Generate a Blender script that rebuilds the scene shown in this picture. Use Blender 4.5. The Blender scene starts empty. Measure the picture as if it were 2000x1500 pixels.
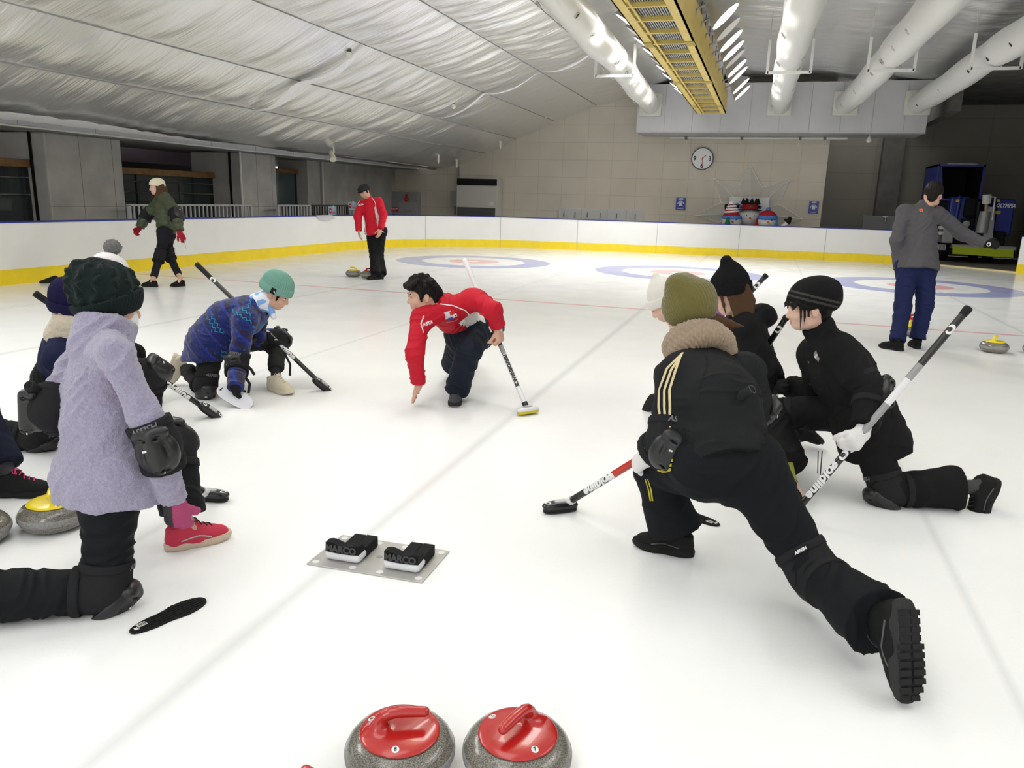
import bpy, bmesh, math, random
import numpy as np
from mathutils import Vector, Matrix

# ---------------------------------------------------------------- camera, world, lights, exposure
CAM_F = 1499.25                                   # focal length in pixels of the 2000 x 1500 frame
_yaw, _pit, _rol, _hgt = -0.306778805, 0.236135247, -0.0293039526, 1.46941681
_cy, _sy, _cp, _sp = math.cos(_yaw), math.sin(_yaw), math.cos(_pit), math.sin(_pit)
CAM_V = np.array([_sy*_cp, _cy*_cp, -_sp])
_r = np.array([_cy, -_sy, 0.]); _d = np.cross(CAM_V, _r)
CAM_R = math.cos(_rol)*_r+math.sin(_rol)*_d
CAM_D = -math.sin(_rol)*_r+math.cos(_rol)*_d
CAM_P = np.array([0, 0, _hgt])
sc = bpy.context.scene
cam = bpy.data.cameras.new('camera'); cam_o = bpy.data.objects.new('camera', cam); sc.collection.objects.link(cam_o)
cam.sensor_fit = 'HORIZONTAL'; cam.sensor_width = 36; cam.lens = 36*CAM_F/2000; cam.clip_end = 200; cam.clip_start = .05
cam_o.matrix_world = Matrix([[CAM_R[i], -CAM_D[i], -CAM_V[i], CAM_P[i]] for i in range(3)]+[[0, 0, 0, 1]])
sc.camera = cam_o
sc.view_settings.view_transform = 'Standard'; sc.view_settings.look = 'None'
sc.view_settings.gamma = 1; sc.view_settings.use_curve_mapping = False
sc.view_settings.exposure = 0.20
world = bpy.data.worlds.new('world'); sc.world = world; world.use_nodes = True
bg = world.node_tree.nodes['Background']; bg.inputs[0].default_value = (1, 1, .99, 1); bg.inputs[1].default_value = 1.2
def area_light(name, loc, sx, sy, power, color=(1, .99, .965), rot=(0, 0, 0)):
    d = bpy.data.lights.new(name, 'AREA'); d.shape = 'RECTANGLE'; d.size = sx; d.size_y = sy; d.energy = power; d.color = color
    o = bpy.data.objects.new(name, d); o.location = loc; o.rotation_euler = rot; sc.collection.objects.link(o); return o
# rows of rink lamps under the roof over and behind the camera (their fixtures hang outside the frame)
for _i, (_x, _y, _z, _w) in enumerate([(-1.7, 1.0, 4.55, 45), (-1.7, 7.3, 4.55, 210), (-6.2, 4.0, 3.95, 130), (3.6, 4.0, 4.5, 70), (-1.7, -4.5, 4.55, 100)]):
    area_light('rink_lamp_row', (_x, _y, _z), 1.6, 4.5, _w)

# ---------------------------------------------------------------- materials
MATS = {}
def mat(name, color=(.5, .5, .5), rough=.6, metal=0, spec=.5, bump=None, sheen=0, emit=None, alpha=None, coat=0, trans=0, vcol=False, knit=None, var=0, vscale=20):
    """bump=(noise scale, strength, distance); knit=(stripes per metre, strength)"""
    if name in MATS: return MATS[name]
    m = bpy.data.materials.new(name); m.use_nodes = True; MATS[name] = m
    nt = m.node_tree; b = nt.nodes['Principled BSDF']; I = b.inputs
    c = tuple(color)+(1,) if len(color) == 3 else color
    I['Base Color'].default_value = c; I['Roughness'].default_value = rough; I['Metallic'].default_value = metal
    I['Specular IOR Level'].default_value = .14 if (spec == .5 and rough >= .55 and not metal) else spec; I['Sheen Weight'].default_value = sheen; I['Coat Weight'].default_value = coat
    I['Transmission Weight'].default_value = trans
    if emit: I['Emission Color'].default_value = c; I['Emission Strength'].default_value = emit
    if alpha is not None: I['Alpha'].default_value = alpha
    N = nt.nodes.new; K = nt.links.new
    src = None
    if vcol:
        a = N('ShaderNodeAttribute'); a.attribute_name = 'Col'; src = a.outputs['Color']; K(src, I['Base Color'])
    if bump or var or knit:
        tc = N('ShaderNodeTexCoord')
    if var:
        n = N('ShaderNodeTexNoise'); n.inputs['Scale'].default_value = vscale; n.inputs['Detail'].default_value = 6; K(tc.outputs['Object'], n.inputs['Vector'])
        mr = N('ShaderNodeMapRange'); mr.inputs['To Min'].default_value = 1-var; mr.inputs['To Max'].default_value = 1+var
        mr.inputs['From Min'].default_value = .3; mr.inputs['From Max'].default_value = .7
        K(n.outputs['Fac'], mr.inputs['Value'])
        mx = N('ShaderNodeVectorMath'); mx.operation = 'SCALE'
        if src is None: mx.inputs[0].default_value = c[:3]
        else: K(src, mx.inputs[0])
        K(mr.outputs['Result'], mx.inputs['Scale']); K(mx.outputs[0], I['Base Color'])
    last = None
    if bump:
        n = N('ShaderNodeTexNoise'); n.inputs['Scale'].default_value = bump[0]; n.inputs['Detail'].default_value = 5
        K(tc.outputs['Object'], n.inputs['Vector'])
        bp = N('ShaderNodeBump'); bp.inputs['Strength'].default_value = bump[1]; bp.inputs['Distance'].default_value = bump[2] if len(bump) > 2 else .01
        K(n.outputs['Fac'], bp.inputs['Height']); last = bp
    if knit:
        w = N('ShaderNodeTexWave'); w.bands_direction = 'Z'; w.inputs['Scale'].default_value = knit[0]; w.inputs['Distortion'].default_value = 1.5
        w.inputs['Detail Scale'].default_value = 4
        K(tc.outputs['Object'], w.inputs['Vector'])
        bp = N('ShaderNodeBump'); bp.inputs['Strength'].default_value = knit[1]; bp.inputs['Distance'].default_value = .004
        K(w.outputs['Fac'], bp.inputs['Height'])
        if last: K(last.outputs['Normal'], bp.inputs['Normal'])
        last = bp
    if last: K(last.outputs['Normal'], I['Normal'])
    return m

# ---------------------------------------------------------------- objects and tagging
def link(o, parent=None):
    sc.collection.objects.link(o)
    if parent is not None:
        o.parent = parent; o.matrix_parent_inverse = Matrix.Translation(-Vector(parent['at'])) if 'at' in parent else Matrix()
    return o
def tag(o, label=None, cat=None, group=None, kind=None):
    if label: o['label'] = label
    if cat: o['category'] = cat
    if group: o['group'] = group
    if kind: o['kind'] = kind
    return o
def thing(name, label, cat, at=(0, 0, 0), group=None):
    """An Empty at the thing's base; parts are modelled in world space and parented so that they stay where they are."""
    o = bpy.data.objects.new(name, None); o.empty_display_size = .1; o.location = tuple(float(a) for a in at); sc.collection.objects.link(o)
    PIV[o.name] = Vector(o.location)
    return tag(o, label, cat, group)
PIV = {}
def adopt(o, parent):
    sc.collection.objects.link(o)
    if parent is not None:
        o.parent = parent
        piv = Vector((0, 0, 0)); q = parent
        while q is not None:
            piv += Vector(q.location); q = q.parent
        o.location = Vector(o.location)-piv if o.get('_w') else -piv
    return o
def mesh_obj(name, verts, faces, m, parent=None, smooth=True, col=None, label=None, mids=None, autosmooth=None):
    me = bpy.data.meshes.new(name)
    verts = np.asarray(verts, np.float32)
    if isinstance(faces, np.ndarray):
        nf, k = faces.shape
        me.vertices.add(len(verts)); me.vertices.foreach_set('co', verts.ravel())
        me.loops.add(nf*k); me.loops.foreach_set('vertex_index', faces.astype(np.int32).ravel())
        me.polygons.add(nf); me.polygons.foreach_set('loop_start', np.arange(0, nf*k, k, dtype=np.int32))
        me.update(calc_edges=True)
    else:
        me.from_pydata([tuple(map(float, v)) for v in verts], [], faces)
    ms = m if isinstance(m, (list, tuple)) else [m]
    for x in ms: me.materials.append(x)
    if mids is not None: me.polygons.foreach_set('material_index', np.asarray(mids, np.int32))
    me.polygons.foreach_set('use_smooth', np.full(len(me.polygons), bool(smooth)))
    if col is not None:
        at = me.color_attributes.new('Col', 'FLOAT_COLOR', 'POINT')
        c = np.ones((len(verts), 4), np.float32); c[:, :3] = col; at.data.foreach_set('color', c.ravel())
    me.update()
    o = bpy.data.objects.new(name, me); adopt(o, parent)
    if autosmooth is not None:
        sharp(me, autosmooth)
    if label: o['label'] = label
    return o
def sharp(me, ang=35):
    bm = bmesh.new(); bm.from_mesh(me); a = math.radians(ang)
    for f in bm.faces: f.smooth = True
    for e in bm.edges:
        if len(e.link_faces) == 2 and e.calc_face_angle(0) > a: e.smooth = False
    bm.to_mesh(me); bm.free()
class MB:
    """collects boxes, tubes and prisms; build() links them as ONE mesh object"""
    def __init__(s): s.v = []; s.f = []
    def add(s, v, f):
        n = len(s.v); s.v += [tuple(map(float, x)) for x in v]; s.f += [tuple(int(i)+n for i in q) for q in f]; return s
    def box(s, lo, hi, R=None, at=(0, 0, 0)):
        P = [(x, y, z) for z in (lo[2], hi[2]) for y in (lo[1], hi[1]) for x in (lo[0], hi[0])]
        if R is not None: P = [np.asarray(at)+R@np.array(p) for p in P]
        else: P = [np.asarray(at)+np.array(p) for p in P]
        return s.add(P, [(0, 2, 3, 1), (4, 5, 7, 6), (0, 1, 5, 4), (1, 3, 7, 5), (3, 2, 6, 7), (2, 0, 4, 6)])
    def bbox(s, lo, hi, r=.01, R=None, at=(0, 0, 0)):
        """box with bevelled edges"""
        bm = bmesh.new(); bmesh.ops.create_cube(bm, size=1)
        lo, hi = np.array(lo, float), np.array(hi, float)
        for v in bm.verts: v.co = Vector((lo+hi)/2)+Vector(np.array(v.co)*(hi-lo))
        bmesh.ops.bevel(bm, geom=bm.edges[:], offset=r, segments=2, affect='EDGES', profile=.5)
        bm.verts.ensure_lookup_table(); P = [np.array(v.co) for v in bm.verts]
        if R is not None: P = [R@p for p in P]
        P = [p+np.asarray(at) for p in P]; F_ = [[v.index for v in f.verts] for f in bm.faces]; bm.free()
        return s.add(P, F_)
    def tube(s, pts, r, n=10, cap=True):
        pts = [np.asarray(p, float) for p in pts]; k = len(pts); rs = r if hasattr(r, '__len__') else [r]*k
        t0 = unit(pts[1]-pts[0]); u = unit(np.cross(t0, (0, 0, 1) if abs(t0[2]) < .9 else (1, 0, 0))); V_ = []
        for i in range(k):
            t = unit(pts[min(i+1, k-1)]-pts[max(i-1, 0)]); u = unit(u-t*(u@t)); w = np.cross(t, u)
            V_ += [pts[i]+rs[i]*(u*math.cos(a)+w*math.sin(a)) for a in [2*math.pi*j/n for j in range(n)]]
        F_ = [(i*n+j, i*n+(j+1) % n, (i+1)*n+(j+1) % n, (i+1)*n+j) for i in range(k-1) for j in range(n)]
        if cap: F_ += [tuple(range(n))[::-1], tuple((k-1)*n+j for j in range(n))]
        return s.add(V_, F_)
    def prism(s, poly, z0, z1, R=None, at=(0, 0, 0)):
        n = len(poly); P = [np.array((p[0], p[1], z0)) for p in poly]+[np.array((p[0], p[1], z1)) for p in poly]
        if R is not None: P = [R@p for p in P]
        P = [p+np.asarray(at) for p in P]
        a = sum(poly[i][0]*poly[(i+1) % n][1]-poly[(i+1) % n][0]*poly[i][1] for i in range(n))
        lo, hi = tuple(range(n)), tuple(range(n, 2*n))
        F_ = [lo[::-1], hi]+[(i, (i+1) % n, n+(i+1) % n, n+i) for i in range(n)]
        if a < 0: F_ = [q[::-1] for q in F_]
        return s.add(P, F_)
    def lathe(s, prof, n=48, at=(0, 0, 0), R=None, cap=True):
        k = len(prof); P = []
        for (r, z) in prof: P += [np.array((r*math.cos(2*math.pi*j/n), r*math.sin(2*math.pi*j/n), z)) for j in range(n)]
        if R is not None: P = [R@p for p in P]
        P = [p+np.asarray(at) for p in P]
        F_ = [(i*n+j, i*n+(j+1) % n, (i+1)*n+(j+1) % n, (i+1)*n+j) for i in range(k-1) for j in range(n)]
        if cap: F_ += [tuple(range(n))[::-1], tuple((k-1)*n+j for j in range(n))]
        return s.add(P, F_)
    def build(s, name, m, parent=None, smooth=False, ang=None, label=None):
        return mesh_obj(name, s.v, s.f, m, parent, smooth=smooth or ang is not None, autosmooth=ang, label=label)
def text_mesh(txt, size, bold=0.0, shear=0.0, extrude=0.0, sub=0.0, spacing=1.0):
    """2-D letters as (verts Nx3, faces), centred on the origin; split finely if sub is given"""
    c = bpy.data.curves.new('t', 'FONT'); c.body = txt; c.size = size; c.offset = bold; c.shear = shear; c.extrude = extrude
    c.align_x = 'CENTER'; c.align_y = 'CENTER'; c.resolution_u = 3; c.space_character = spacing
    o = bpy.data.objects.new('t', c); sc.collection.objects.link(o)
    dg = bpy.context.evaluated_depsgraph_get(); me = bpy.data.meshes.new_from_object(o.evaluated_get(dg))
    bpy.data.objects.remove(o); bpy.data.curves.remove(c)
    bm = bmesh.new(); bm.from_mesh(me); bpy.data.meshes.remove(me)
    bmesh.ops.triangulate(bm, faces=bm.faces[:])
    if sub:
        for _ in range(3):
            es = [e for e in bm.edges if e.calc_length() > sub]
            if not es: break
            bmesh.ops.subdivide_edges(bm, edges=es, cuts=1); bmesh.ops.triangulate(bm, faces=bm.faces[:])
    bm.verts.ensure_lookup_table(); v = np.array([v.co[:] for v in bm.verts]).reshape(-1, 3); f = [[q.index for q in p.verts] for p in bm.faces]; bm.free()
    return v, f
# ---------------------------------------------------------------- camera geometry used for placing things
def V(*a): return np.array(a, float)
def unit(v):
    v = np.asarray(v, float); return v/(np.linalg.norm(v)+1e-12)
def ray(px, py): return CAM_R*(px-1000)/CAM_F+CAM_D*(py-750)/CAM_F+CAM_V
def G(px, py, z=0.):
    v = ray(px, py); return CAM_P+v*(z-CAM_P[2])/v[2]
def U(px, py, dep): return CAM_P+ray(px, py)*dep
def AtY(px, py, Y): v = ray(px, py); return CAM_P+v*Y/v[1]
def AtX(px, py, X): v = ray(px, py); return CAM_P+v*X/v[0]
def L(par, px, py, ln, sg):
    v = ray(px, py); v = v/np.linalg.norm(v); w = CAM_P-par
    b = v@w; c = w@w-ln*ln; q = b*b-c
    return CAM_P+v*(-b+sg*math.sqrt(max(q, 0)))
RIGHT = unit(V(CAM_R[0], CAM_R[1], 0)); AWAY = unit(V(CAM_V[0], CAM_V[1], 0)); UP = V(0, 0, 1)
def heading(deg, pitch=0):
    t, p = math.radians(deg), math.radians(pitch)
    return (RIGHT*math.cos(t)+AWAY*math.sin(t))*math.cos(p)+UP*math.sin(p)
def right_of(f): return unit(np.cross(f, UP))
def pose(hip, neck, head, fh, fs, look, hw=.095, sw=.17, head_up=None, sh_drop=.045):
    J = dict(hip=hip, neck=neck, head=head)
    up = unit(neck-hip); J['spine'] = up
    fwd = heading(fs); lat = unit(right_of(fwd)); lat = unit(lat-up*(lat@up)); J['fwd'] = unit(np.cross(up, lat)); J['lat'] = lat
    J['shR'] = neck+lat*sw-up*sh_drop; J['shL'] = neck-lat*sw-up*sh_drop
    fhv = heading(fh); lh = right_of(fhv); J['hlat'] = lh; J['hfwd'] = fhv
    J['hipR'] = hip+lh*hw; J['hipL'] = hip-lh*hw
    y = unit(heading(*look)); u = head_up if head_up is not None else UP
    x = unit(np.cross(y, u)); J['HR'] = np.array([x, y, np.cross(x, y)]).T
    return J
POSES = {}
def pose_lavender():
    J = pose(U(212, 925, 2.80), U(200, 672, 2.74), U(210, 592, 2.77), 35, 38, (30, -12), sw=.160, hw=.085, sh_drop=.025)
    J['knR'] = G(206, 1152, .075); J['anR'] = G(-30, 1165, .10); J['toR'] = G(-70, 1195, .02)
    J['anL'] = U(357, 1010, 3.22); J['toL'] = G(428, 1040, .03); J['knL'] = L(J['hipL'], 343, 868, .43, 1)
    J['elR'] = L(J['shR'], 310, 868, .29, -1); J['wrR'] = L(J['elR'], 340, 985, .25, 1); J['haR'] = unit(U(350, 1035, 2.86)-J['wrR'])
    J['elL'] = L(J['shL'], 100, 800, .28, -1); J['wrL'] = L(J['elL'], 170, 845, .24, 1); J['haL'] = unit(U(230, 880, 3.2)-J['wrL'])
    return J
POSES['lavender'] = pose_lavender
def pose_navy_hat():
    J = pose(U(120, 735, 4.32), U(135, 648, 4.08), U(139, 600, 4.07), 20, 20, (5, -25))
    J['knR'] = G(75, 855, .07); J['anR'] = G(-40, 835, .10); J['toR'] = G(-75, 850, .02)
    J['knL'] = L(J['hipL'], 297, 727, .44, 1); J['anL'] = G(290, 815, .09); J['toL'] = G(335, 840, .03)
    J['elR'] = L(J['shR'], 160, 740, .27, 1); J['wrR'] = U(220, 790, 4.25); J['haR'] = unit(U(260, 800, 4.3)-J['wrR'])
    J['elL'] = L(J['shL'], 140, 700, .27, 1); J['wrL'] = U(225, 690, 4.5); J['haL'] = unit(U(260, 700, 4.5)-J['wrL'])
    return J
POSES['navy_hat'] = pose_navy_hat
def pose_pink_lace():
    J = pose(U(-150, 840, 3.32), U(-105, 690, 3.35), U(-85, 625, 3.38), 10, 10, (5, -15))
    J['knR'] = G(-175, 940, .07); J['anR'] = G(-340, 950, .10); J['toR'] = G(-375, 960, .02)
    J['anL'] = G(18, 930, .10); J['toL'] = G(100, 955, .03); J['knL'] = L(J['anL'], -40, 800, .40, 1)
    J['elR'] = L(J['shR'], -170, 790, .27, -1); J['wrR'] = L(J['elR'], -120, 830, .24, -1); J['haR'] = unit(J['wrR']-J['elR'])
    J['elL'] = L(J['shL'], -120, 790, .27, 1); J['wrL'] = L(J['elL'], -90, 830, .24, 1); J['haL'] = unit(J['wrL']-J['elL'])
    return J
POSES['pink_lace'] = pose_pink_lace
def pose_pom():
    J = pose(U(190, 690, 4.95), U(205, 590, 4.78), U(212, 546, 4.80), 30, 30, (20, -25))
    J['knR'] = G(200, 785, .07); J['anR'] = G(130, 765, .10); J['toR'] = G(122, 778, .02)
    J['knL'] = L(J['hipL'], 262, 690, .40, 1); J['anL'] = G(255, 755, .09); J['toL'] = G(285, 768, .03)
    J['elR'] = L(J['shR'], 222, 670, .27, 1); J['wrR'] = L(J['elR'], 245, 710, .24, 1); J['haR'] = unit(J['wrR']-J['elR'])
    J['elL'] = L(J['shL'], 210, 650, .27, 1); J['wrL'] = L(J['elL'], 245, 690, .24, 1); J['haL'] = unit(J['wrL']-J['elL'])
    return J
POSES['pom'] = pose_pom
def pose_blue():
    J = pose(U(420, 668, 5.70), U(506, 594, 5.66), U(540, 572, 5.66), 0, 5, (-8, -28), sw=.165)
    J['hipR'] = U(412, 672, 5.61); J['hipL'] = U(430, 668, 5.79)
    J['shR'] = U(478, 628, 5.50)
    J['knR'] = G(402, 757, .075); J['anR'] = U(358, 716, 5.90); J['toR'] = J['anR']+unit(U(334, 748, 5.95)-U(352, 690, 5.92))*.2
    J['anL'] = G(538, 742, .085); J['toL'] = G(586, 770, .03); J['knL'] = L(J['hipL'], 542, 664, .44, 1)
    J['elR'] = L(J['shR'], 463, 712, .31, -1); J['wrR'] = L(J['elR'], 460, 757, .24, -1); J['haR'] = unit(U(458, 778, 5.50)-J['wrR'])
    J['elL'] = L(J['shL'], 500, 660, .27, 1); J['wrL'] = L(J['elL'], 530, 655, .24, 1); J['haL'] = unit(J['wrL']-J['elL'])
    return J
POSES['blue'] = pose_blue
def pose_instructor():
    J = pose(U(922, 650, 5.86), U(858, 590, 5.52), U(824, 577, 5.42), 235, 240, (205, -8), sw=.175)
    J['shR'] = U(822, 622, 5.40); J['shL'] = U(930, 583, 5.55)
    J['hipR'] = U(905, 655, 5.82); J['hipL'] = U(936, 645, 5.90)
    J['anL'] = G(892, 762, .085); J['knL'] = U(917, 682, 5.50); J['toL'] = G(888, 784, .03)
    J['knR'] = L(J['hipR'], 886, 708, .42, 1); J['anR'] = U(906, 706, 6.68); J['toR'] = U(912, 708, 6.85)
    J['elR'] = L(J['shR'], 810, 692, .28, -1); J['wrR'] = L(J['elR'], 818, 752, .25, 1); J['haR'] = unit(G(806, 781, .03)-J['wrR'])
    J['elL'] = L(J['shL'], 962, 605, .27, -1); J['wrL'] = U(974, 641, 5.45); J['haL'] = unit(U(978, 670, 5.43)-J['wrL'])
    return J
POSES['instructor'] = pose_instructor
def pose_redman():
    d = 14.15
    J = pose(U(734, 451, d+.08), U(722, 392, d-.02), U(712, 374, d-.1), 255, 252, (242, -32), sw=.185)
    J['knR'] = U(730, 500, d-.05); J['anR'] = G(734, 536, .09); J['toR'] = G(728, 543, .03)
    J['knL'] = U(741, 498, d+.02); J['anL'] = G(745, 534, .09); J['toL'] = G(742, 543, .03)
    J['elR'] = U(699, 423, d-.1); J['wrR'] = U(701, 451, d-.15); J['haR'] = unit(U(702, 462, d-.15)-J['wrR'])
    J['elL'] = U(749, 420, d-.1); J['wrL'] = U(743, 447, d-.2); J['haL'] = unit(U(740, 462, d-.2)-J['wrL'])
    return J
POSES['redman'] = pose_redman
def pose_green():
    d = 12.05
    J = pose(U(324, 455, d), U(316, 388, d), U(306, 366, d), 195, 225, (207, -5), sw=.155)
    J['knL'] = U(312, 500, d-.1); J['anL'] = G(298, 549, .09); J['toL'] = G(283, 555, .04)
    J['knR'] = U(330, 497, d+.1); J['anR'] = G(352, 543, .13); J['toR'] = G(336, 557, .03)
    J['elR'] = U(287, 420, d+.2); J['wrR'] = U(272, 446, d+.15); J['haR'] = unit(U(264, 456, d+.1)-J['wrR'])
    J['elL'] = U(345, 420, d-.25); J['wrL'] = U(350, 453, d-.3); J['haL'] = unit(U(359, 467, d-.3)-J['wrL'])
    return J
POSES['green'] = pose_green
def pose_olive():
    J = pose(U(1420, 892, 2.98), U(1368, 702, 3.24), U(1348, 622, 3.30), 150, 150, (150, -28), sw=.18)
    J['shL'] = U(1318, 738, 3.12); J['shR'] = U(1458, 728, 3.30)
    J['hipL'] = U(1385, 908, 2.97); J['hipR'] = U(1462, 915, 2.97)
    J['anL'] = G(1322, 1045, .085); J['knL'] = U(1280, 922, 3.28); J['toL'] = G(1272, 1058, .03)
    J['knR'] = L(J['hipR'], 1590, 1118, .43, -1); J['anR'] = L(J['knR'], 1722, 1222, .38, -1); J['toR'] = J['anR']+unit(G(1776, 1322, .02)-U(1768, 1178, 2.50))*.2
    J['elL'] = U(1303, 862, 3.05); J['wrL'] = U(1266, 893, 3.15); J['haL'] = unit(U(1238, 910, 3.24)-J['wrL'])
    J['elR'] = L(J['shR'], 1478, 800, .28, 1); J['wrR'] = L(J['elR'], 1390, 830, .24, 1); J['haR'] = unit(U(1350, 840, 3.5)-J['wrR'])
    return J
POSES['olive'] = pose_olive
def pose_white_hat():
    J = pose(U(1405, 690, 5.55), U(1335, 622, 5.40), U(1297, 594, 5.36), 170, 170, (178, -38), sw=.165)
    J['knR'] = U(1340, 690, 5.75); J['anR'] = G(1370, 765, .09); J['toR'] = G(1335, 775, .03)
    J['knL'] = G(1400, 768, .07); J['anL'] = G(1465, 757, .1); J['toL'] = G(1490, 765, .03)
    J['elL'] = L(J['shL'], 1370, 680, .27, -1); J['wrL'] = L(J['elL'], 1350, 720, .24, -1); J['haL'] = unit(J['wrL']-J['elL'])
    J['elR'] = L(J['shR'], 1370, 660, .27, 1); J['wrR'] = L(J['elR'], 1350, 690, .24, 1); J['haR'] = unit(J['wrR']-J['elR'])
    return J
POSES['white_hat'] = pose_white_hat
def pose_hoodie():
    J = pose(U(1470, 745, 4.66), U(1452, 622, 4.60), U(1426, 575, 4.55), 165, 165, (176, -22), sw=.16)
    J['knL'] = G(1470, 862, .07); J['anL'] = G(1560, 850, .1); J['toL'] = G(1580, 868, .03)
    J['knR'] = L(J['hipR'], 1372, 765, .42, 1); J['anR'] = G(1400, 845, .09); J['toR'] = G(1355, 855, .03)
    J['elL'] = L(J['shL'], 1500, 728, .28, -1); J['wrL'] = L(J['elL'], 1440, 778, .24, 1); J['haL'] = unit(U(1400, 790, 4.75)-J['wrL'])
    J['elR'] = L(J['shR'], 1440, 720, .28, 1); J['wrR'] = L(J['elR'], 1385, 745, .24, 1); J['haR'] = unit(J['wrR']-J['elR'])
    return J
POSES['hoodie'] = pose_hoodie
def pose_beret():
    J = pose(U(1685, 812, 4.02), U(1610, 660, 4.02), U(1577, 601, 3.98), 180, 185, (182, -8), sw=.165)
    J['shL'] = U(1640, 685, 3.88); J['shR'] = U(1590, 690, 4.16)
    J['hipL'] = U(1690, 818, 3.94); J['hipR'] = U(1676, 808, 4.12)
    J['knL'] = G(1733, 958, .075); J['anL'] = U(1910, 950, 3.90); J['toL'] = J['anL']+unit(U(1906, 1014, 3.84)-U(1946, 938, 3.84))*.2
    J['knR'] = L(J['hipR'], 1506, 806, .40, 1); J['anR'] = G(1543, 940, .1); J['toR'] = G(1553, 980, .03)
    J['elL'] = L(J['shL'], 1703, 765, .27, -1); J['wrL'] = L(J['elL'], 1685, 845, .235, -1); J['haL'] = unit(U(1660, 875, 3.58)-J['wrL'])
    J['elR'] = L(J['shR'], 1605, 770, .27, 1); J['wrR'] = L(J['elR'], 1530, 752, .24, 1); J['haR'] = unit(U(1500, 760, 4.3)-J['wrR'])
    return J
POSES['beret'] = pose_beret
def pose_gray():
    d = 8.45
    J = pose(U(1790, 519, d), U(1800, 408, d), U(1822, 383, d-.05), 85, 85, (60, -25), sw=.185)
    J['knL'] = U(1763, 600, d-.05); J['anL'] = G(1752, 668, .09); J['toL'] = V(J['anL'][0], J['anL'][1], .02)+heading(125)*.17
    J['knR'] = U(1806, 598, d); J['anR'] = G(1791, 664, .09); J['toR'] = V(J['anR'][0], J['anR'][1], .02)+heading(80)*.17
    J['elR'] = U(1880, 457, d+.05); J['wrR'] = U(1925, 477, d-.1); J['haR'] = unit(U(1950, 478, d-.12)-J['wrR'])
    J['elL'] = U(1752, 470, d-.05); J['wrL'] = U(1756, 515, d+.12); J['haL'] = unit(U(1770, 520, d+.3)-J['wrL'])
    return J
POSES['gray'] = pose_gray
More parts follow.
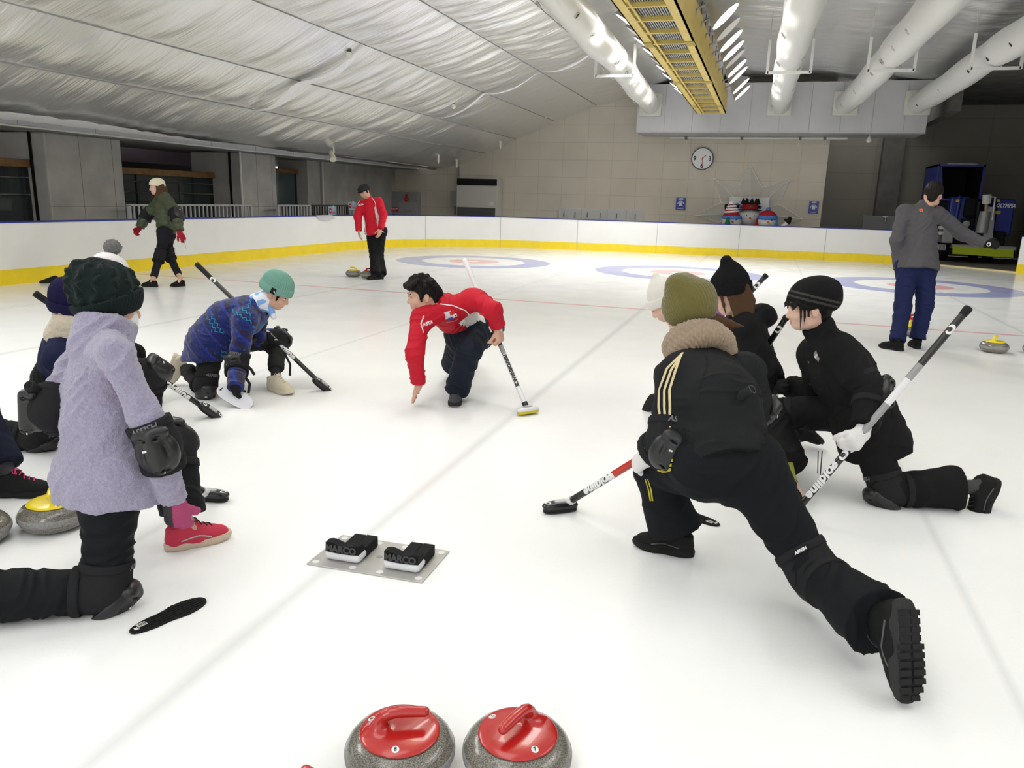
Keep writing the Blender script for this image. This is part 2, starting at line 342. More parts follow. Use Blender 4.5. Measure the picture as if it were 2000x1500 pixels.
# ---------------------------------------------------------------- smooth solids: distance fields meshed as one continuous surface
def _smin(a, b, k):
    if k <= 0: return np.minimum(a, b)
    h = np.maximum(k-np.abs(a-b), 0)/k
    return np.minimum(a, b)-h*h*k*.25
class Solid:
    def __init__(s): s.g = {}; s.gk = {}; s.order = []
    def grp(s, name, k=.0):
        if name not in s.g: s.g[name] = []; s.gk[name] = k; s.order.append(name)
        s.cur = name; return s
    def cap(s, a, b, ra, rb, k=.03, f=None, sq=1.):
        s.g[s.cur].append(('c', np.asarray(a, float), np.asarray(b, float), ra, rb, k, None if f is None else unit(f), sq)); return s
    def path(s, pts, rs, k=.03, f=None, sq=1.):
        for i in range(len(pts)-1): s.cap(pts[i], pts[i+1], rs[i], rs[i+1], k, f, sq)
        return s
    def ell(s, c, rad, R=None, k=.03): s.g[s.cur].append(('e', np.asarray(c, float), np.asarray(rad, float), np.eye(3) if R is None else R, k)); return s
    def sub(s, c, rad, R=None, k=.02): s.g[s.cur].append(('s', np.asarray(c, float), np.asarray(rad, float), np.eye(3) if R is None else R, k)); return s
    def cut(s, c, n, rad): s.g[s.cur].append(('x', np.asarray(c, float), unit(n), rad)); return s
    def bounds(s):
        lo, hi = np.full(3, 1e9), np.full(3, -1e9)
        for ps in s.g.values():
            for p in ps:
                l, h = s.pb(p)
                if p[0] in 'ce': lo = np.minimum(lo, l); hi = np.maximum(hi, h)
        return lo, hi
    @staticmethod
    def pb(p):
        if p[0] == 'c': m = max(p[3], p[4])*max(1, p[7]); return np.minimum(p[1], p[2])-m, np.maximum(p[1], p[2])+m
        if p[0] in 'es': m = np.sqrt(((p[3]*p[2][None, :])**2).sum(1)); return p[1]-m, p[1]+m
        return p[1]-p[3], p[1]+p[3]
    @staticmethod
    def dist(p, X, Y, Z):
        if p[0] == 'c':
            a, b, ra, rb, k, f, sq = p[1:]
            ba = b-a; L2 = ba@ba+1e-12
            px, py, pz = X-a[0], Y-a[1], Z-a[2]
            t = np.clip((px*ba[0]+py*ba[1]+pz*ba[2])/L2, 0, 1)
            px = px-t*ba[0]; py = py-t*ba[1]; pz = pz-t*ba[2]
            if f is not None:
                q = (px*f[0]+py*f[1]+pz*f[2])*(1/sq-1); px = px+q*f[0]; py = py+q*f[1]; pz = pz+q*f[2]
            return np.sqrt(px*px+py*py+pz*pz)-(ra+(rb-ra)*t)
        c, rad, R = p[1], p[2], p[3]
        px, py, pz = X-c[0], Y-c[1], Z-c[2]
        u = [(px*R[0, i]+py*R[1, i]+pz*R[2, i]) for i in range(3)]
        k0 = np.sqrt((u[0]/rad[0])**2+(u[1]/rad[1])**2+(u[2]/rad[2])**2)
        k1 = np.sqrt((u[0]/rad[0]**2)**2+(u[1]/rad[1]**2)**2+(u[2]/rad[2]**2)**2)+1e-9
        return k0*(k0-1)/k1
    def field(s, h, pad=3):
        lo, hi = s.bounds(); lo = lo-pad*h; hi = hi+pad*h
        n = np.ceil((hi-lo)/h).astype(int)+1
        ax = [(lo[i]+h*np.arange(n[i])).astype(np.float32) for i in range(3)]
        T = np.full(n, 9., np.float32)
        for name in s.order:
            D = np.full(n, 9., np.float32)
            for p in s.g[name]:
                l, u = s.pb(p); mg = (p[-1] if p[0] in 'es' else p[5] if p[0] == 'c' else 0)+3*h
                i0 = np.maximum(((l-mg-lo)/h).astype(int), 0); i1 = np.minimum(((u+mg-lo)/h).astype(int)+2, n)
                if (i1 <= i0).any(): continue
                sl = tuple(slice(i0[i], i1[i]) for i in range(3))
                X = ax[0][sl[0]][:, None, None]; Y = ax[1][sl[1]][None, :, None]; Z = ax[2][sl[2]][None, None, :]
                if p[0] == 'x':
                    pl = (X-p[1][0])*p[2][0]+(Y-p[1][1])*p[2][1]+(Z-p[1][2])*p[2][2]
                    ins = (X-p[1][0])**2+(Y-p[1][1])**2+(Z-p[1][2])**2 < p[3]**2
                    D[sl] = np.where(ins, np.maximum(D[sl], pl), D[sl]); continue
                d = s.dist(p, X, Y, Z).astype(np.float32)
                if p[0] == 's': D[sl] = -_smin(-D[sl], d, p[4])
                else: D[sl] = _smin(D[sl], d, p[5] if p[0] == 'c' else p[4])
            T = _smin(T, D, s.gk[name])
        return T, lo, h
    def mesh(s, h, smooth=1):
        D, lo, h = s.field(h); v, f = surface_nets(D, lo, h)
        return relax(v, f, smooth), f
    def build(s, name, m, parent, h=.006, smooth=1, disp=None, col=None, label=None):
        v, f = s.mesh(h, smooth)
        if len(f) == 0: print('empty solid', name); return None
        if disp is not None:
            N = normals(v, f); v = v+N*disp(v, N)[:, None]
        return mesh_obj(name, v, f, m, parent, col=None if col is None else col(v), label=label)
def surface_nets(D, lo, h):
    S = D < 0
    c = [S[i:S.shape[0]-1+i, j:S.shape[1]-1+j, k:S.shape[2]-1+k] for i in (0, 1) for j in (0, 1) for k in (0, 1)]
    anyi = np.logical_or.reduce(c); alli = np.logical_and.reduce(c); act = anyi & ~alli
    I = np.argwhere(act); idx = np.full(act.shape, -1, np.int32); idx[act] = np.arange(len(I))
    cs = np.array([(i, j, k) for i in (0, 1) for j in (0, 1) for k in (0, 1)])
    vals = np.stack([D[I[:, 0]+o[0], I[:, 1]+o[1], I[:, 2]+o[2]] for o in cs], 1)
    acc = np.zeros((len(I), 3)); cnt = np.zeros(len(I))
    for a in range(8):
        for b in range(a+1, 8):
            if np.abs(cs[a]-cs[b]).sum() != 1: continue
            va, vb = vals[:, a], vals[:, b]; m = (va < 0) != (vb < 0)
            t = np.where(m, va/np.where(m, va-vb, 1), 0)
            acc += np.where(m[:, None], cs[a]+(cs[b]-cs[a])*t[:, None], 0); cnt += m
    v = lo+h*(I+acc/cnt[:, None])
    F = []
    for ax in range(3):
        o1, o2 = [(1, 2), (2, 0), (0, 1)][ax]
        sl0 = [slice(None)]*3; sl1 = [slice(None)]*3; sl0[ax] = slice(0, -1); sl1[ax] = slice(1, None)
        A, B = S[tuple(sl0)], S[tuple(sl1)]; E = np.argwhere(A != B)
        ok = (E[:, o1] > 0) & (E[:, o2] > 0) & (E[:, o1] < D.shape[o1]-1) & (E[:, o2] < D.shape[o2]-1); E = E[ok]
        fl = A[E[:, 0], E[:, 1], E[:, 2]]
        def at(d1, d2):
            q = E.copy(); q[:, o1] -= d1; q[:, o2] -= d2; return idx[q[:, 0], q[:, 1], q[:, 2]]
        q = np.stack([at(1, 1), at(0, 1), at(0, 0), at(1, 0)], 1)
        q[~fl] = q[~fl][:, ::-1]; F.append(q)
    return v, np.concatenate(F)
def relax(v, f, it=1, w=.5):
    a = np.concatenate([f[:, 0], f[:, 1], f[:, 2], f[:, 3]]); b = np.concatenate([f[:, 1], f[:, 2], f[:, 3], f[:, 0]])
    for _ in range(it):
        n = np.bincount(a, minlength=len(v))+np.bincount(b, minlength=len(v)); q = np.zeros_like(v)
        for k in range(3): q[:, k] = np.bincount(a, v[b, k], len(v))+np.bincount(b, v[a, k], len(v))
        v = v*(1-w)+w*q/np.maximum(n, 1)[:, None]
    return v
def normals(v, f):
    d1 = v[f[:, 2]]-v[f[:, 0]]; d2 = v[f[:, 3]]-v[f[:, 1]]; n = np.cross(d1, d2); N = np.zeros_like(v)
    for i in range(4):
        for k in range(3): N[:, k] += np.bincount(f[:, i], n[:, k], len(v))
    return N/(np.linalg.norm(N, axis=1)[:, None]+1e-12)
def vnoise(P, seed=0):
    """smooth value noise in 0..1"""
    P = np.asarray(P, float)+seed*17.31; i = np.floor(P).astype(np.int64); f = P-i; f = f*f*(3-2*f); r = 0
    for dx in (0, 1):
        for dy in (0, 1):
            for dz in (0, 1):
                h = (i[:, 0]+dx)*374761393+(i[:, 1]+dy)*668265263+(i[:, 2]+dz)*2147483647; h = (h ^ (h >> 13))*1274126177 & 0xffffffff; h = (h ^ (h >> 16)) & 0xffff
                w = (f[:, 0] if dx else 1-f[:, 0])*(f[:, 1] if dy else 1-f[:, 1])*(f[:, 2] if dz else 1-f[:, 2]); r = r+w*h/65535.
    return r
def folds(segs, amp=.006, freq=(9, 9, 34), seed=1, extra=.5):
    """cloth creases running round each limb segment: segs = [(a, b)]"""
    def fn(Pt, N):
        best = np.full(len(Pt), 9.); out = np.zeros(len(Pt))
        for n_, (a, b) in enumerate(segs):
            a = np.asarray(a); b = np.asarray(b); ba = b-a; l = np.linalg.norm(ba); u = ba/l; x = unit(np.cross(u, (.3, .5, .8))); y = np.cross(u, x)
            q = Pt-a; t = np.clip(q@u, 0, l); d = np.linalg.norm(q-t[:, None]*u, axis=1)
            c = np.stack([q@x*freq[0], q@y*freq[1], q@u*freq[2]+1.8*np.sin(q@x*11+q@y*7+n_)], 1)
            v = 1-np.abs(2*vnoise(c, seed+n_)-1); v = v*v-.35
            m = d < best; out[m] = v[m]; best = np.minimum(best, d)
        return amp*out+amp*extra*(vnoise(Pt*22, seed+7)-.5)
    return fn
# ---------------------------------------------------------------- people: one continuous body each, clothing as children
def hand_prims(S, wr, d, back, side, curl, thumb=.35, spread=.10, inf=0., sc_=1., k=.008):
    """wrist, finger direction, back-of-hand normal; curl = radians per joint for index..little"""
    y = unit(d); z = unit(back-y*(np.dot(back, y))); x = np.cross(y, z)*(-1 if side == 'R' else 1)      # x points to the thumb side
    P = lambda a, b, c: wr+(x*a+y*b+z*c)*sc_
    if not hasattr(curl, '__len__'): curl = [curl]*4
    mx = [.028, .010, -.009, -.026]; my = [.088, .092, .087, .078]; ln = [(.042, .026, .021), (.046, .029, .022), (.043, .027, .021), (.034, .021, .019)]
    rr = [.0092, .0095, .0090, .0080]
    for i in range(4):
        S.cap(P(mx[i]*.55, .012, 0), P(mx[i], my[i], 0), .0165*sc_+inf, .0128*sc_+inf, .02)
    S.cap(P(.018, .02, -.006), P(.026, .055, -.008), .017*sc_+inf, .013*sc_+inf, .02)
    for i in range(4):
        p = P(mx[i], my[i], 0); ang = 0; sp = spread*(1.2, .35, -.4, -1.2)[i]
        for j in range(3):
            ang += curl[i]*(1, 1.15, .8)[j]
            dv = (y*math.cos(sp)+x*math.sin(sp))*math.cos(ang)-z*math.sin(ang)
            q = p+dv*ln[i][j]*sc_; r = rr[i]*sc_+inf
            S.cap(p, q, r*(1.06 if j == 0 else 1), r*(.94 if j < 2 else .86), k); p = q
    p = P(.026, .030, -.008)
    for j, (l_, r_) in enumerate([(.040, .0125), (.032, .0105), (.026, .0098)]):
        a = (.75, .5, .35)[j]+(thumb-.35)*-.6; c = thumb*(.5, 1., 1.5)[j]
        dv = unit((x*math.sin(a)+y*math.cos(a))*math.cos(c)-z*math.sin(c)); q = p+dv*l_*sc_
        S.cap(p, q, r_*sc_+inf, r_*.92*sc_+inf, k+.002); p = q
class Person:
    def __init__(s, key, label, h=.006, skin=None, name='person', group=None, scale=1.):
        s.J = J = POSES[key](); s.h = h; s.k = scale
        g = (J['knR']+J['knL']+J['hip'])/3
        s.root = thing(name, label, 'person', (g[0], g[1], 0), group)
        s.skin = skin or mat('skin', (.72, .47, .36), .55, spec=.35)
    def hp(s, x, y, z): return s.J['head']+s.J['HR']@(np.array([x, y, z])*s.k)
    def head_prims(s, S):
        H, R, k = s.hp, s.J['HR'], s.k
        e = lambda c, r, kk=.02: S.ell(H(*c), np.array(r)*k, R, kk)
        e((0, -.018, .032), (.076, .094, .086)); e((0, .018, -.022), (.064, .074, .082), .03)
        e((0, .048, -.086), (.032, .034, .025), .03)
        for q in (1, -1):
            e((.036*q, .056, -.032), (.030, .030, .030), .02); e((.050*q, .012, -.070), (.020, .036, .026), .03)
            S.sub(H(.032*q, .098, .004), np.array((.017, .012, .011))*k, R, .012)
            e((.0345*q, .072, .002), (.014, .014, .011), .006)
            e((.079*q, -.008, -.012), (.010, .020, .032), .006); S.sub(H(.089*q, .0, -.008), np.array((.006, .010, .017))*k, R, .006)
            S.ell(H(.012*q, .094, -.038), np.array((.009, .010, .008))*k, R, .008)
        S.cap(H(-.036, .078, .022), H(.036, .078, .022), .012*k, .012*k, .02)
        S.cap(H(0, .086, .008), H(0, .104, -.030), .008*k, .0115*k, .014)
        S.cap(H(-.017, .081, -.062), H(.017, .081, -.062), .0075*k, .0075*k, .01)
        S.cap(H(-.013, .080, -.072), H(.013, .080, -.072), .0075*k, .0075*k, .006)
    def body(s, curls=None, backs=None, thumbs=None, fine_hands=True):
        J, k = s.J, s.k; S = Solid(); S.grp('core')
        s.head_prims(S)
        S.cap(s.hp(0, -.028, -.05), J['neck']-J['spine']*.03, .050, .056, .03)
        mid = J.get('mid', (J['hip']+J['neck'])/2)
        S.cap(J['hip'], mid, .115, .11, .05, J['fwd'], .75); S.cap(mid, J['neck']-J['spine']*.11, .11, .115, .05, J['fwd'], .75)
        S.cap(J['shL'], J['shR'], .045, .045, .05); S.cap(J['hipL'], J['hipR'], .085, .085, .05)
        s.curls = curls or {}; s.backs = backs or {}; s.thumbs = thumbs or {}
        for q in 'LR':
            S.cap(J['sh'+q], J['el'+q], .040, .033, .04); S.cap(J['el'+q], J['wr'+q], .034, .023, .02)
            S.cap(J['hip'+q], J['kn'+q], .072, .046, .04); S.cap(J['kn'+q], J['an'+q], .045, .030, .03)
            fd = unit(J['to'+q]-J['an'+q]); uv = J['kn'+q]-J['an'+q]; uv = unit(uv-fd*(uv@fd)); S.cap(J['an'+q], J['an'+q]+fd*.07-uv*.032, .03, .020, .02)
            hand_prims(S, J['wr'+q], J['ha'+q], s.back(q), q, s.curls.get(q, .28), s.thumbs.get(q, .35))
        o = S.build('body', s.skin, s.root, s.h if fine_hands else s.h*1.25, 1)
        return o
    def back(s, q):
        if q in s.backs: return np.asarray(s.backs[q], float)
        J = s.J; return unit(J['lat']*(1 if q == 'R' else -1)+J['fwd']*.3+UP*.2)
    def face(s, brow=(.03, .022, .02), lips=(.55, .25, .22)):
        R, H, k = s.J['HR'], s.hp, s.k
        for q in (1, -1):
            S = Solid(); S.grp('a').ell(H(.0335*q, .0845, .003), np.array((.0125, .006, .0048))*k, R)
            e = S.build('eye', mat('eye_white', (.75, .72, .68), .25), s.root, .0022, 0)
            S = Solid(); S.grp('a').ell(H(.0335*q, .0892, .003), np.array((.0058, .0028, .0052))*k, R); S.build('iris', mat('iris', (.015, .01, .008), .2), e, .0016, 0)
            S = Solid(); S.grp('a').path([H(.020*q, .0885, .0055), H(.033*q, .0925, .0095), H(.046*q, .084, .006)], [.0014, .0018, .0014], .002)
            S.build('eyelid', mat('lash', (.03, .02, .02), .6), e, .0016, 0)
            S = Solid(); S.grp('a').path([H(.016*q, .0925, .0215), H(.032*q, .0915, .0275), H(.050*q, .078, .022)], [.0028, .0032, .002], .004)
            S.build('eyebrow', mat('brow', brow, .8), s.root, .002, 0)
        S = Solid(); S.grp('a').path([H(-.022, .080, -.067), H(-.008, .0875, -.0635), H(0, .087, -.0645), H(.008, .0875, -.0635), H(.022, .080, -.067)], [.002, .0042, .0038, .0042, .002], .004)
        S.grp('b', .002).path([H(-.018, .081, -.0705), H(0, .0865, -.0735), H(.018, .081, -.0705)], [.0025, .005, .0025], .004)
        S.build('lips', mat('lips', lips, .4), s.root, .0022, 0)
    def jacket(s, m, name='jacket', t=.02, hem=.10, cuff=.01, collar=.05, waist=1., chest=1., hips=1., arm=1., amp=.007, col=None, depth=.74, seed=3, skip='', cuts=True, h=None, hem_n=None, belly=0., shk=.06, sleeve=None, extra=None, collar_r=.062, freq=(9, 9, 34)):
        J = s.J; S = Solid(); S.grp('torso')
        up = J['spine']; mid = J.get('mid', (J['hip']+J['neck'])/2+J['fwd']*belly)
        low = J['hip']-(hem_n if hem_n is not None else up)*hem
        f = J['fwd']; fh = J['hfwd']; fh = unit(fh-up*(fh@up))
        S.cap(low-up*.08, J['hip'], (.140+t)*hips, (.138+t)*hips, .05, fh, depth+.06); S.cap(J['hip'], mid, (.138+t)*hips, (.128+t)*waist, .05, f, depth)
        S.cap(mid, J['neck']-up*.14, (.128+t)*waist, (.130+t)*chest, .06, f, depth)
        S.cap(J['shL']*.85+J['shR']*.15, J['shR']*.85+J['shL']*.15, .046+t, .046+t, .07)
        S.cap(J['neck']-up*.06, J['neck']+unit(J['head']-J['neck'])*collar, collar_r+.012+t*.4, collar_r+t*.3, .04)
        if extra: extra(S, J)
        if cuts: S.cut(low, -(hem_n if hem_n is not None else up), .34)
        S.cut(J['neck']+unit(J['head']-J['neck'])*(collar+.012), unit(J['head']-J['neck'])+J['fwd']*.15, .10)
        segs = [(low, mid), (mid, J['neck'])]
        for q in 'LR':
            if q in skip: continue
            S.grp('arm'+q, shk if s.h < .009 else .04)
            a, e, w = J['sh'+q], J['el'+q], J['wr'+q]; u = unit(w-e); end = w+u*cuff; se = end if sleeve is None else e+(w-e)*sleeve
            S.cap(a, e, (.046+t)*arm, (.039+t)*arm, .03); S.cap(e, se+u*.03, (.038+t)*arm, (.029+t*.85)*arm, .03)
            S.cut(se, u, .15); segs += [(a, e), (e, w)]
        s.J['low'] = low
        return S.build(name, m, s.root, h or s.h, 1, folds(segs, amp, freq, seed) if amp else None, col)
    def trousers(s, m, name='trousers', t=.012, flare=0., hemcut=.03, amp=.006, knee=1., thigh=1., seat=1., col=None, seed=5, h=None, sides='LR', ends=None, freq=(9, 9, 30)):
        J = s.J; S = Solid(); S.grp('seat')
        S.cap(J['hipL'], J['hipR'], (.105+t)*seat, (.105+t)*seat, .06); S.cap(J['hip'], J['hip']+J['spine']*.12, (.118+t)*seat, .12+t, .05, J['hfwd'], .8)
        S.ell(J['hip']-J['hfwd']*.045-J['spine']*.03, np.array((.13, .10, .10))*seat, np.array([J['hlat'], J['hfwd'], UP]).T, .05)
        segs = []
        for q in sides:
            S.grp('leg'+q, .07)
            a, k_, n = J['hip'+q], J['kn'+q], J['an'+q]; u = unit(n-k_); end = n-u*hemcut if ends is None else ends[q]
            S.cap(a, k_, (.086+t)*thigh, (.056+t)*knee, .05); S.cap(k_, end+u*.05, (.054+t)*knee, .045+t+flare, .03)
            S.cut(end, u, .28); segs += [(a, k_), (k_, n)]
        return S.build(name, m, s.root, h or s.h, 1, folds(segs, amp, freq, seed) if amp else None, col)
    def sock(s, q, m, h=None):
        J = s.J; S = Solid(); u = unit(J['kn'+q]-J['an'+q]); fd = unit(J['to'+q]-J['an'+q]); S.grp('a').cap(J['an'+q]-u*.002, J['an'+q]+u*.13, .0335, .041, .02); S.cap(J['an'+q]-u*.01, J['an'+q]-u*.014+fd*.03, .029, .025, .02)
        return S.build('sock', m, s.root, h or s.h)
    def shoe(s, q, m, ms, lace=None, flat=True, up=None, size=1., tread=None, stripe=None, roll=0):
        J = s.J; an, to, kn = J['an'+q], J['to'+q], J['kn'+q]
        if flat:
            y = unit(V(*(to-an)[:2], 0)); z = UP.copy(); o = V(an[0], an[1], .086*size+.001)
        else:
            y = unit(to-an); z = up if up is not None else kn-an; z = unit(z-y*(z@y)); o = an
        x = np.cross(y, z); R = np.array([x, y, z]).T; P = lambda a, b, c: o+R@(np.array([a, b, c])*size)
        S = Solid(); S.grp('a').cap(P(0, -.034, -.050), P(0, .05, -.052), .037*size, .040*size, .015)
        S.cap(P(0, .06, -.056), P(.0, .136, -.062), .043*size, .036*size, .02); S.cap(P(0, -.036, -.04), P(0, -.034, .03), .034*size, .032*size, .015); S.cap(P(0, -.012, -.016), P(0, .105, -.052), .037*size, .034*size, .02); S.cap(P(0, -.02, .0), P(0, .026, .006), .036*size, .027*size, .02)
        S.cut(P(0, .05, -.068), -z, .3); S.cut(P(0, -.02, .014), z-y*.30, .12)
        sh = S.build('shoe', m, s.root, min(s.h, .005), 1)
        out = []
        for i in range(36):
            a = 2*math.pi*i/36; yy = math.copysign(abs(math.cos(a))**.82, math.cos(a)); w = .050 if yy > 0 else .043
            out.append((math.copysign(abs(math.sin(a))**.75, math.sin(a))*(w-.006*math.exp(-((yy+.15)/.3)**2)), .053+yy*(.130 if yy > 0 else .132)))
        mb = MB(); n = 36
        rows = [(.93, -.086), (.99, -.082), (1.0, -.066), (.97, -.056)]
        Vv = [P(px*sx, .053+(py-.053)*sx, z_+(.012*max(0, (py-.10)/.08)**2 if r < 2 else .004*max(0, (py-.10)/.08)**2)) for r, (sx, z_) in enumerate(rows) for (px, py) in out]
        Ff = [(r*n+j, (r+1)*n+j, (r+1)*n+(j+1) % n, r*n+(j+1) % n) for r in range(3) for j in range(n)]+[tuple(range(n)), tuple(3*n+j for j in range(n))[::-1]]
        so = mb.add(Vv, Ff).build('sole', ms, sh, ang=50)
        if tread:
            for yy in np.arange(-.05, .17, .021):
                w = .045 if yy > .03 else .036
                tb = MB()
                for sx in (-1, 1):
                    tb.box((min(sx*.004, sx*w*(1-max(0, (yy-.12)*7))), yy, -.0895+.018*max(0, (yy-.10)/.08)**2), (max(sx*.004, sx*w*(1-max(0, (yy-.12)*7))), yy+.014, -.084+.018*max(0, (yy-.10)/.08)**2), R*size, o)
                tb.build('tread_lug', tread, so)
        if lace:
            lb = MB(); b = bvh_of(sh); on = lambda x_, y_, l_=.0015: (lambda h_: np.array(h_[0])+np.array(h_[1])*l_)(b.find_nearest(Vector(P(x_, y_, .03-.42*(y_-.02)))))
            for i in range(5):
                yy = .026+i*.018; lb.tube([on(-.020, yy-.004), on(-.010, yy, .003), on(0, yy+.003, .003), on(.010, yy+.006, .003), on(.020, yy+.009)], .0024*size, 6)
            for sx in (-1, 1): lb.tube([on(0, .028, .003), on(sx*.014, .022, .010), on(sx*.030, .030, .006), on(sx*.024, .042, .003), on(0, .030, .004)], .0019*size, 6)
            lb.build('lace', lace, sh, ang=60)
        if stripe:
            for sx in (-1, 1):
                st = MB(); b = bvh_of(sh); st.tube([np.array(b.find_nearest(Vector(P(sx*.06, a_, c_)))[0]) for a_, c_ in ((.095, -.050), (.07, -.036), (.045, -.030), (.02, -.036), (-.02, -.046))], .003*size, 6); st.build('side_stripe', stripe, sh, ang=60)
        return sh
    def pad(s, q, kind='knee', out=None, r=None, label=True, h=None, t=0., both=True, caps=1., ln=None):
        J = s.J; A, B, C = (J['hip'+q], J['kn'+q], J['an'+q]) if kind == 'knee' else (J['sh'+q], J['el'+q], J['wr'+q])
        ua, uc = unit(A-B), unit(C-B); o = -(ua+uc)
        if out is not None: o = np.asarray(out, float)
        o = unit(o); r = r or (.078 if kind == 'knee' else .062); r += t; ln = ln or (.10 if kind == 'knee' else .085)
        black, plastic = mat('pad_fabric', (.018, .018, .02), .85, bump=(260, .3, .002)), mat('pad_plastic', (.012, .012, .013), .38, spec=.5)
        S = Solid(); S.grp('a').cap(B, B+ua*(ln+.02), r, r*1.04, .02); S.cap(B, B+uc*(ln+.02), r, r*.9, .02)
        S.cut(B+ua*ln, ua, .11); S.cut(B+uc*ln, uc, .11)
        p = S.build(kind+'_pad', black, s.root, h or s.h)
        ax = unit(ua-uc-o*((ua-uc)@o)); lt = np.cross(ax, o); R = np.array([lt, ax, o]).T
        S = Solid(); S.grp('a').ell(B+o*r*.50-ax*.012, np.array((r*.93, r*1.12, r*.70))*caps, R, .01); S.cap(B+o*r*1.0+ax*.060, B+o*r*1.06-ax*.055, .022, .026, .015); S.ell(B+o*r*.72+ax*.062, np.array((r*.80, r*.34, r*.40))*caps, R, .015)
        for sx in (-1, 1): S.sub(B+o*r*1.12+ax*.012+lt*sx*r*.56, (.008, .040, .014), R, .010); S.sub(B+o*r*1.10+ax*.052+lt*sx*r*.30, (.016, .006, .012), R, .006)
        S.sub(B+o*r*1.16-ax*.062, (.04, .006, .012), R, .008); S.sub(B+o*r*1.05-ax*.074+lt*.02, (.012, .005, .02), R, .004)
        S.cut(B+o*r*.45, -o, .2); sh = S.build('shell', plastic, p, min(h or s.h, .005))
        wb = mat('reflector', (.8, .8, .78), .3)
        mb = MB(); mb.bbox((-.013, -.004, 0), (.013, .004, .004), .0015, R, B+o*(r*1.22)+ax*.018-lt*.018); mb.build('reflector', wb, sh)
        if both: mb = MB(); mb.bbox((-.012, -.004, 0), (.012, .004, .004), .0015, R, B+o*(r*1.06)-ax*.076); mb.build('reflector', wb, sh)
        for (uu, w_) in ((ua, ln-.012), (uc, ln-.012)):
            S = Solid(); c = B+uu*w_; S.grp('a').cap(c-uu*.02, c+uu*.02, r*1.07, r*1.07, .0); S.cut(c+uu*.017, uu, .12); S.cut(c-uu*.017, -uu, .12)
            st = S.build('strap', black, p, h or s.h)
            if label and uu is ua:
                ou = unit(o-uu*(o@uu)); wrap_text('ASFISH', .030, c, uu, ou, r*1.07+.003, mat('pad_print', (.16, .16, .17), .5), st, 'printed_name', bold=.001, shear=.2)
        return p
    def glove(s, q, m, inf=.0035, cuff=.03, mats2=None, cm=None):
        J = s.J; S = Solid(); S.grp('a'); hand_prims(S, J['wr'+q], J['ha'+q], s.back(q), q, s.curls.get(q, .28), s.thumbs.get(q, .35), inf=inf)
        u = unit(J['el'+q]-J['wr'+q]); S.cap(J['wr'+q], J['wr'+q]+u*(cuff+.03), .029+inf, .033+inf, .02); S.cut(J['wr'+q]+u*cuff, u, .08)
        return S.build('glove', m, s.root, min(s.h, .0045), 1, None, cm)
    def beanie(s, m, top=.10, width=1., z0=.012, tilt=.30, cuffm=None, cuffh=.055, peak=None, disp=None, h=None, t=.012, slouch=0., cdisp=None, label=None, name='beanie', col=None):
        R, H, k = s.J['HR'], s.hp, s.k
        n = unit(R@np.array([0, tilt, -1.])); c0 = H(0, 0, z0)
        S = Solid(); S.grp('a').ell(H(0, -.016-slouch*.3, .040), np.array((.078*width+t, .096*width+t, .080+t))*k, R, .04)
        S.ell(H(0, -.02-slouch, .040+top*.55), np.array((.066*width+t, .078*width+t, top*.62))*k, R, .06)
        if peak: S.path([H(*p[:3]) for p in peak], [p[3] for p in peak], .05)
        S.cut(c0, n, .2); hh = h or s.h
        o = S.build(name, m, s.root, hh, 1, disp, col)
        if cuffm is not None:
            S = Solid(); S.grp('a').ell(H(0, -.016, .036), np.array((.081*width+t+.008, .099*width+t+.008, .105+t))*k, R, .0)
            S.cut(c0+n*.004, n, .25); S.cut(c0-n*cuffh, -n, .25); S.build('cuff', cuffm, o, hh, 1, cdisp)
        if label: o['label'] = label
        return o
def wrap_text(txt, size, c, up, out, r, m, parent, name='lettering', bold=0., shear=0., sub=.012):
    v, f = text_mesh(txt, size, bold, shear, 0, sub); tan = np.cross(up, out)
    a = v[:, 0]/r; P = c+v[:, 1:2]*up+r*(np.cos(a)[:, None]*out+np.sin(a)[:, None]*tan)
    return mesh_obj(name, P, f, m, parent, smooth=False)
def flat_text(txt, size, c, x, y, m, parent, name='lettering', bold=0., shear=0., off=.001, scale=(1, 1)):
    v, f = text_mesh(txt, size, bold, shear, 0); x, y = unit(x), unit(y); n = np.cross(x, y)
    P = np.asarray(c)+v[:, 0:1]*x*scale[0]+v[:, 1:2]*y*scale[1]+n*off
    return mesh_obj(name, P, f, m, parent, smooth=False)
def bvh_of(o):
    from mathutils.bvhtree import BVHTree
    me = o.data; vv = np.empty(len(me.vertices)*3, np.float32); me.vertices.foreach_get('co', vv)
    return BVHTree.FromPolygons([tuple(q) for q in vv.reshape(-1, 3).tolist()], [tuple(p.vertices) for p in me.polygons])
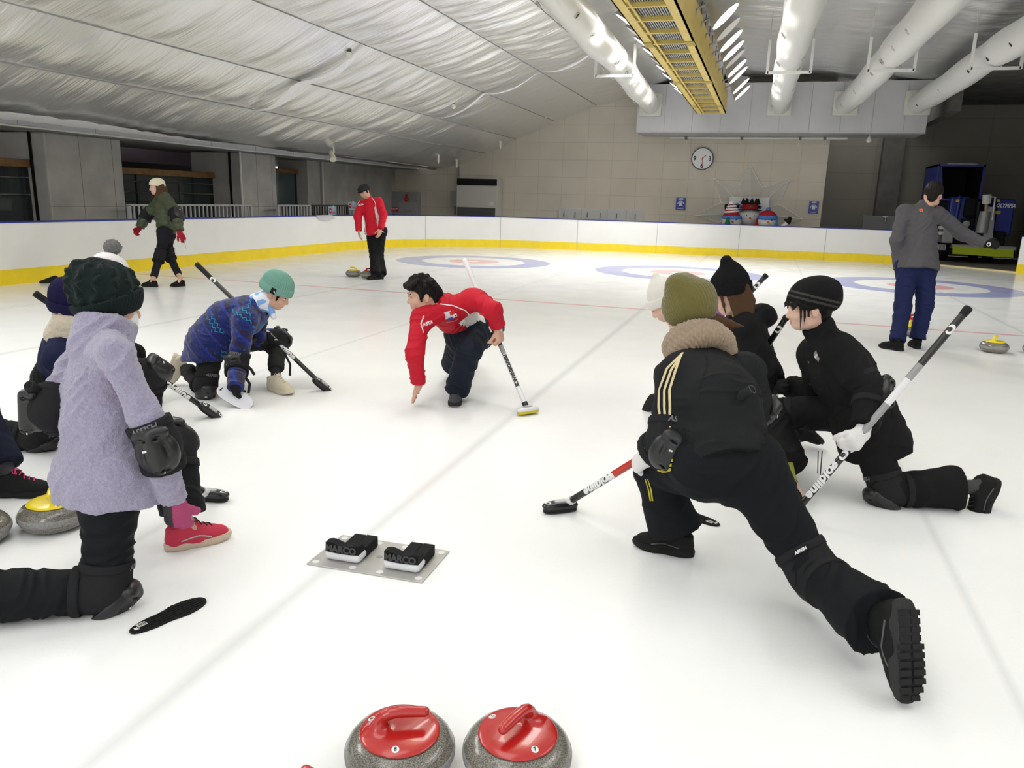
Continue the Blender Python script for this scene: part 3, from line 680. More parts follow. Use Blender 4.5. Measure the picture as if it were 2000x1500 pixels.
def drape(o_src, pix, w, m, parent, name, lift=.002, seg=24):
    """a ribbon of width w sewn on a garment; its course is given by the pixels where the photograph shows it"""
    b = bvh_of(o_src); pix = np.array(pix, float); L_ = np.r_[0, np.cumsum(np.linalg.norm(np.diff(pix, axis=0), axis=1))]
    S_ = [(np.interp(t, L_, pix[:, 0]), np.interp(t, L_, pix[:, 1])) for t in np.linspace(0, L_[-1], seg)]; P, N = [], []
    for px, py in S_:
        h = b.ray_cast(Vector(CAM_P), Vector(ray(px, py)))
        if h[0] is None: continue
        if P and np.linalg.norm(np.array(h[0])-P[-1]) > .12: continue
        P.append(np.array(h[0])); N.append(np.array(h[1]))
    k = len(P)
    if k < 3: print('ribbon misses', name, parent.name); return None
    P = np.array(P)
    if k > 6: P[1:-1] = (P[:-2]+2*P[1:-1]+P[2:])/4
    vs, fs = [], []
    for i in range(k):
        t = unit(P[min(i+1, k-1)]-P[max(i-1, 0)]); sd = unit(np.cross(t, N[i]))
        for e in (-1, 0, 1):
            q = b.find_nearest(Vector(P[i]+sd*e*w/2)); nn = np.array(q[1]); vs.append(np.array(q[0])+nn*lift*(1 if e else 1.6))
        if i: a = (i-1)*3; fs += [(a, a+1, a+4, a+3), (a+1, a+2, a+5, a+4)]
    return mesh_obj(name, vs, fs, m, parent)
def press(o_src, txt, size, px, py, m, parent, name='lettering', bold=0., shear=0., lift=.002, rot=0., ctr=None):
    """letters (or a ready outline) laid on a curved surface at a point of it, turned by rot degrees in view"""
    b = bvh_of(o_src)
    if ctr is None:
        h = b.ray_cast(Vector(CAM_P), Vector(ray(px, py)))
        if h[0] is None: print('press misses', name, px, py); return None
        c, n = np.array(h[0]), np.array(h[1])
    else: h = b.find_nearest(Vector(ctr)); c, n = np.array(h[0]), np.array(h[1])
    a = math.radians(rot); X = CAM_R*math.cos(a)-CAM_D*math.sin(a); X = unit(X-n*(X@n)); Y = np.cross(n, X)
    v, f = text_mesh(txt, size, bold, shear, 0, size*.25) if isinstance(txt, str) else txt; out = []
    for p in v:
        q = b.find_nearest(Vector(c+p[0]*X+p[1]*Y)); out.append(np.array(q[0])+np.array(q[1])*lift)
    return mesh_obj(name, out, f, m, parent, smooth=False)
def patch(o_, px, py, w, h, m, nm, par, rot=0., lift=.0025, n=6):
    gv = np.array([(i/n-.5, j/n-.5, 0) for j in range(n+1) for i in range(n+1)])*np.array([w, h, 1]); gf = [(j*(n+1)+i, j*(n+1)+i+1, (j+1)*(n+1)+i+1, (j+1)*(n+1)+i) for j in range(n) for i in range(n)]
    return press(o_, (gv, gf), 1, px, py, m, par, nm, lift=lift, rot=rot)
def knit_rib(s_, n=46, amp=.003):
    """vertical ribs of a knitted hat, in the head's own frame"""
    R, c = s_.J['HR'], s_.hp(0, -.016, .04)
    def fn(Pt, N):
        q = (Pt-c)@R; return amp*(np.cos(np.arctan2(q[:, 0], q[:, 1])*n)-.0)*np.clip(np.hypot(q[:, 0], q[:, 1])/.05, 0, 1)
    return fn
# ---------------------------------------------------------------- the rink: ice, barrier, walls, roof
def struct(o, label=None): o['kind'] = 'structure'; return o
def XZ(px, py, Y): p = AtY(px, py, Y); return p[0], p[2]
def YZ(px, py, X): p = AtX(px, py, X); return p[1], p[2]
def ice_material():
    m = bpy.data.materials.new('ice'); m.use_nodes = True; nt = m.node_tree; N, K = nt.nodes.new, nt.links.new; I = nt.nodes['Principled BSDF'].inputs
    tc = N('ShaderNodeTexCoord'); sp = N('ShaderNodeSeparateXYZ'); K(tc.outputs['Object'], sp.inputs[0])
    def M(op, a, b=None, c=None):
        n = N('ShaderNodeMath'); n.operation = op
        for i, q in enumerate((a, b, c)):
            if q is None: continue
            if isinstance(q, (int, float)): n.inputs[i].default_value = q
            else: K(q, n.inputs[i])
        return n.outputs[0]
    X, Y = sp.outputs['X'], sp.outputs['Y']
    u_ = M('SUBTRACT', X, -6.537); xw = M('SUBTRACT', u_, M('MULTIPLY', M('MINIMUM', M('MAXIMUM', M('ROUND', M('DIVIDE', u_, 4.812)), 0), 2), 4.812)); yy = M('SUBTRACT', Y, 17.32)
    r = M('SQRT', M('ADD', M('MULTIPLY', xw, xw), M('MULTIPLY', yy, yy)))
    nz = N('ShaderNodeTexNoise'); nz.inputs['Scale'].default_value = 1.3; nz.inputs['Detail'].default_value = 6; K(tc.outputs['Object'], nz.inputs['Vector'])
    def band(v, lo, hi, s=.03):
        a = N('ShaderNodeMapRange'); a.interpolation_type = 'SMOOTHSTEP'; K(v, a.inputs[0]); a.inputs[1].default_value = lo-s; a.inputs[2].default_value = lo+s
        b = N('ShaderNodeMapRange'); b.interpolation_type = 'SMOOTHSTEP'; K(v, b.inputs[0]); b.inputs[1].default_value = hi-s; b.inputs[2].default_value = hi+s
        return M('SUBTRACT', a.outputs[0], b.outputs[0])
    col = (.90, .912, .905, 1); prev = None
    def mix(fac, c, st):
        nonlocal prev
        x = N('ShaderNodeMix'); x.data_type = 'RGBA'; K(M('MULTIPLY', fac, st), x.inputs['Factor'])
        if prev is None: x.inputs['A'].default_value = col
        else: K(prev, x.inputs['A'])
        x.inputs['B'].default_value = c+(1,); prev = x.outputs['Result']
    mix(band(nz.outputs['Fac'], .52, .9, .12), (.86, .875, .88), .5)
    mix(band(r, 1.22, 1.829), (.33, .36, .66), .88)
    mix(band(r, .16, .61), (.80, .28, .28), .70)
    mix(band(Y, 10.875, 10.975, .02), (.86, .22, .28), .60)
    xc = M('ABSOLUTE', M('WRAP', M('SUBTRACT', X, -6.36), 2.406, -2.406)); lm = M('SMOOTH_MIN', xc, 2.0, .0)
    mix(M('SUBTRACT', 1, M('SMOOTHSTEP' if False else 'MINIMUM', M('DIVIDE', xc, .055), 1)), (.50, .52, .53), .42)
    xb = M('ABSOLUTE', M('WRAP', M('SUBTRACT', X, -3.92), 2.406, -2.406))
    mix(M('SUBTRACT', 1, M('MINIMUM', M('DIVIDE', xb, .03), 1)), (.5, .52, .53), .30)
    K(prev, I['Base Color'])
    # the surface: slightly pebbled, so mirror images are soft
    n2 = N('ShaderNodeTexNoise'); n2.inputs['Scale'].default_value = 55; n2.inputs['Detail'].default_value = 3; K(tc.outputs['Object'], n2.inputs['Vector'])
    n3 = N('ShaderNodeTexNoise'); n3.inputs['Scale'].default_value = 2.2; n3.inputs['Detail'].default_value = 4; K(tc.outputs['Object'], n3.inputs['Vector'])
    rr = N('ShaderNodeMapRange'); K(n3.outputs['Fac'], rr.inputs[0]); rr.inputs[3].default_value = .10; rr.inputs[4].default_value = .26; K(rr.outputs[0], I['Roughness'])
    bp = N('ShaderNodeBump'); bp.inputs['Strength'].default_value = .12; bp.inputs['Distance'].default_value = .004; K(n2.outputs['Fac'], bp.inputs['Height']); K(bp.outputs['Normal'], I['Normal'])
    I['IOR'].default_value = 1.31; I['Specular IOR Level'].default_value = .32
    return m
RINK = [(-10.72, -8), (-10.72, 18.6)]+[(-10.72+4.6*(1-math.cos(a)), 18.6+4.75*math.sin(a)) for a in np.linspace(.18, math.pi/2, 9)]+[(-3.5, 23.72), (0, 24.1), (3.2, 24.42), (4.62, 24.5)]
RSIDE = [(6.22, 22.83), (6.85, 21.6), (7.2, 20), (7.2, -8)]
def offset_line(P, d):
    out = []
    for i in range(len(P)):
        t = np.array(P[min(i+1, len(P)-1)])-np.array(P[max(i-1, 0)]); t = t/np.linalg.norm(t); out.append((P[i][0]-t[1]*d, P[i][1]+t[0]*d))
    return out
def strip(P, d0, d1, z0, z1):
    """a wall following the plan line P, between offsets d0 and d1"""
    A, B = offset_line(P, d0), offset_line(P, d1); mb = MB(); v = []
    for (a, b) in zip(A, B): v += [(a[0], a[1], z0), (a[0], a[1], z1), (b[0], b[1], z1), (b[0], b[1], z0)]
    f = []
    for i in range(len(P)-1): f += [(i*4+k, (i+1)*4+k, (i+1)*4+(k+1) % 4, i*4+(k+1) % 4)[::-1] for k in range(4)]
    f += [(0, 1, 2, 3)[::-1], tuple(len(P)*4-4+k for k in range(4))]
    return mb.add(v, f)
ice_poly = RINK+RSIDE
floor = mesh_obj('floor', [(x, y, 0) for x, y in ice_poly], [tuple(range(len(ice_poly)))[::-1]], ice_material(), None, smooth=False); struct(floor)
conc_floor = mat('concourse_floor', (.16, .15, .14), .7, var=.15, vscale=3)
struct(MB().box((-24, -10, -.12), (14, 34, -.02)).build('floor_concourse', conc_floor))
m_board = mat('board_white', (.86, .86, .84), .35, spec=.4, var=.02, vscale=2); m_kick = mat('board_yellow', (.93, .70, .02), .4, var=.04, vscale=5); m_cap = mat('board_blue', (.015, .03, .30), .35)
m_seam = mat('board_seam', (.35, .35, .34), .7)
for nm, P, lb in (('wall_rink_left', RINK, None), ('wall_rink_right', RSIDE, None)):
    w = struct(strip(P, 0, .10, .0, .915).build(nm, m_board, ang=40))
    strip(P, -.008, .0, .0, .228).build('kick_strip', m_kick, w, ang=40, label='yellow kick strip')
    strip(P, -.012, .112, .912, .935).build('cap_rail', m_cap, w, ang=40, label='blue cap rail')
    sl = MB(); D_ = np.r_[0, np.cumsum([math.dist(P[i], P[i+1]) for i in range(len(P)-1)])]
    for s_ in np.arange(1.0, D_[-1]-.3, 2.4):
        if s_ < 26.5: continue
        x = np.interp(s_, D_, [p[0] for p in P]); y = np.interp(s_, D_, [p[1] for p in P]); i = max(0, np.searchsorted(D_, s_)-1)
        t = unit((P[i+1][0]-P[i][0], P[i+1][1]-P[i][1], 0)); R = np.array([t, (-t[1], t[0], 0), (0, 0, 1)]).T
        sl.box((-.004, -.0105, .002), (.004, .0, .912), R, (x, y, 0))
    sl.build('panel_joint', m_seam, w)
struct(MB().add([(4.62, 24.5, .0), (6.22, 22.83, .0), (6.35, 22.95, .03), (4.75, 24.62, .03), (4.62, 24.5, .03), (6.22, 22.83, .03)], [(0, 1, 5, 4), (4, 5, 2, 3)]).build('trim_1', mat('threshold_cream', (.75, .62, .30), .5)))
# --- walls
def panel_material(name, c1, c2, w, hgt, mort, axis='X', rough=.8):
    m = bpy.data.materials.new(name); m.use_nodes = True; nt = m.node_tree; N, K = nt.nodes.new, nt.links.new; I = nt.nodes['Principled BSDF'].inputs
    tc = N('ShaderNodeTexCoord'); sp = N('ShaderNodeSeparateXYZ'); cb = N('ShaderNodeCombineXYZ'); K(tc.outputs['Object'], sp.inputs[0]); K(sp.outputs[axis], cb.inputs[0]); K(sp.outputs['Z'], cb.inputs[1])
    b = N('ShaderNodeTexBrick'); b.offset = 0; b.inputs['Color1'].default_value = c1+(1,); b.inputs['Color2'].default_value = c2+(1,); b.inputs['Mortar'].default_value = tuple(.70*x for x in c1)+(1,)
    b.inputs['Scale'].default_value = 1; b.inputs['Brick Width'].default_value = w; b.inputs['Row Height'].default_value = hgt; b.inputs['Mortar Size'].default_value = mort; b.inputs['Mortar Smooth'].default_value = .3
    K(cb.outputs[0], b.inputs['Vector'])
    n = N('ShaderNodeTexNoise'); n.inputs['Scale'].default_value = 1.2; n.inputs['Detail'].default_value = 5; K(tc.outputs['Object'], n.inputs['Vector'])
    mr = N('ShaderNodeMapRange'); mr.inputs[3].default_value = .88; mr.inputs[4].default_value = 1.1; K(n.outputs['Fac'], mr.inputs[0])
    v = N('ShaderNodeVectorMath'); v.operation = 'SCALE'; K(b.outputs['Color'], v.inputs[0]); K(mr.outputs[0], v.inputs['Scale']); K(v.outputs[0], I['Base Color'])
    bp = N('ShaderNodeBump'); bp.inputs['Strength'].default_value = .25; bp.inputs['Distance'].default_value = .01; K(b.outputs['Fac'], bp.inputs['Height']); bp.invert = True; K(bp.outputs['Normal'], I['Normal'])
    I['Roughness'].default_value = rough; return m
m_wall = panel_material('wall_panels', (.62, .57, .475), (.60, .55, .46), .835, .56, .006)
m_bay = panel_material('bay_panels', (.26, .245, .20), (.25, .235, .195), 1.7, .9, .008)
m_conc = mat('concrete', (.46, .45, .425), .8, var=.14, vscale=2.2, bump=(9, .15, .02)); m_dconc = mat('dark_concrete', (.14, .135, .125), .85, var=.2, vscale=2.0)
PROF = [(-11.62, 2.57), (-11.35, 2.50), (-10.95, 2.525), (-10.4, 2.64), (-9.45, 2.99), (-8.35, 3.46), (-7.02, 4.04), (-5.62, 4.53), (-4.3, 4.88), (-3, 5.08), (-1, 5.20), (1, 5.18), (2.8, 5.08), (4.4, 4.95)]
wp = [(-13.3, 0), (1.6, 0), (1.6, 5.3), (-13.3, 5.3)]
struct(MB().box((-13.3, 26, 0), (1.6, 26.3, 5.4)).build('wall_back', m_wall))
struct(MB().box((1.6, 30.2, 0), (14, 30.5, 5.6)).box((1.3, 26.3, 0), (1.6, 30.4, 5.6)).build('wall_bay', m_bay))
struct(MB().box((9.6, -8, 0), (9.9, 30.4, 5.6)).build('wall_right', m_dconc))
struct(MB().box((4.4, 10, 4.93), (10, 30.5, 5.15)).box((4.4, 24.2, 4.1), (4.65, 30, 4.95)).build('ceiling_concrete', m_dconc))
for x0, x1, y0 in ((3.55, 4.2, 29.7), (8.0, 9.6, 28.6)): struct(MB().box((x0, y0, 0), (x1, y0+.6, 5)).build('column', m_dconc))
# --- concourse on the left
X0 = -12.4
def yx(px, py=330): return YZ(px, py, X0)[0]
struct(MB().box((-12.95, 6, 2.40), (-12.0, 26, 2.43)).box((-20, 6, 2.43), (-12.9, 26.2, 2.50)).build('ceiling_concourse', mat('soffit', (.36, .36, .35), .7)))
fz = MB().box((-12.03, 6, 2.43), (-11.97, 26, 2.62)); struct(fz.build('trim_2', mat('fascia_panel', (.62, .62, .64), .6)))
struct(MB().bbox((-12.05, 6, 2.405), (-11.95, 26, 2.432), .004).build('trim_3', mat('fascia_edge', (.85, .85, .83), .5)))
fj = MB()
for y in np.arange(7, 26, 1.6): fj.box((-11.972, y-.006, 2.435), (-11.966, y+.006, 2.62))
struct(fj.build('trim_4', m_seam))
ycol = [(yx(24), yx(90)), (yx(92), yx(240)), (yx(430, 340), yx(472, 340)), (yx(472, 340), yx(540, 350)), (yx(630, 360), yx(700, 370))]
for i, (a, b) in enumerate(ycol):
    if i in (0, 2): continue
    mb = MB()
    if i in (1, 3): mb.bbox((-13.9, a, 0), (X0, b, 2.40), .03)
    elif i == 4: mb.box((-13.9, a, 0), (-12.9, 26.1, 2.40))
    else: mb.box((-13.9, a, 0), (-12.75, b, 2.40))
    c = struct(mb.build('column', m_conc))
    if i in (1, 3):
        jt = MB()
        for t in (.42, .86): y = a+(b-a)*t; jt.box((X0-.001, y-.004, 0), (X0+.002, y+.004, 2.4))
        jt.box((X0-.001, a, 1.10), (X0+.002, b, 1.105)); jt.build('form_joint', mat('joint_dark', (.16, .155, .145), .9), c)
        MB().box((-12.75, a-.03, 0), (-12.70, a-.001, 2.4)).build('shadow_gap', mat('gap_black', (.01, .01, .01), .9), c)
struct(MB().box((-18.1, 6, 0), (-18, 26.1, 2.45)).build('wall_left', mat('concourse_wall', (.10, .09, .09), .8)))
struct(MB().box((-15.2, 14.5, 2.10), (-15.0, 18.05, 2.43)).build('trim_5', mat('purple_panel', (.55, .44, .55), .7)))
m_glass = mat('dark_glass', (.035, .05, .05), .06, spec=.6, alpha=.80); m_frame = mat('window_frame_black', (.02, .02, .02), .5); m_wood = mat('wood_rail', (.22, .115, .035), .5, var=.2, vscale=8)
def glazing(nm, y0, y1, z0, z1, mull, rail=True, tint=None, lines=(), dx=0):
    o = struct(MB().box((-13.32+dx, y0, z0), (-13.30+dx, y1, z1)).build(nm, tint or m_glass))
    fr = MB()
    for y in [y0, y1]+list(mull): fr.box((-13.34+dx, y-.03, z0), (-13.27+dx, y+.03, z1))
    fr.box((-13.34+dx, y0, z0-.05), (-13.27+dx, y1, z0+.02)); fr.build('frame', m_frame, o)
    if rail: MB().bbox((-13.42+dx, y0-.05, z1-.02), (-13.18+dx, y1+.0, z1+.12), .01).build('wood_rail', m_wood, o, label='brown wooden rail')
    if lines:
        g = MB()
        for z in lines: g.tube([(-13.26+dx, y0, z), (-13.26+dx, y1, z)], .012, 6)
        g.build('steel_bar', mat('steel', (.5, .5, .5), .3, 1), o)
    return o
glazing('window_1', yx(241)+.05, yx(470, 340)+.02, .55, 1.78, [yx(330)], lines=(1.62, 1.38))
glazing('window_2', 7.5, yx(90)+.0, .45, 1.80, [9.9], lines=(1.6, 1.3), dx=.42)
glazing('window_3', yx(540, 350)+.02, yx(630, 360)-.02, .45, 2.02, [yx(577, 350)], rail=False, tint=mat('teal_glass', (.075, .115, .115), .1, spec=.5, alpha=.9))
struct(MB().bbox((-13.36, yx(540, 350), 2.02), (-13.2, yx(630, 360), 2.12), .005).build('trim_6', m_wood))
cn = thing('counter', 'pale counter top behind the left concourse glass', 'counter', (-15.5, 12.2, 0))
MB().bbox((-16.0, 8.0, .0), (-15.0, 18.0, .72), .01).build('cabinet', mat('counter_body', (.10, .095, .09), .7), cn); MB().bbox((-16.1, 7.9, .72), (-14.9, 18.1, .78), .01).build('counter_top', mat('counter_top', (.4, .42, .42), .4), cn)
pp = thing('drain_pipe', 'white vertical pipe on the left concourse wall beside the second concrete column', 'pipe', (X0, yx(467, 340), 0)); MB().tube([(X0+.05, yx(467, 340), 0), (X0+.05, yx(467, 340), 2.4)], .03, 10).build('pipe', mat('pipe_white', (.65, .65, .63), .5), pp, ang=40)
y_ = yx(655, 365); p2 = thing('drain_pipe', 'thin white vertical pipe on the concourse wall left of the standing man in red', 'pipe', (-12.82, y_, 0)); MB().tube([(-12.82, y_, 0), (-12.82, y_, 2.4)], .03, 10).build('pipe', MATS['pipe_white'], p2, ang=40)
# --- the roof lining: silvery foil hung between seams, with creases
def foil_z(x, y):
    z = np.interp(x, [p[0] for p in PROF], [p[1] for p in PROF])
    k = [-11.35, -9.45, -8.35, -7.02, -5.62, -4.3, -3, -1, 1, 2.8, 4.4]
    s = np.zeros_like(x)
    for a, b in zip(k[:-1], k[1:]):
        t = (x-a)/(b-a); s = np.where((t > 0) & (t < 1), 4*t*(1-t), s)
    return z, s
def foil():
    xs = np.concatenate([np.linspace(-11.62, -9.45, 40), np.linspace(-9.45, 4.4, 250)[1:]]); ys = np.arange(-6, 26.06, .09)
    X, Y = np.meshgrid(xs, ys, indexing='ij'); x, y = X.ravel(), Y.ravel(); z, s = foil_z(x, y)
    P = np.stack([x, y, z], 1)
    w1 = 1-np.abs(2*vnoise(np.stack([x*.55+y*.25, y*2.6-x*.5, 0*x], 1), 3)-1)
    w2 = 1-np.abs(2*vnoise(np.stack([x*1.3+y*.5, y*6.5-x*1.6, 0*x+2], 1), 9)-1)
    w3 = vnoise(np.stack([x*.35, y*.5, 0*x+5], 1), 21)-.5
    edge = np.clip((x+11.62)/.4, .3, 1)
    z = z-.075*s*(.6+.8*(w3+.5))+(w1*w1*.042+w2*w2*.022+w3*.06*s)*np.where(s > 0, np.sqrt(np.maximum(s, .02)), .1)*edge
    n1, n2 = len(xs), len(ys); i = np.arange((n1-1)*(n2-1)); a = (i//(n2-1))*n2+i % (n2-1)
    F = np.stack([a, a+1, a+n2+1, a+n2], 1)
    return np.stack([x, y, z], 1), F
def foil_material():
    m = bpy.data.materials.new('silver_foil'); m.use_nodes = True; nt = m.node_tree; N, K = nt.nodes.new, nt.links.new; I = nt.nodes['Principled BSDF'].inputs
    I['Base Color'].default_value = (.93, .93, .925, 1); I['Metallic'].default_value = .85; I['Roughness'].default_value = .30
    tc = N('ShaderNodeTexCoord'); last = None
    for sc_, rot, st, ds in (((1.4, 16, 1), .35, .55, .02), ((3.5, 42, 1), .2, .35, .008)):
        mp = N('ShaderNodeMapping'); mp.inputs['Scale'].default_value = sc_; mp.inputs['Rotation'].default_value = (0, 0, rot); K(tc.outputs['Object'], mp.inputs[0])
        n = N('ShaderNodeTexNoise'); n.inputs['Scale'].default_value = 1; n.inputs['Detail'].default_value = 3; n.inputs['Distortion'].default_value = .4; K(mp.outputs[0], n.inputs['Vector'])
        b = N('ShaderNodeBump'); b.inputs['Strength'].default_value = st; b.inputs['Distance'].default_value = ds; K(n.outputs['Fac'], b.inputs['Height'])
        if last: K(last.outputs['Normal'], b.inputs['Normal'])
        last = b
    K(last.outputs['Normal'], I['Normal']); return m
m_foil = foil_material()
v, f = foil(); ceil = struct(mesh_obj('ceiling', v, f, m_foil))
sm = MB()
for x in (-9.45, -8.35, -7.02, -5.62, -4.3):
    z = float(np.interp(x, [p[0] for p in PROF], [p[1] for p in PROF])); sm.box((x-.006, 0, z-.012), (x+.006, 25.98, z+.012))
struct(sm.build('trim_7', mat('seam_strip', (.30, .30, .30), .5, .3)))
ch = MB()
for y0, x0, x1, w in ((13.0, -9.4, -6.9, .17), (12.9, -6.9, -5.6, .03), (19.1, -8.3, -5.5, .07), (18.95, -5.5, -3.9, .07)):
    xs = np.linspace(x0, x1, 14); vs, fs = [], []
    for i, x in enumerate(xs):
        z, s = foil_z(np.array([x]), 0); z = float(z[0])-.165*float(s[0])-.03; q = w*math.sin(math.pi*min(1, max(.08, (i+.5)/14)))
        vs += [(x, y0-q, z), (x, y0, z-.004), (x, y0+q, z)]
        if i: a = 3*i-3; fs += [(a, a+1, a+4, a+3), (a+1, a+2, a+5, a+4)]
    ch.add(vs, fs)
m_lining = mat('white_lining', (.85, .85, .86), .55, bump=(6, .3, .05))
struct(ch.build('trim_8', m_lining, ang=60))
lv, lf = [], []
for i, y in enumerate(np.linspace(5.5, 14.6, 120)):
    w = max(.03, min(1, (14.7-y)/4.5)); q = .03*math.sin(y*7)+.02*math.sin(y*17.3)
    for x in (-10.98, -10.98+.17*w+q, -10.98+.36*w+q, -10.98+.5*w+q*.5):
        z_, s_ = foil_z(np.array([x]), 0); lv.append((x, y, float(z_[0])-.075*1.4*float(s_[0])-.03-.35*abs(q)))
    if i: a = 4*i-4; lf += [(a+k, a+k+1, a+k+5, a+k+4) for k in range(3)]
struct(mesh_obj('trim_9', lv, lf, m_lining))
lv, lf = [], []
for i, y in enumerate(np.linspace(3, 25.9, 160)):
    q = .03*math.sin(y*2.1)+.02*math.sin(y*5.3); dr = .06*max(0, (y-15)/8); lv += [(-11.97, y, 2.70), (-11.75, y, 2.62+q*.2), (-11.47, y, 2.50-dr+q*.3), (-11.30, y, 2.485-dr+q*.3), (-11.18, y, 2.505-dr*.6+q*.2)]
    if i: a = 5*i-5; lf += [(a+k, a+k+1, a+k+6, a+k+5) for k in range(4)]
struct(mesh_obj('trim_10', lv, lf, mat('foil_hem', (.36, .36, .355), .45, .9)))
# ---------------------------------------------------------------- overhead: air box, ducts, truss, lamps
m_galv = mat('galvanised_sheet', (.50, .50, .51), .45, .35, var=.05, vscale=1.5); m_white = mat('painted_white', (.72, .72, .69), .45)
m_duct = mat('duct_vinyl', (.66, .66, .62), .38, spec=.5, bump=(5, .12, .03)); m_hole = mat('nozzle_dark', (.02, .02, .02), .8)
pl = thing('air_plenum', 'long grey sheet metal air box hung along the back wall', 'air duct', (0, 25.3, 3.55))
MB().box((-4.03, 24.5, 3.55), (3.92, 25.98, 4.93)).build('casing', m_galv, pl)
j = MB()
for x in np.arange(-3.2, 3.9, .82): j.box((x-.006, 24.49, 3.56), (x+.006, 24.5, 4.92))
j.box((-4.04, 24.485, 3.53), (3.93, 24.52, 3.56)); j.build('sheet_seam', mat('seam_grey', (.33, .33, .34), .5), pl)
DUCT = [([(-3.64, 24.5), (-3.42, 20.2), (-3.30, 17.2), (-3.24, 14.9), (-3.16, 12.6), (-3.05, 9), (-2.95, 5)], 'leftmost fat white air duct, kinked near its hanger, left of the yellow truss'),
        ([(.05, 24.5), (.10, 19.5), (.15, 15.4), (.22, 12.4), (.26, 9), (.3, 5)], 'white air duct just right of the lamps on the yellow truss'),
        ([(1.80, 24.5), (1.93, 18), (1.99, 13), (2.05, 9), (2.1, 5)], 'white air duct second from the right under the roof'),
        ([(3.62, 24.5), (3.66, 18), (3.72, 14), (3.75, 9), (3.8, 5)], 'rightmost white air duct beside the dark concrete ceiling')]
for k, (P, lb) in enumerate(DUCT):
    d = thing('air_duct', lb, 'air duct', (P[0][0], P[0][1], 4.33), 'white round air ducts')
    D_ = np.r_[0, np.cumsum([math.dist(P[i], P[i+1]) for i in range(len(P)-1)])]; n = 46; pts, rs = [], []
    for t in np.linspace(0, D_[-1], n):
        x, y = np.interp(t, D_, [p[0] for p in P]), np.interp(t, D_, [p[1] for p in P]); sag = -.045*math.sin(math.pi*min(1, abs(y-16.9)/7.6)) if k else -.03*math.sin(y)
        pts.append((x, y, 4.33+sag)); rs.append(.272+.010*math.sin(t*2.1+k)-.02*math.exp(-((y-17)/.25)**2))
    MB().tube(pts, rs, 28).build('sleeve', m_duct, d, ang=70)
    MB().bbox((P[0][0]-.33, 24.40, 4.02), (P[0][0]+.33, 24.5, 4.66), .015).build('collar_box', mat('collar_cream', (.62, .62, .55), .5), d)
    i = 0
    for y in np.arange(23.2, 8, -1.33):
        x = np.interp(-y, [-p[1] for p in P], [p[0] for p in P])
        for sgn in (-1, 1):
            a = math.radians(-90+sgn*52); c = np.array((x+.266*math.cos(a), y-(.6 if sgn > 0 else 0), 4.30+.266*math.sin(a))); nv = V(math.cos(a), 0, math.sin(a)); R = np.array([np.cross((0, 1, 0), nv), (0, 1, 0), nv]).T
            MB().lathe([(.052, -.01), (.056, .012), (.042, .014), (.040, .002)], 16, c, R, cap=False).build('nozzle', mat('nozzle_rim', (.48, .46, .42), .5), d, ang=50) if sgn > 0 or k < 3 else None
            MB().lathe([(.04, .0), (.04, .004)], 14, c, R).build('nozzle_hole', m_hole, d)
    h = thing('duct_hanger', ['white square hanger frame round the leftmost air duct', 'white square hanger frame round the duct right of the yellow truss', 'white square hanger frame round the duct second from the right', 'white square hanger frame round the rightmost air duct'][k], 'bracket', (np.interp(-16.8, [-p[1] for p in P], [p[0] for p in P]), 16.8, 4.0), 'duct hanger frames')
    x = float(np.interp(-16.8, [-p[1] for p in P], [p[0] for p in P])); mb = MB(); w = .40
    mb.box((x-w, 16.78, 3.995), (x+w, 16.83, 4.045)); mb.build('bottom_bar', m_white, h)
    for sgn in (-1, 1):
        z1 = float(np.interp(x+sgn*w, [p[0] for p in PROF], [p[1] for p in PROF])); MB().box((x+sgn*w-.025, 16.78, 4.0), (x+sgn*w+.025, 16.83, 4.62)).build('upright', m_white, h); MB().tube([(x+sgn*w, 16.8, 4.6), (x+sgn*w, 16.8, z1)], .006, 5).build('hanger_rod', m_galv, h)
# --- yellow lighting truss
m_yel = mat('truss_yellow', (.66, .50, .13), .5, var=.08, vscale=6); m_grate = mat('grating_grey', (.36, .36, .35), .5, .4); m_lampgrey = mat('lamp_housing', (.34, .34, .35), .45, .3); m_lens = mat('lamp_lens', (1, .985, .95), .3, emit=15)
xa, xb, z0, y1, y0 = -2.03, -1.28, 3.82, 22.0, 5.0
tr = thing('lighting_truss', 'long yellow steel gantry with grating panels hung under the roof', 'truss', ((xa+xb)/2, 14, z0))
for x in (xa, xb-.13):
    MB().box((x, y0, z0), (x+.13, y1, z0+.03)).box((x+(.0 if x == xa else .11), y0, z0), (x+(.02 if x == xa else .13), y1, z0+.13)).build('bottom_rail', m_yel, tr)
    MB().box((x, y0, z0+.55), (x+.10, y1, z0+.62)).build('top_rail', m_yel, tr)
    MB().box((x+(.004 if x == xa else .116), y0, z0+.12), (x+(.014 if x == xa else .126), y1, z0+.56)).build('side_web', m_yel, tr)
MB().box((xa+.17, y0, z0), (xa+.2, y1, z0+.02)).build('stringer', m_yel, tr)
for y in np.arange(y1-.03, y0, -.78):
    MB().box((xa+.03, y-.03, z0-.002), (xb-.03, y+.03, z0+.10)).build('cross_beam', m_yel, tr)
for y in np.arange(y1-.78, y0, -.78):
    g = MB(); g.box((xa+.13, y+.03, z0+.09), (xb-.13, y+.75, z0+.095))
    gr = MB()
    for x in np.linspace(xa+.2, xb-.16, 13): gr.box((x-.008, y+.05, z0+.05), (x+.008, y+.74, z0+.085))
    g.build('panel_back', mat('grating_shadow', (.10, .10, .09), .8), tr); gr.build('grating', m_grate, tr)
for y in (20.4, 16.5, 12.6):
    for x in (xa, xb-.13): MB().box((x-.005, y-.16, z0-.012), (x+.135, y+.16, z0)).build('splice_plate', mat('splice_olive', (.42, .33, .09), .6), tr)
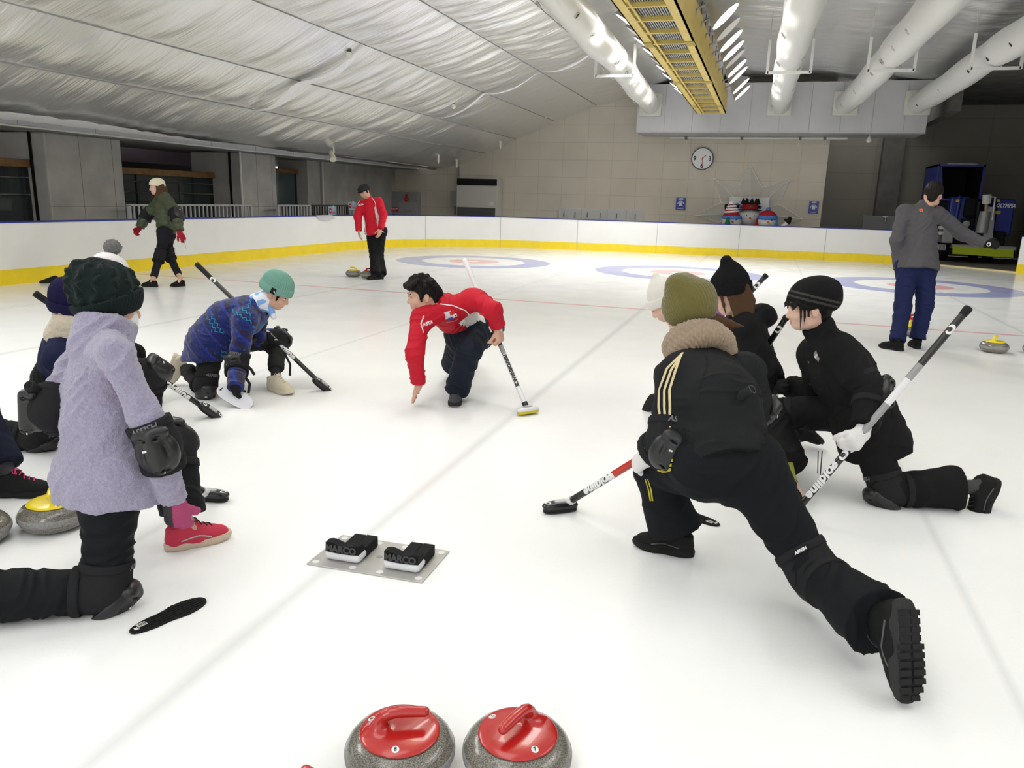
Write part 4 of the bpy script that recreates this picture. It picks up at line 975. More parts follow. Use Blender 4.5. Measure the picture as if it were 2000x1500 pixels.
for y in (21, 16, 11):
    for x in (xa+.1, xb-.1): MB().tube([(x, y, z0+.6), (x, y, 5.2)], .012, 6).build('hanger_rod', m_galv, tr)
# lamps: tilted discs along both sides
def flood(x, y, z, tilt, lit, label):
    o = thing('flood_lamp', label, 'lamp', (x, y, z), 'flood lamps along the truss')
    n = V(math.sin(math.radians(tilt)), 0, -math.cos(math.radians(tilt))); ex = V(n[2], 0, -n[0])*-1; R = np.array([ex, np.cross(n, ex), n]).T; c = V(x, y, z)
    MB().lathe([(.06, -.34), (.10, -.32), (.12, -.22), (.24, -.05), (.255, 0), (.235, .0), (.22, -.02)], 26, c, R).build('housing', m_lampgrey, o, ang=40)
    MB().lathe([(.225, -.012), (.225, -.004)], 26, c, R).build('lens', m_lens if lit else mat('lens_off', (.72, .70, .64), .3), o)
    s = 1 if tilt > 0 else -1
    if lit:
        d = bpy.data.lights.new('flood_beam', 'SPOT'); d.energy = 235; d.spot_size = math.radians(122); d.spot_blend = .55; d.shadow_soft_size = .2; d.color = (1, .99, .965)
        l_ = bpy.data.objects.new('flood_beam', d); l_.rotation_euler = (0, math.radians(-tilt*.8), 0); sc.collection.objects.link(l_); l_.parent = o; l_.location = tuple(n*.03)
    MB().tube([c-n*.30, (x-s*.42, y, z+.12), (-1.66+s*.36, y, z0+.35)], .016, 6).build('arm', m_lampgrey, o, ang=60)
    MB().tube([c-n*.34, c-n*.5+V(-s*.1, .1, .1), (x-s*.45, y+.05, z+.02), (-1.66+s*.37, y+.1, z0+.15)], .008, 5).build('cable', m_hole, o, ang=60)
ordl = ['first', 'second', 'third', 'fourth', 'fifth', 'sixth', 'seventh', 'eighth', 'ninth', 'tenth', 'eleventh']
yl = [13.6, 14.6, 15.5, 16.5, 17.6, 18.5, 19.65, 21.2, 22.1]
for i, y in enumerate(yl):
    lit = i not in (1, 4)
    flood(-2.50, y, 4.36, -33, lit, f'{"lit" if lit else "unlit"} flood lamp left of the yellow truss, {ordl[i]} from the viewer')
yr = [12.5, 13.4, 14.3, 15.2, 16.0, 17.05, 17.9, 19.5, 20.6]
for i, y in enumerate(yr):
    lit = i not in (1, 4)
    flood(-.85, y, 4.15, 45, lit, f'{"lit" if lit else "unlit"} flood lamp right of the yellow truss, {ordl[i]} from the viewer')
# --- small fittings on the roof
def drop_tube(px, py, Y, ln, label, cat='sprinkler'):
    p = AtY(px, py, Y); o = thing('sprinkler_drop', label, cat, p, 'white drop fittings under the foil')
    MB().tube([p+V(0, 0, ln), p+V(0, 0, .04)], .035, 10).build('tube', m_white, o, ang=40); MB().tube([p+V(0, 0, .04), p], .018, 8).build('tip', m_white, o, ang=40)
    MB().lathe([(.06, 0), (.05, .03)], 14, p+V(0, 0, ln-.02)).build('flange', m_white, o, ang=40)
drop_tube(856, 320, 23.3, .30, 'white drop fitting under the foil, leftmost of three by the back wall')
drop_tube(892, 328, 24.6, .26, 'white drop fitting just above the conduit by the grey heater')
drop_tube(977, 291, 24.9, .24, 'white drop fitting under the foil right of the grey heater')
drop_tube(1067, 232, 24.9, .24, 'white drop fitting on the foil edge left of the air box')
def camera_dome(px, py, Y, label):
    p = AtY(px, py, Y); o = thing('ceiling_camera', label, 'camera', p)
    MB().lathe([(.02, .06), (.045, .05), (.055, 0), (.045, -.04), (.02, -.06)], 18, p).build('housing', m_white, o, ang=50); MB().box((-.03, -.03, .05), (.03, .03, .14), at=p).build('mount', mat('mount_dark', (.08, .08, .08), .6), o)
camera_dome(682, 108, 12.8, 'white round camera on the white joint strip of the left roof foil'); camera_dome(886, 208, 18.6, 'small white camera under the roof foil near the back')
p = AtY(652, 305, 17.6); o = thing('spotlight', 'cream spotlight on a bracket under the foil hem at left', 'spotlight', p)
MB().tube([p+V(0, 0, .22), p+V(0, 0, .08)], .02, 8).build('stem', m_white, o, ang=50); MB().tube([p+V(-.08, 0, .10), p+V(.03, -.10, -.04), p+V(.06, -.14, -.09)], [.05, .075, .085], 12).build('lamp_head', mat('cream_plastic', (.6, .57, .45), .5), o, ang=40)
# ---------------------------------------------------------------- back wall and concourse furniture
def wrect(x0, y0, x1, y1, Y=25.98):
    a = AtY(x0, y0, Y); b = AtY(x1, y1, Y); return a[0], b[2], b[0], a[2]       # X0, Z0, X1, Z1
m_cab = mat('cabinet_grey', (.34, .34, .35), .5, .2); m_beige = mat('appliance_beige', (.55, .54, .49), .5); m_blk = mat('matt_black', (.015, .015, .016), .7); m_red = mat('sign_red', (.55, .02, .03), .4)
X0_, Z0_, X1_, Z1_ = wrect(903, 348, 980, 420)
h_ = thing('floor_heater', 'tall beige heater cabinet with black top grille against the back wall', 'heater', ((X0_+X1_)/2, 25.7, 0))
MB().bbox((X0_, 25.45, 0), (X1_, 25.98, Z1_-.0), .015).build('cabinet', m_beige, h_)
MB().box((X0_+.02, 25.43, Z1_-.24), (X1_-.02, 25.45, Z1_-.02)).build('top_grille', m_blk, h_)
MB().box((X0_+.04, 25.435, .62), (X1_-.06, 25.45, 1.16)).build('intake', mat('intake_dark', (.09, .09, .085), .7), h_)
lv_ = MB()
for z in np.arange(.64, 1.15, .045): lv_.box((X0_+.04, 25.425, z), (X1_-.06, 25.437, z+.012))
lv_.build('louver', mat('louver_grey', (.14, .14, .13), .6), h_)
MB().box((X1_-.28, 25.44, 1.24), (X1_-.12, 25.45, 1.36)).build('control_panel', mat('panel_pale', (.7, .7, .68), .4), h_)
a = wrect(883, 374, 902, 403); jb = thing('junction_box', 'small grey electrical box on the wall left of the heater', 'electrical box', ((a[0]+a[2])/2, 25.9, 0))
MB().bbox((a[0], 25.8, a[1]), (a[2], 25.98, a[3]), .01).build('box', m_cab, jb)
cx_ = (a[0]+a[2])/2
MB().tube([(cx_+.06, 25.93, a[3]), (cx_+.06, 25.93, 2.55)], .03, 8).tube([(cx_-.05, 25.93, 0), (cx_-.05, 25.93, a[1])], .025, 8).tube([(cx_+.04, 25.93, 0), (cx_+.04, 25.93, a[1])], .025, 8).build('conduit', mat('conduit_grey', (.2, .2, .2), .5), jb, ang=50)
a = wrect(765, 374, 822, 426); fc = thing('fire_hydrant_cabinet', 'grey fire hydrant cabinet with red lamp on the back wall', 'fire cabinet', ((a[0]+a[2])/2, 25.9, 0))
MB().bbox((a[0], 25.72, 0), (a[2], 25.98, a[3]), .012).build('cabinet', m_cab, fc)
w_ = a[2]-a[0]
MB().box((a[0]+w_*.36, 25.712, .0), (a[2]-.02, 25.722, a[3]-.34)).build('door', mat('cabinet_door', (.42, .42, .43), .5, .2), fc)
for z, r in ((a[3]-.12, .05), (a[3]-.26, .085)):
    R_ = np.array([(1, 0, 0), (0, 0, 1), (0, -1, 0)]).T; MB().lathe([(r, 0), (r*.9, .04), (r*.4, .06)], 18, (a[0]+w_*.62, 25.715, z), R_).build('alarm_lamp', m_red, fc, ang=50)
MB().box((a[0]+.06, 25.708, .92), (a[0]+.40, 25.722, 1.07)).build('sign_plate', m_red, fc)
flat_text('消火栓', .10, (a[0]+.23, 25.706, .995), (1, 0, 0), (0, 0, 1), mat('sign_white', (.85, .85, .85), .5), fc, bold=.002)
flat_text('消火栓', .10, (a[0]+w_*.66, 25.708, .96), (1, 0, 0), (0, 0, 1), mat('cab_text', (.18, .18, .18), .5), fc)
MB().box((a[0]+.17, 25.705, .62), (a[0]+.25, 25.722, .84)).build('handle', m_blk, fc)
a = wrect(697, 353, 722, 430, 25.4); MBo = thing('notice_board', 'grey framed board on the wall behind the man in the red jacket', 'notice board', ((a[0]+a[2])/2, 25.4, 0))
MB().bbox((a[0], 25.3, 0), (a[2]+.1, 25.4, a[3]), .01).build('frame', mat('frame_dark', (.08, .08, .08), .5), MBo); MB().box((a[0]+.05, 25.29, .3), (a[2]+.05, 25.31, a[3]-.05)).build('panel', m_cab, MBo)
# clock
c = AtY(1372, 310, 25.97); ck = thing('wall_clock', 'round white wall clock with black numerals 3, 6 and 9', 'clock', c); Rw = np.array([(1, 0, 0), (0, 0, 1), (0, -1, 0)]).T
MB().lathe([(.345, 0), (.345, .06), (.325, .075), (.315, .05)], 48, c, Rw, cap=False).build('rim', mat('clock_rim', (.18, .18, .18), .4, .5), ck, ang=40)
MB().lathe([(.32, .0), (.32, .045)], 48, c, Rw).build('dial', mat('dial_white', (.75, .76, .76), .4), ck, ang=40)
ink = mat('clock_ink', (.03, .03, .035), .6)
for t, dx, dz in (('9', -.235, 0), ('3', .235, 0), ('6', 0, -.225)): flat_text(t, .19, c+V(dx, -.048, dz), (1, 0, 0), (0, 0, 1), ink, ck, 'numeral', bold=.004)
MB().lathe([(.016, 0), (.016, .004)], 12, c+V(0, -.046, .265), Rw).build('twelve_mark', ink, ck)
for ang, ln, w in ((45, .15, .012), (178, .22, .008)):
    d_ = V(math.sin(math.radians(ang)), 0, math.cos(math.radians(ang))); MB().tube([c+V(0, -.055, 0)-d_*.04, c+V(0, -.055, 0)+d_*ln], w, 6).build('clock_hand', m_red, ck)
# pipe rail with clips
a = AtY(1308, 266, 25.8); b = AtY(1655, 273, 25.8); pr_ = thing('pipe_rail', 'long pale pipe rail with clips on the back wall under the air box', 'rail', ((a[0]+b[0])/2, 25.8, a[2]))
z = (a[2]+b[2])/2
MB().tube([(a[0], 25.85, z), (b[0], 25.85, z)], .035, 10).build('pipe', m_white, pr_, ang=50); MB().box((a[0], 25.9, z+.08), (1.58, 25.98, z+.12)).build('backing_strip', m_white, pr_)
for px in (1340, 1449, 1563, 1611):
    x = AtY(px, 270, 25.85)[0]; MB().box((x-.04, 25.80, z-.05), (x+.04, 25.95, z+.07)).build('clip', mat('clip_brown', (.2, .17, .14), .6), pr_)
    MB().tube([(x-.03, 25.84, z-.04), (x-.04, 25.84, z-.2), (x+.04, 25.84, z-.2), (x+.03, 25.84, z-.04)], .008, 6).build('hook_loop', m_white, pr_)
a = AtY(1697, 275, 25.0); sp_ = thing('hanging_lamp', 'small white lamp hanging under the right part of the air box', 'lamp', a); MB().lathe([(.02, .12), (.05, .08), (.075, .0), (.05, -.05)], 16, a).build('bulb', m_white, sp_, ang=50); MB().tube([a+V(0, 0, .1), (a[0], 25, 3.55)], .012, 6).build('cord', m_white, sp_)
# posters
m_pb = mat('poster_blue', (.03, .055, .30), .4); m_pw = mat('poster_white', (.7, .75, .85), .5)
for (x0, y0, x1, y1, lb) in ((1321, 386, 1338, 410, 'blue poster with white arc left of the star decoration'), (1581, 393, 1597, 417, 'blue poster with white arc right of the star decoration')):
    a = wrect(x0, y0, x1, y1, 25.97); po = thing('poster', lb, 'poster', ((a[0]+a[2])/2, 25.97, a[1]), 'blue posters on the back wall'); MB().box((a[0], 25.96, a[1]), (a[2], 25.99, a[3])).build('sheet', m_pb, po)
    cx, cz, w = (a[0]+a[2])/2, (a[1]+a[3])/2, a[2]-a[0]
    MB().tube([(cx+w*.32*math.cos(t), 25.955, cz-.02+w*.32*math.sin(t)) for t in np.linspace(.1, 3.04, 12)], .012, 5).build('arc', m_pw, po); MB().bbox((cx-w*.18, 25.945, cz-.06), (cx+w*.18, 25.96, cz+.04), .01).build('emblem', m_pw, po)
    MB().box((cx-w*.25, 25.955, cz+.13), (cx+w*.25, 25.96, cz+.15)).box((cx-w*.2, 25.955, cz+.16), (cx+w*.2, 25.96, cz+.175)).box((cx-w*.3, 25.955, cz-.16), (cx+w*.3, 25.96, cz-.15)).build('small_print', m_pw, po)
# strip of clear hook plates
hk = ['leftmost', 'second', 'third', 'rightmost']
for i, (x0, x1) in enumerate(((1091, 1135), (1135, 1186), (1186, 1224), (1224, 1258))):
    a = wrect(x0+1, 406+(x0-1091)*.03, x1-1, 432, 25.95); po = thing('hook_plate', f'pale translucent plate with dark hooks low on the back wall, {hk[i]} of the row', 'plate', ((a[0]+a[2])/2, 25.95, a[1]), 'hook plates on the back wall')
    MB().box((a[0], 25.93, a[1]-.3), (a[2], 25.95, a[3])).build('sheet', mat('acrylic', (.72, .72, .70), .25, alpha=.55), po)
    for t in ((.25, .75) if i < 2 else (.5,)): x = a[0]+(a[2]-a[0])*t; MB().tube([(x, 25.92, a[3]-.12), (x, 25.90, a[3]-.2), (x+.01, 25.88, a[3]-.28), (x, 25.86, a[3]-.25)], .012, 6).build('hook', mat('hook_brown', (.12, .09, .06), .5), po)
# star decoration
c = AtY(1465, 415, 25.95); st = thing('star_decoration', 'big translucent white star decoration hung behind the snowmen', 'decoration', c)
PTS = []; angs = [90, 143, 182, 215, 325, 358, 37]; 
tips = [(1465, 322), (1393, 347), (1357, 421), (1378, 470), (1562, 480), (1568, 428), (1543, 351)]
T_ = [AtY(px, py, 25.97) for px, py in tips]; n = len(T_)
for i in range(n):
    A = T_[i]; B = T_[(i+1) % n]; mid_ = (A+B)/2; inner = c+(mid_-c)*(.62 if i != 3 else .9); PTS += [A, inner]
cen = c+V(0, -.08, 0)
m_net = mat('star_net', (.78, .78, .75), .5, alpha=.28); m_wire = mat('star_wire', (.82, .82, .78), .4)
for i in range(0, 2*n, 2):
    A = PTS[i]; l_ = PTS[i-1]; r_ = PTS[(i+1) % (2*n)]
    MB().add([A, r_, cen, l_], [(0, 1, 2), (0, 2, 3)]).build('net_point', m_net, st); MB().tube([l_, A, r_], .014, 6).tube([A, cen], .011, 6).tube([l_, cen], .009, 6).build('wire', m_wire, st)
# banner and snowmen
a = wrect(1425, 384, 1497, 450, 25.84); bn = thing('banner', 'white banner with blue bubble lettering behind the snowmen', 'banner', ((a[0]+a[2])/2, 25.84, a[1]))
MB().box((a[0], 25.83, .3), (a[2], 25.84, a[3])).build('sheet', mat('banner_white', (.70, .72, .72), .5), bn)
m_bub = mat('banner_blue', (.20, .22, .60), .5)
def blob(mb, px, py, w, Y=25.825): p = AtY(px, py, Y); mb.lathe([(w, 0), (w, .006)], 14, p, Rw)
mb = MB()
for px, py, w in ((1436, 402, .07), (1440, 401, .075), (1445, 403, .07), (1449, 407, .06), (1452, 412, .05), (1440, 405, .06), (1447, 418, .06), (1474, 402, .05), (1478, 404, .06), (1482, 404, .055), (1485, 405, .05)): blob(mb, px, py, w)
mb.build('bubble_lettering', m_bub, bn)
mb = MB()
for x0, x1, y in ((1456, 1465, 391), (1458, 1463, 389), (1444, 1450, 394), (1470, 1477, 395), (1471, 1476, 398)): p, q = AtY(x0, y, 25.825), AtY(x1, y, 25.825); mb.box((p[0], 25.82, p[2]-.012), (q[0], 25.83, p[2]+.012))
mb.build('small_print', m_bub, bn)
m_snow = mat('snow_white', (.80, .80, .78), .7); m_crim = mat('felt_red', (.40, .02, .03), .8); m_sky = mat('felt_blue', (.10, .22, .58), .8); m_green = mat('felt_green', (.02, .20, .06), .8); m_orange = mat('carrot', (.6, .16, .03), .6)
def snowman(px, py, r, label, kind, Y=25.1):
    p = AtY(px, py, Y); o = thing('snowman_figure', label, 'snowman', (p[0], Y, 0), 'snowman figures behind the far barrier')
    S = Solid(); S.grp('a').ell((p[0], Y, p[2]), (r, r*.9, r*.92)); S.cap((p[0], Y, p[2]-r*1.9), (p[0], Y, r*1.4), r*.85, r*.92, .12); S.cut((p[0], Y, 0), (0, 0, -1), 3); S.build('body', m_snow, o, .03)
    for sx in (-1, 1): MB().lathe([(.02, 0), (.015, .02)], 10, (p[0]+sx*r*.34+.04, Y-r*.84, p[2]+r*.15), Rw).build('eye', m_blk, o)
    MB().tube([(p[0]+.03, Y-r*.8, p[2]-.02), (p[0]+.08, Y-r*1.25, p[2]-.05)], [.035, .006], 10).build('carrot_nose', m_orange, o, ang=50)
    S = Solid(); S.grp('a').ell((p[0], Y, p[2]-r*.92), (r*.86, r*.85, r*.2)); S.cap((p[0]+r*.2, Y-r*.8, p[2]-r), (p[0]+r*.3, Y-r*1.0, p[2]-r*1.9), .05, .06, .04); sf = S.build('scarf', m_crim if kind != 1 else m_crim, o, .02)
    MB().box((p[0]-r*.6, Y-r*.93, p[2]-r*1.08), (p[0]-r*.25, Y-r*.6, p[2]-r*.76)).box((p[0]+r*.15, Y-r*1.12, p[2]-r*1.5), (p[0]+r*.42, Y-r*.8, p[2]-r*1.25)).build('scarf_band', m_sky if kind != 2 else m_snow, sf)
    if kind == 0:      # tall striped hat, green tree on the chest
        hat_ = MB().tube([(p[0]-.02, Y, p[2]+r*.35), (p[0]-.04, Y, p[2]+r*1.0), (p[0]-.06, Y, p[2]+r*1.75)], [r*.98, r*.62, .04], 20).build('hat', m_crim, o, ang=50)
        for t in (.35, .55, .75): rr_ = r*(.98-.62*t)+.012; z = p[2]+r*(.35+1.4*t); MB().tube([(p[0]-.03, Y, z), (p[0]-.035, Y, z+.05)], [rr_, rr_-.03], 20).build('hat_stripe', m_snow, hat_)
        MB().lathe([(.01, -.07), (.06, -.03), (.06, .03), (.01, .07)], 12, (p[0]-.06, Y, p[2]+r*1.8)).build('pompom', m_snow, hat_, ang=60); MB().tube([(p[0], Y, p[2]+r*.2), (p[0], Y, p[2]+r*.5)], [r*1.06, r*.98], 20).build('brim', m_sky, hat_, ang=50)
        tr_ = MB()
        for k in range(3): tr_.lathe([(.20-.05*k, -.35+.17*k), (.03, -.12+.17*k)], 14, (p[0]-.1, Y-r*1.3, p[2]-.12))
        tr_.build('felt_tree', m_green, o, ang=50)
    elif kind == 1:    # wide black-and-red top hat
        h1 = MB().tube([(p[0]-.02, Y, p[2]+r*.62), (p[0]-.02, Y, p[2]+r*.70)], r*1.15, 24).build('hat', m_blk, o, ang=40)
        MB().tube([(p[0], Y, p[2]+r*.7), (p[0], Y, p[2]+r*1.25)], [r*.72, r*.74], 24).build('hat_band', m_crim, h1, ang=40); cr = MB()
        for k in range(9): a_ = 2*math.pi*k/9; cr.tube([(p[0]+r*.66*math.cos(a_), Y+r*.66*math.sin(a_), p[2]+r*1.2), (p[0]+r*.7*math.cos(a_), Y+r*.7*math.sin(a_), p[2]+r*1.75)], [.09, .005], 8)
        cr.build('hat_crown', m_blk, h1, ang=50); MB().bbox((p[0]+r*.05, Y-r*.80, p[2]+r*.85), (p[0]+r*.25, Y-r*.68, p[2]+r*1.1), .01).build('leaf', m_green, h1)
    else:
        S = Solid(); S.grp('a').ell((p[0], Y, p[2]+r*.35), (r*1.0, r*.95, r*.8)); S.cut((p[0], Y, p[2]+r*.3), (0, 0, -1), 2); h1 = S.build('hat', m_crim, o, .02)
        S = Solid(); S.grp('a').ell((p[0], Y, p[2]+r*.33), (r*1.07, r*1.02, r*.8)); S.cut((p[0], Y, p[2]+r*.15), (0, 0, -1), 2); S.cut((p[0], Y, p[2]+r*.6), (0, 0, 1), 2); S.build('brim', m_sky, h1, .02)
        MB().lathe([(.01, -.07), (.07, -.02), (.05, .06)], 12, (p[0], Y, p[2]+r*1.25)).build('pompom', m_sky, h1, ang=60)
        for sx in (-1, 1): MB().bbox((p[0]+sx*r*.98-.05, Y-.1, p[2]-r*.5), (p[0]+sx*r*.98+.05, Y+.1, p[2]+r*.3), .03).build('ear_flap', m_crim if sx < 0 else m_sky, h1)
    for sx, (hx, hz) in zip((-1, 1), {0: ((-.5, -.45), (.42, -.32)), 1: ((-.68, .22), (.52, -.26)), 2: ((-.62, -.3), (.72, .0))}[kind]):
        q = V(p[0]+hx*(r/.33), Y-.05, p[2]+hz)
        MB().tube([(p[0]+sx*r*1.05, Y, p[2]-r*1.3), q], [.09, .06], 10).build('arm', m_snow, o, ang=50)
        S = Solid(); S.grp('a').cap(q, q+V(sx*.03, 0, .10), .075, .06, .02); S.cap(q, q+V(-sx*.10, 0, .07), .05, .035, .02); S.build('mitten', m_blk if kind else m_crim, o, .015)
snowman(1429, 431, .29, 'left snowman with a striped red hat and green tree', 0, 24.95); snowman(1463, 424, .33, 'middle snowman with a black and red top hat', 1, 25.55); snowman(1498, 432, .28, 'right snowman with a red and blue bobble hat', 2, 24.95)
# railings behind the left barrier
m_rail = mat('railing_grey', (.55, .55, .55), .45); m_railb = mat('railing_brown', (.05, .042, .038), .5)
def railing(y0, y1, m, label, X=-12.0, gap=.135, posts=()):
    o = thing('railing', label, 'railing', (X, (y0+y1)/2, 0), 'railings along the concourse')
    MB().bbox((X-.03, y0, 1.12), (X+.03, y1, 1.16), .006).build('top_rail', m, o); MB().box((X-.02, y0, .12), (X+.02, y1, .16)).build('bottom_rail', m, o)
    for y in np.arange(y0+.02, y1, gap): MB().box((X-.012, y-.018, .16), (X+.012, y+.018, 1.12)).build('baluster', m, o)
    for y in [y0+.03, y1-.03]+list(posts): MB().box((X-.03, y-.03, 0), (X+.03, y+.03, 1.14)).build('post', m, o)
yr_ = lambda px: YZ(px, 400, -12.0)[0]
railing(yr_(249), yr_(491), m_rail, 'pale grey railing behind the woman in the green jacket'); railing(yr_(541), yr_(606), m_rail, 'short pale grey railing right of the second concrete column'); railing(yr_(608), yr_(679), m_railb, 'dark brown railing section with a small warning sign', posts=(yr_(645),))
m_sg = mat('sign_pale_blue', (.45, .62, .80), .5)
for (x0, y0, x1, y1, Xp, lb) in ((640, 403, 657, 420, -11.93, 'pale blue no entry sign hung on the dark brown railing'), (679, 394, 695, 410, -12.0, 'pale blue no entry sign on a post beside the man in red')):
    ya, za = YZ(x0, y0, Xp); yb, zb = YZ(x1, y1, Xp); s_ = thing('warning_sign', lb, 'sign', (Xp, (ya+yb)/2, zb)); MB().box((Xp, ya, zb), (Xp+.012, yb, za)).build('plate', m_sg, s_)
    R_ = np.array([(0, 1, 0), (0, 0, 1), (1, 0, 0)]).T; cy_, cz_ = ya+(yb-ya)*.25, (za+zb)/2
    e_ = MB().lathe([(.075, 0), (.075, .004)], 18, (Xp+.013, cy_, cz_), R_).build('no_entry_disc', m_red, s_); MB().box((Xp+.018, cy_-.05, cz_-.014), (Xp+.02, cy_+.05, cz_+.014)).build('bar', mat('sign_white', (.85, .85, .85)), e_)
    MB().lathe([(.07, 0), (.07, .003)], 14, (Xp+.013, ya+(yb-ya)*.62, cz_+.08), R_).build('figure', m_pw, s_); MB().box((Xp+.013, ya+(yb-ya)*.48, zb+.04), (Xp+.016, yb-.03, zb+.10)).build('red_print', mat('print_pink', (.7, .25, .3), .5), s_)
    if x0 > 670:
        for t in (.3, .7): MB().box((Xp-.01, ya+(yb-ya)*t-.012, 0), (Xp+.0, ya+(yb-ya)*t+.012, zb+.02)).build('leg', m_rail, s_)
ya, za = YZ(634, 424, -10.70); pf = thing('leaflet', 'clear folded leaflet hanging over the left barrier edge', 'leaflet', (-10.7, ya, .85))
MB().add([(-10.70, ya-.4, .94), (-10.70, ya+.35, .945), (-10.66, ya+.5, .86), (-10.655, ya+.1, .80), (-10.66, ya-.3, .84)], [(0, 1, 2, 3, 4)]).build('sheet', mat('clear_film', (.7, .7, .74), .15, alpha=.75), pf)
# sink counter in the bay
a = wrect(1690, 421, 1748, 470, 27.2); sk = thing('sink_counter', 'grey sink counter with tap beyond the far barrier', 'sink', ((a[0]+a[2])/2, 27.2, 0))
m_sink = mat('sink_grey', (.20, .205, .21), .5, .3); MB().bbox((a[0], 27.2, 0), (a[2]+.3, 27.9, .85), .02).build('cabinet', m_sink, sk); MB().bbox((a[0], 27.8, .85), (a[2]+.3, 27.9, a[3]), .015).build('splashback', m_sink, sk)
q = AtY(1728, 433, 27.75); MB().tube([q+V(0, .05, .12), q+V(0, 0, .12), q+V(0, -.12, .08), q+V(0, -.14, 0)], .022, 8).tube([q+V(-.08, 0, .14), q+V(.08, 0, .14)], .018, 8).build('tap', mat('chrome', (.7, .7, .7), .15, 1), sk, ang=50)
q = AtY(1640, 446, 26.9); bs = thing('tote_box', 'dark box with blue rim just above the barrier edge', 'box', (q[0], 26.9, 0)); MB().bbox((q[0]-.22, 26.7, 0), (q[0]+.22, 27.1, q[2]-.03), .02).build('body', m_blk, bs); MB().bbox((q[0]-.24, 26.68, q[2]-.03), (q[0]+.24, 27.12, q[2]+.01), .01).build('rim', mat('rim_blue', (.04, .07, .4), .4), bs)
# ice resurfacer in the bay
RY = 26.6
def rx(px, py=440, Y=RY): return AtY(px, py, Y)[0]
def rz(px, py, Y=RY): return AtY(px, py, Y)[2]
m_rb = mat('machine_blue', (.012, .025, .24), .35, spec=.5); m_rg = mat('machine_grey', (.33, .34, .34), .45, .3); m_lime = mat('lime_flap', (.42, .50, .03), .55); m_rd = mat('machine_dark', (.012, .012, .013), .7)
rs = thing('ice_resurfacer', 'blue ice resurfacing machine with raised tank parked in the bay', 'ice machine', (rx(1910), 27.8, 0))
xl, xr_ = rx(1838, 480), rx(1984, 490); bz = 0
MB().bbox((xl+.15, RY+.25, .42), (xr_-.25, RY+3.2, .95), .05).build('chassis', m_rd, rs)
for sx, yy in ((xl+.25, RY+.9), (xr_-.5, RY+.9), (xl+.25, RY+2.6), (xr_-.5, RY+2.6)):
    R_ = np.array([(0, 1, 0), (0, 0, 1), (1, 0, 0)]).T; MB().lathe([(.20, -.12), (.36, -.10), (.36, .10), (.20, .12)], 24, (sx, yy, .36), R_).build('wheel', m_rd, rs, ang=40)
fx0, fx1 = rx(1861, 480), rx(1979, 490); fz1, fz0 = rz(1865, 481), rz(1975, 503)
MB().bbox((fx0-.02, RY+.02, fz1-.06), (fx1+.08, RY+.55, fz1+.06), .02).build('conditioner_frame', m_rg, rs)
MB().add([(fx0, RY, fz1), (fx1, RY, fz1-.02), (fx1, RY-.12, fz0), (fx0, RY-.12, fz0+.04), (fx0, RY+.03, fz1), (fx1, RY+.03, fz1-.02), (fx1, RY-.09, fz0), (fx0, RY-.09, fz0+.04)], [(0, 3, 2, 1), (4, 5, 6, 7), (0, 1, 5, 4), (2, 3, 7, 6), (1, 2, 6, 5), (3, 0, 4, 7)]).build('rear_flap', m_lime, rs, label='lime green rear flap')
MB().bbox((xl-.0, RY+.0, .55), (fx0-.02, RY+.7, .98), .03).build('side_plate', m_rg, rs)
bs_ = MB()
for k in range(3): bs_.bbox((xl-.10, RY+.05, .78+.17*k), (xl+.16, RY+.3, .88+.17*k), .02)
bs_.build('step', m_white, rs); br = MB()
for k in range(9): br.tube([(xl-.14+k*.035, RY+.1, .50), (xl-.16+k*.035, RY-.02, .34)], .012, 5)
br.build('brush', mat('bristle', (.5, .5, .48), .8), rs)
MB().bbox((rx(1949), RY+.35, rz(1950, 462)), (rx(1985, 430), RY+3.0, rz(1950, 388)), .04).build('side_body', m_rb, rs, label='blue right side body')
flat_text('OLYMPIA', .22, ((rx(1951)+rx(1984, 402))/2, RY+.345, rz(1971, 402)), (1, 0, 0), (0, 0, 1), mat('letter_white', (.8, .8, .8), .5), rs, 'lettering', bold=.008, shear=.25, scale=(.56, .72))
MB().box((rx(1946), RY+.335, rz(1946, 418)), (rx(1956), RY+.35, rz(1956, 412))).build('warning_sticker', mat('sticker_yellow', (.7, .5, .05), .5), rs)
MB().bbox((rx(1858), RY+.6, rz(1858, 455)), (rx(1896), RY+2.8, rz(1880, 384)), .05).build('left_body', m_rb, rs); MB().bbox((rx(1872), RY+.55, rz(1890, 456)), (rx(1915), RY+1.2, rz(1890, 440)), .03).build('rear_step', m_rb, rs)
MB().tube([(rx(1873), RY+.55, rz(1873, 430)), (rx(1874), RY+.5, rz(1874, 390)), (rx(1876), RY+.7, rz(1876, 384))], .06, 10).build('guard_tube', m_rb, rs, ang=50)
MB().bbox((rx(1886), RY+.5, rz(1886, 425)), (rx(1912), RY+.75, rz(1890, 386)), .08).build('seat_back', m_rd, rs); MB().bbox((rx(1884), RY+.42, rz(1884, 450)), (rx(1910), RY+.6, rz(1890, 427)), .04).build('seat_base', m_rd, rs)
R_ = Rw; MB().lathe([(.10, 0), (.10, .015), (.06, .02)], 20, (rx(1893), RY+.41, rz(1893, 438)), R_).build('round_badge', m_rg, rs, ang=50)
p0, p1 = AtY(1928, 470, RY+.1), AtY(1937, 404, RY+.15)
MB().add([p0+V(-.12, 0, 0), p0+V(.14, 0, 0), p1+V(.10, 0, 0), p1+V(-.08, 0, 0), p0+V(-.12, .22, 0), p0+V(.14, .22, 0), p1+V(.10, .22, 0), p1+V(-.08, .22, 0)], [(0, 1, 2, 3), (7, 6, 5, 4), (0, 4, 5, 1), (2, 6, 7, 3), (1, 5, 6, 2), (3, 7, 4, 0)]).build('auger_housing', m_rg, rs)
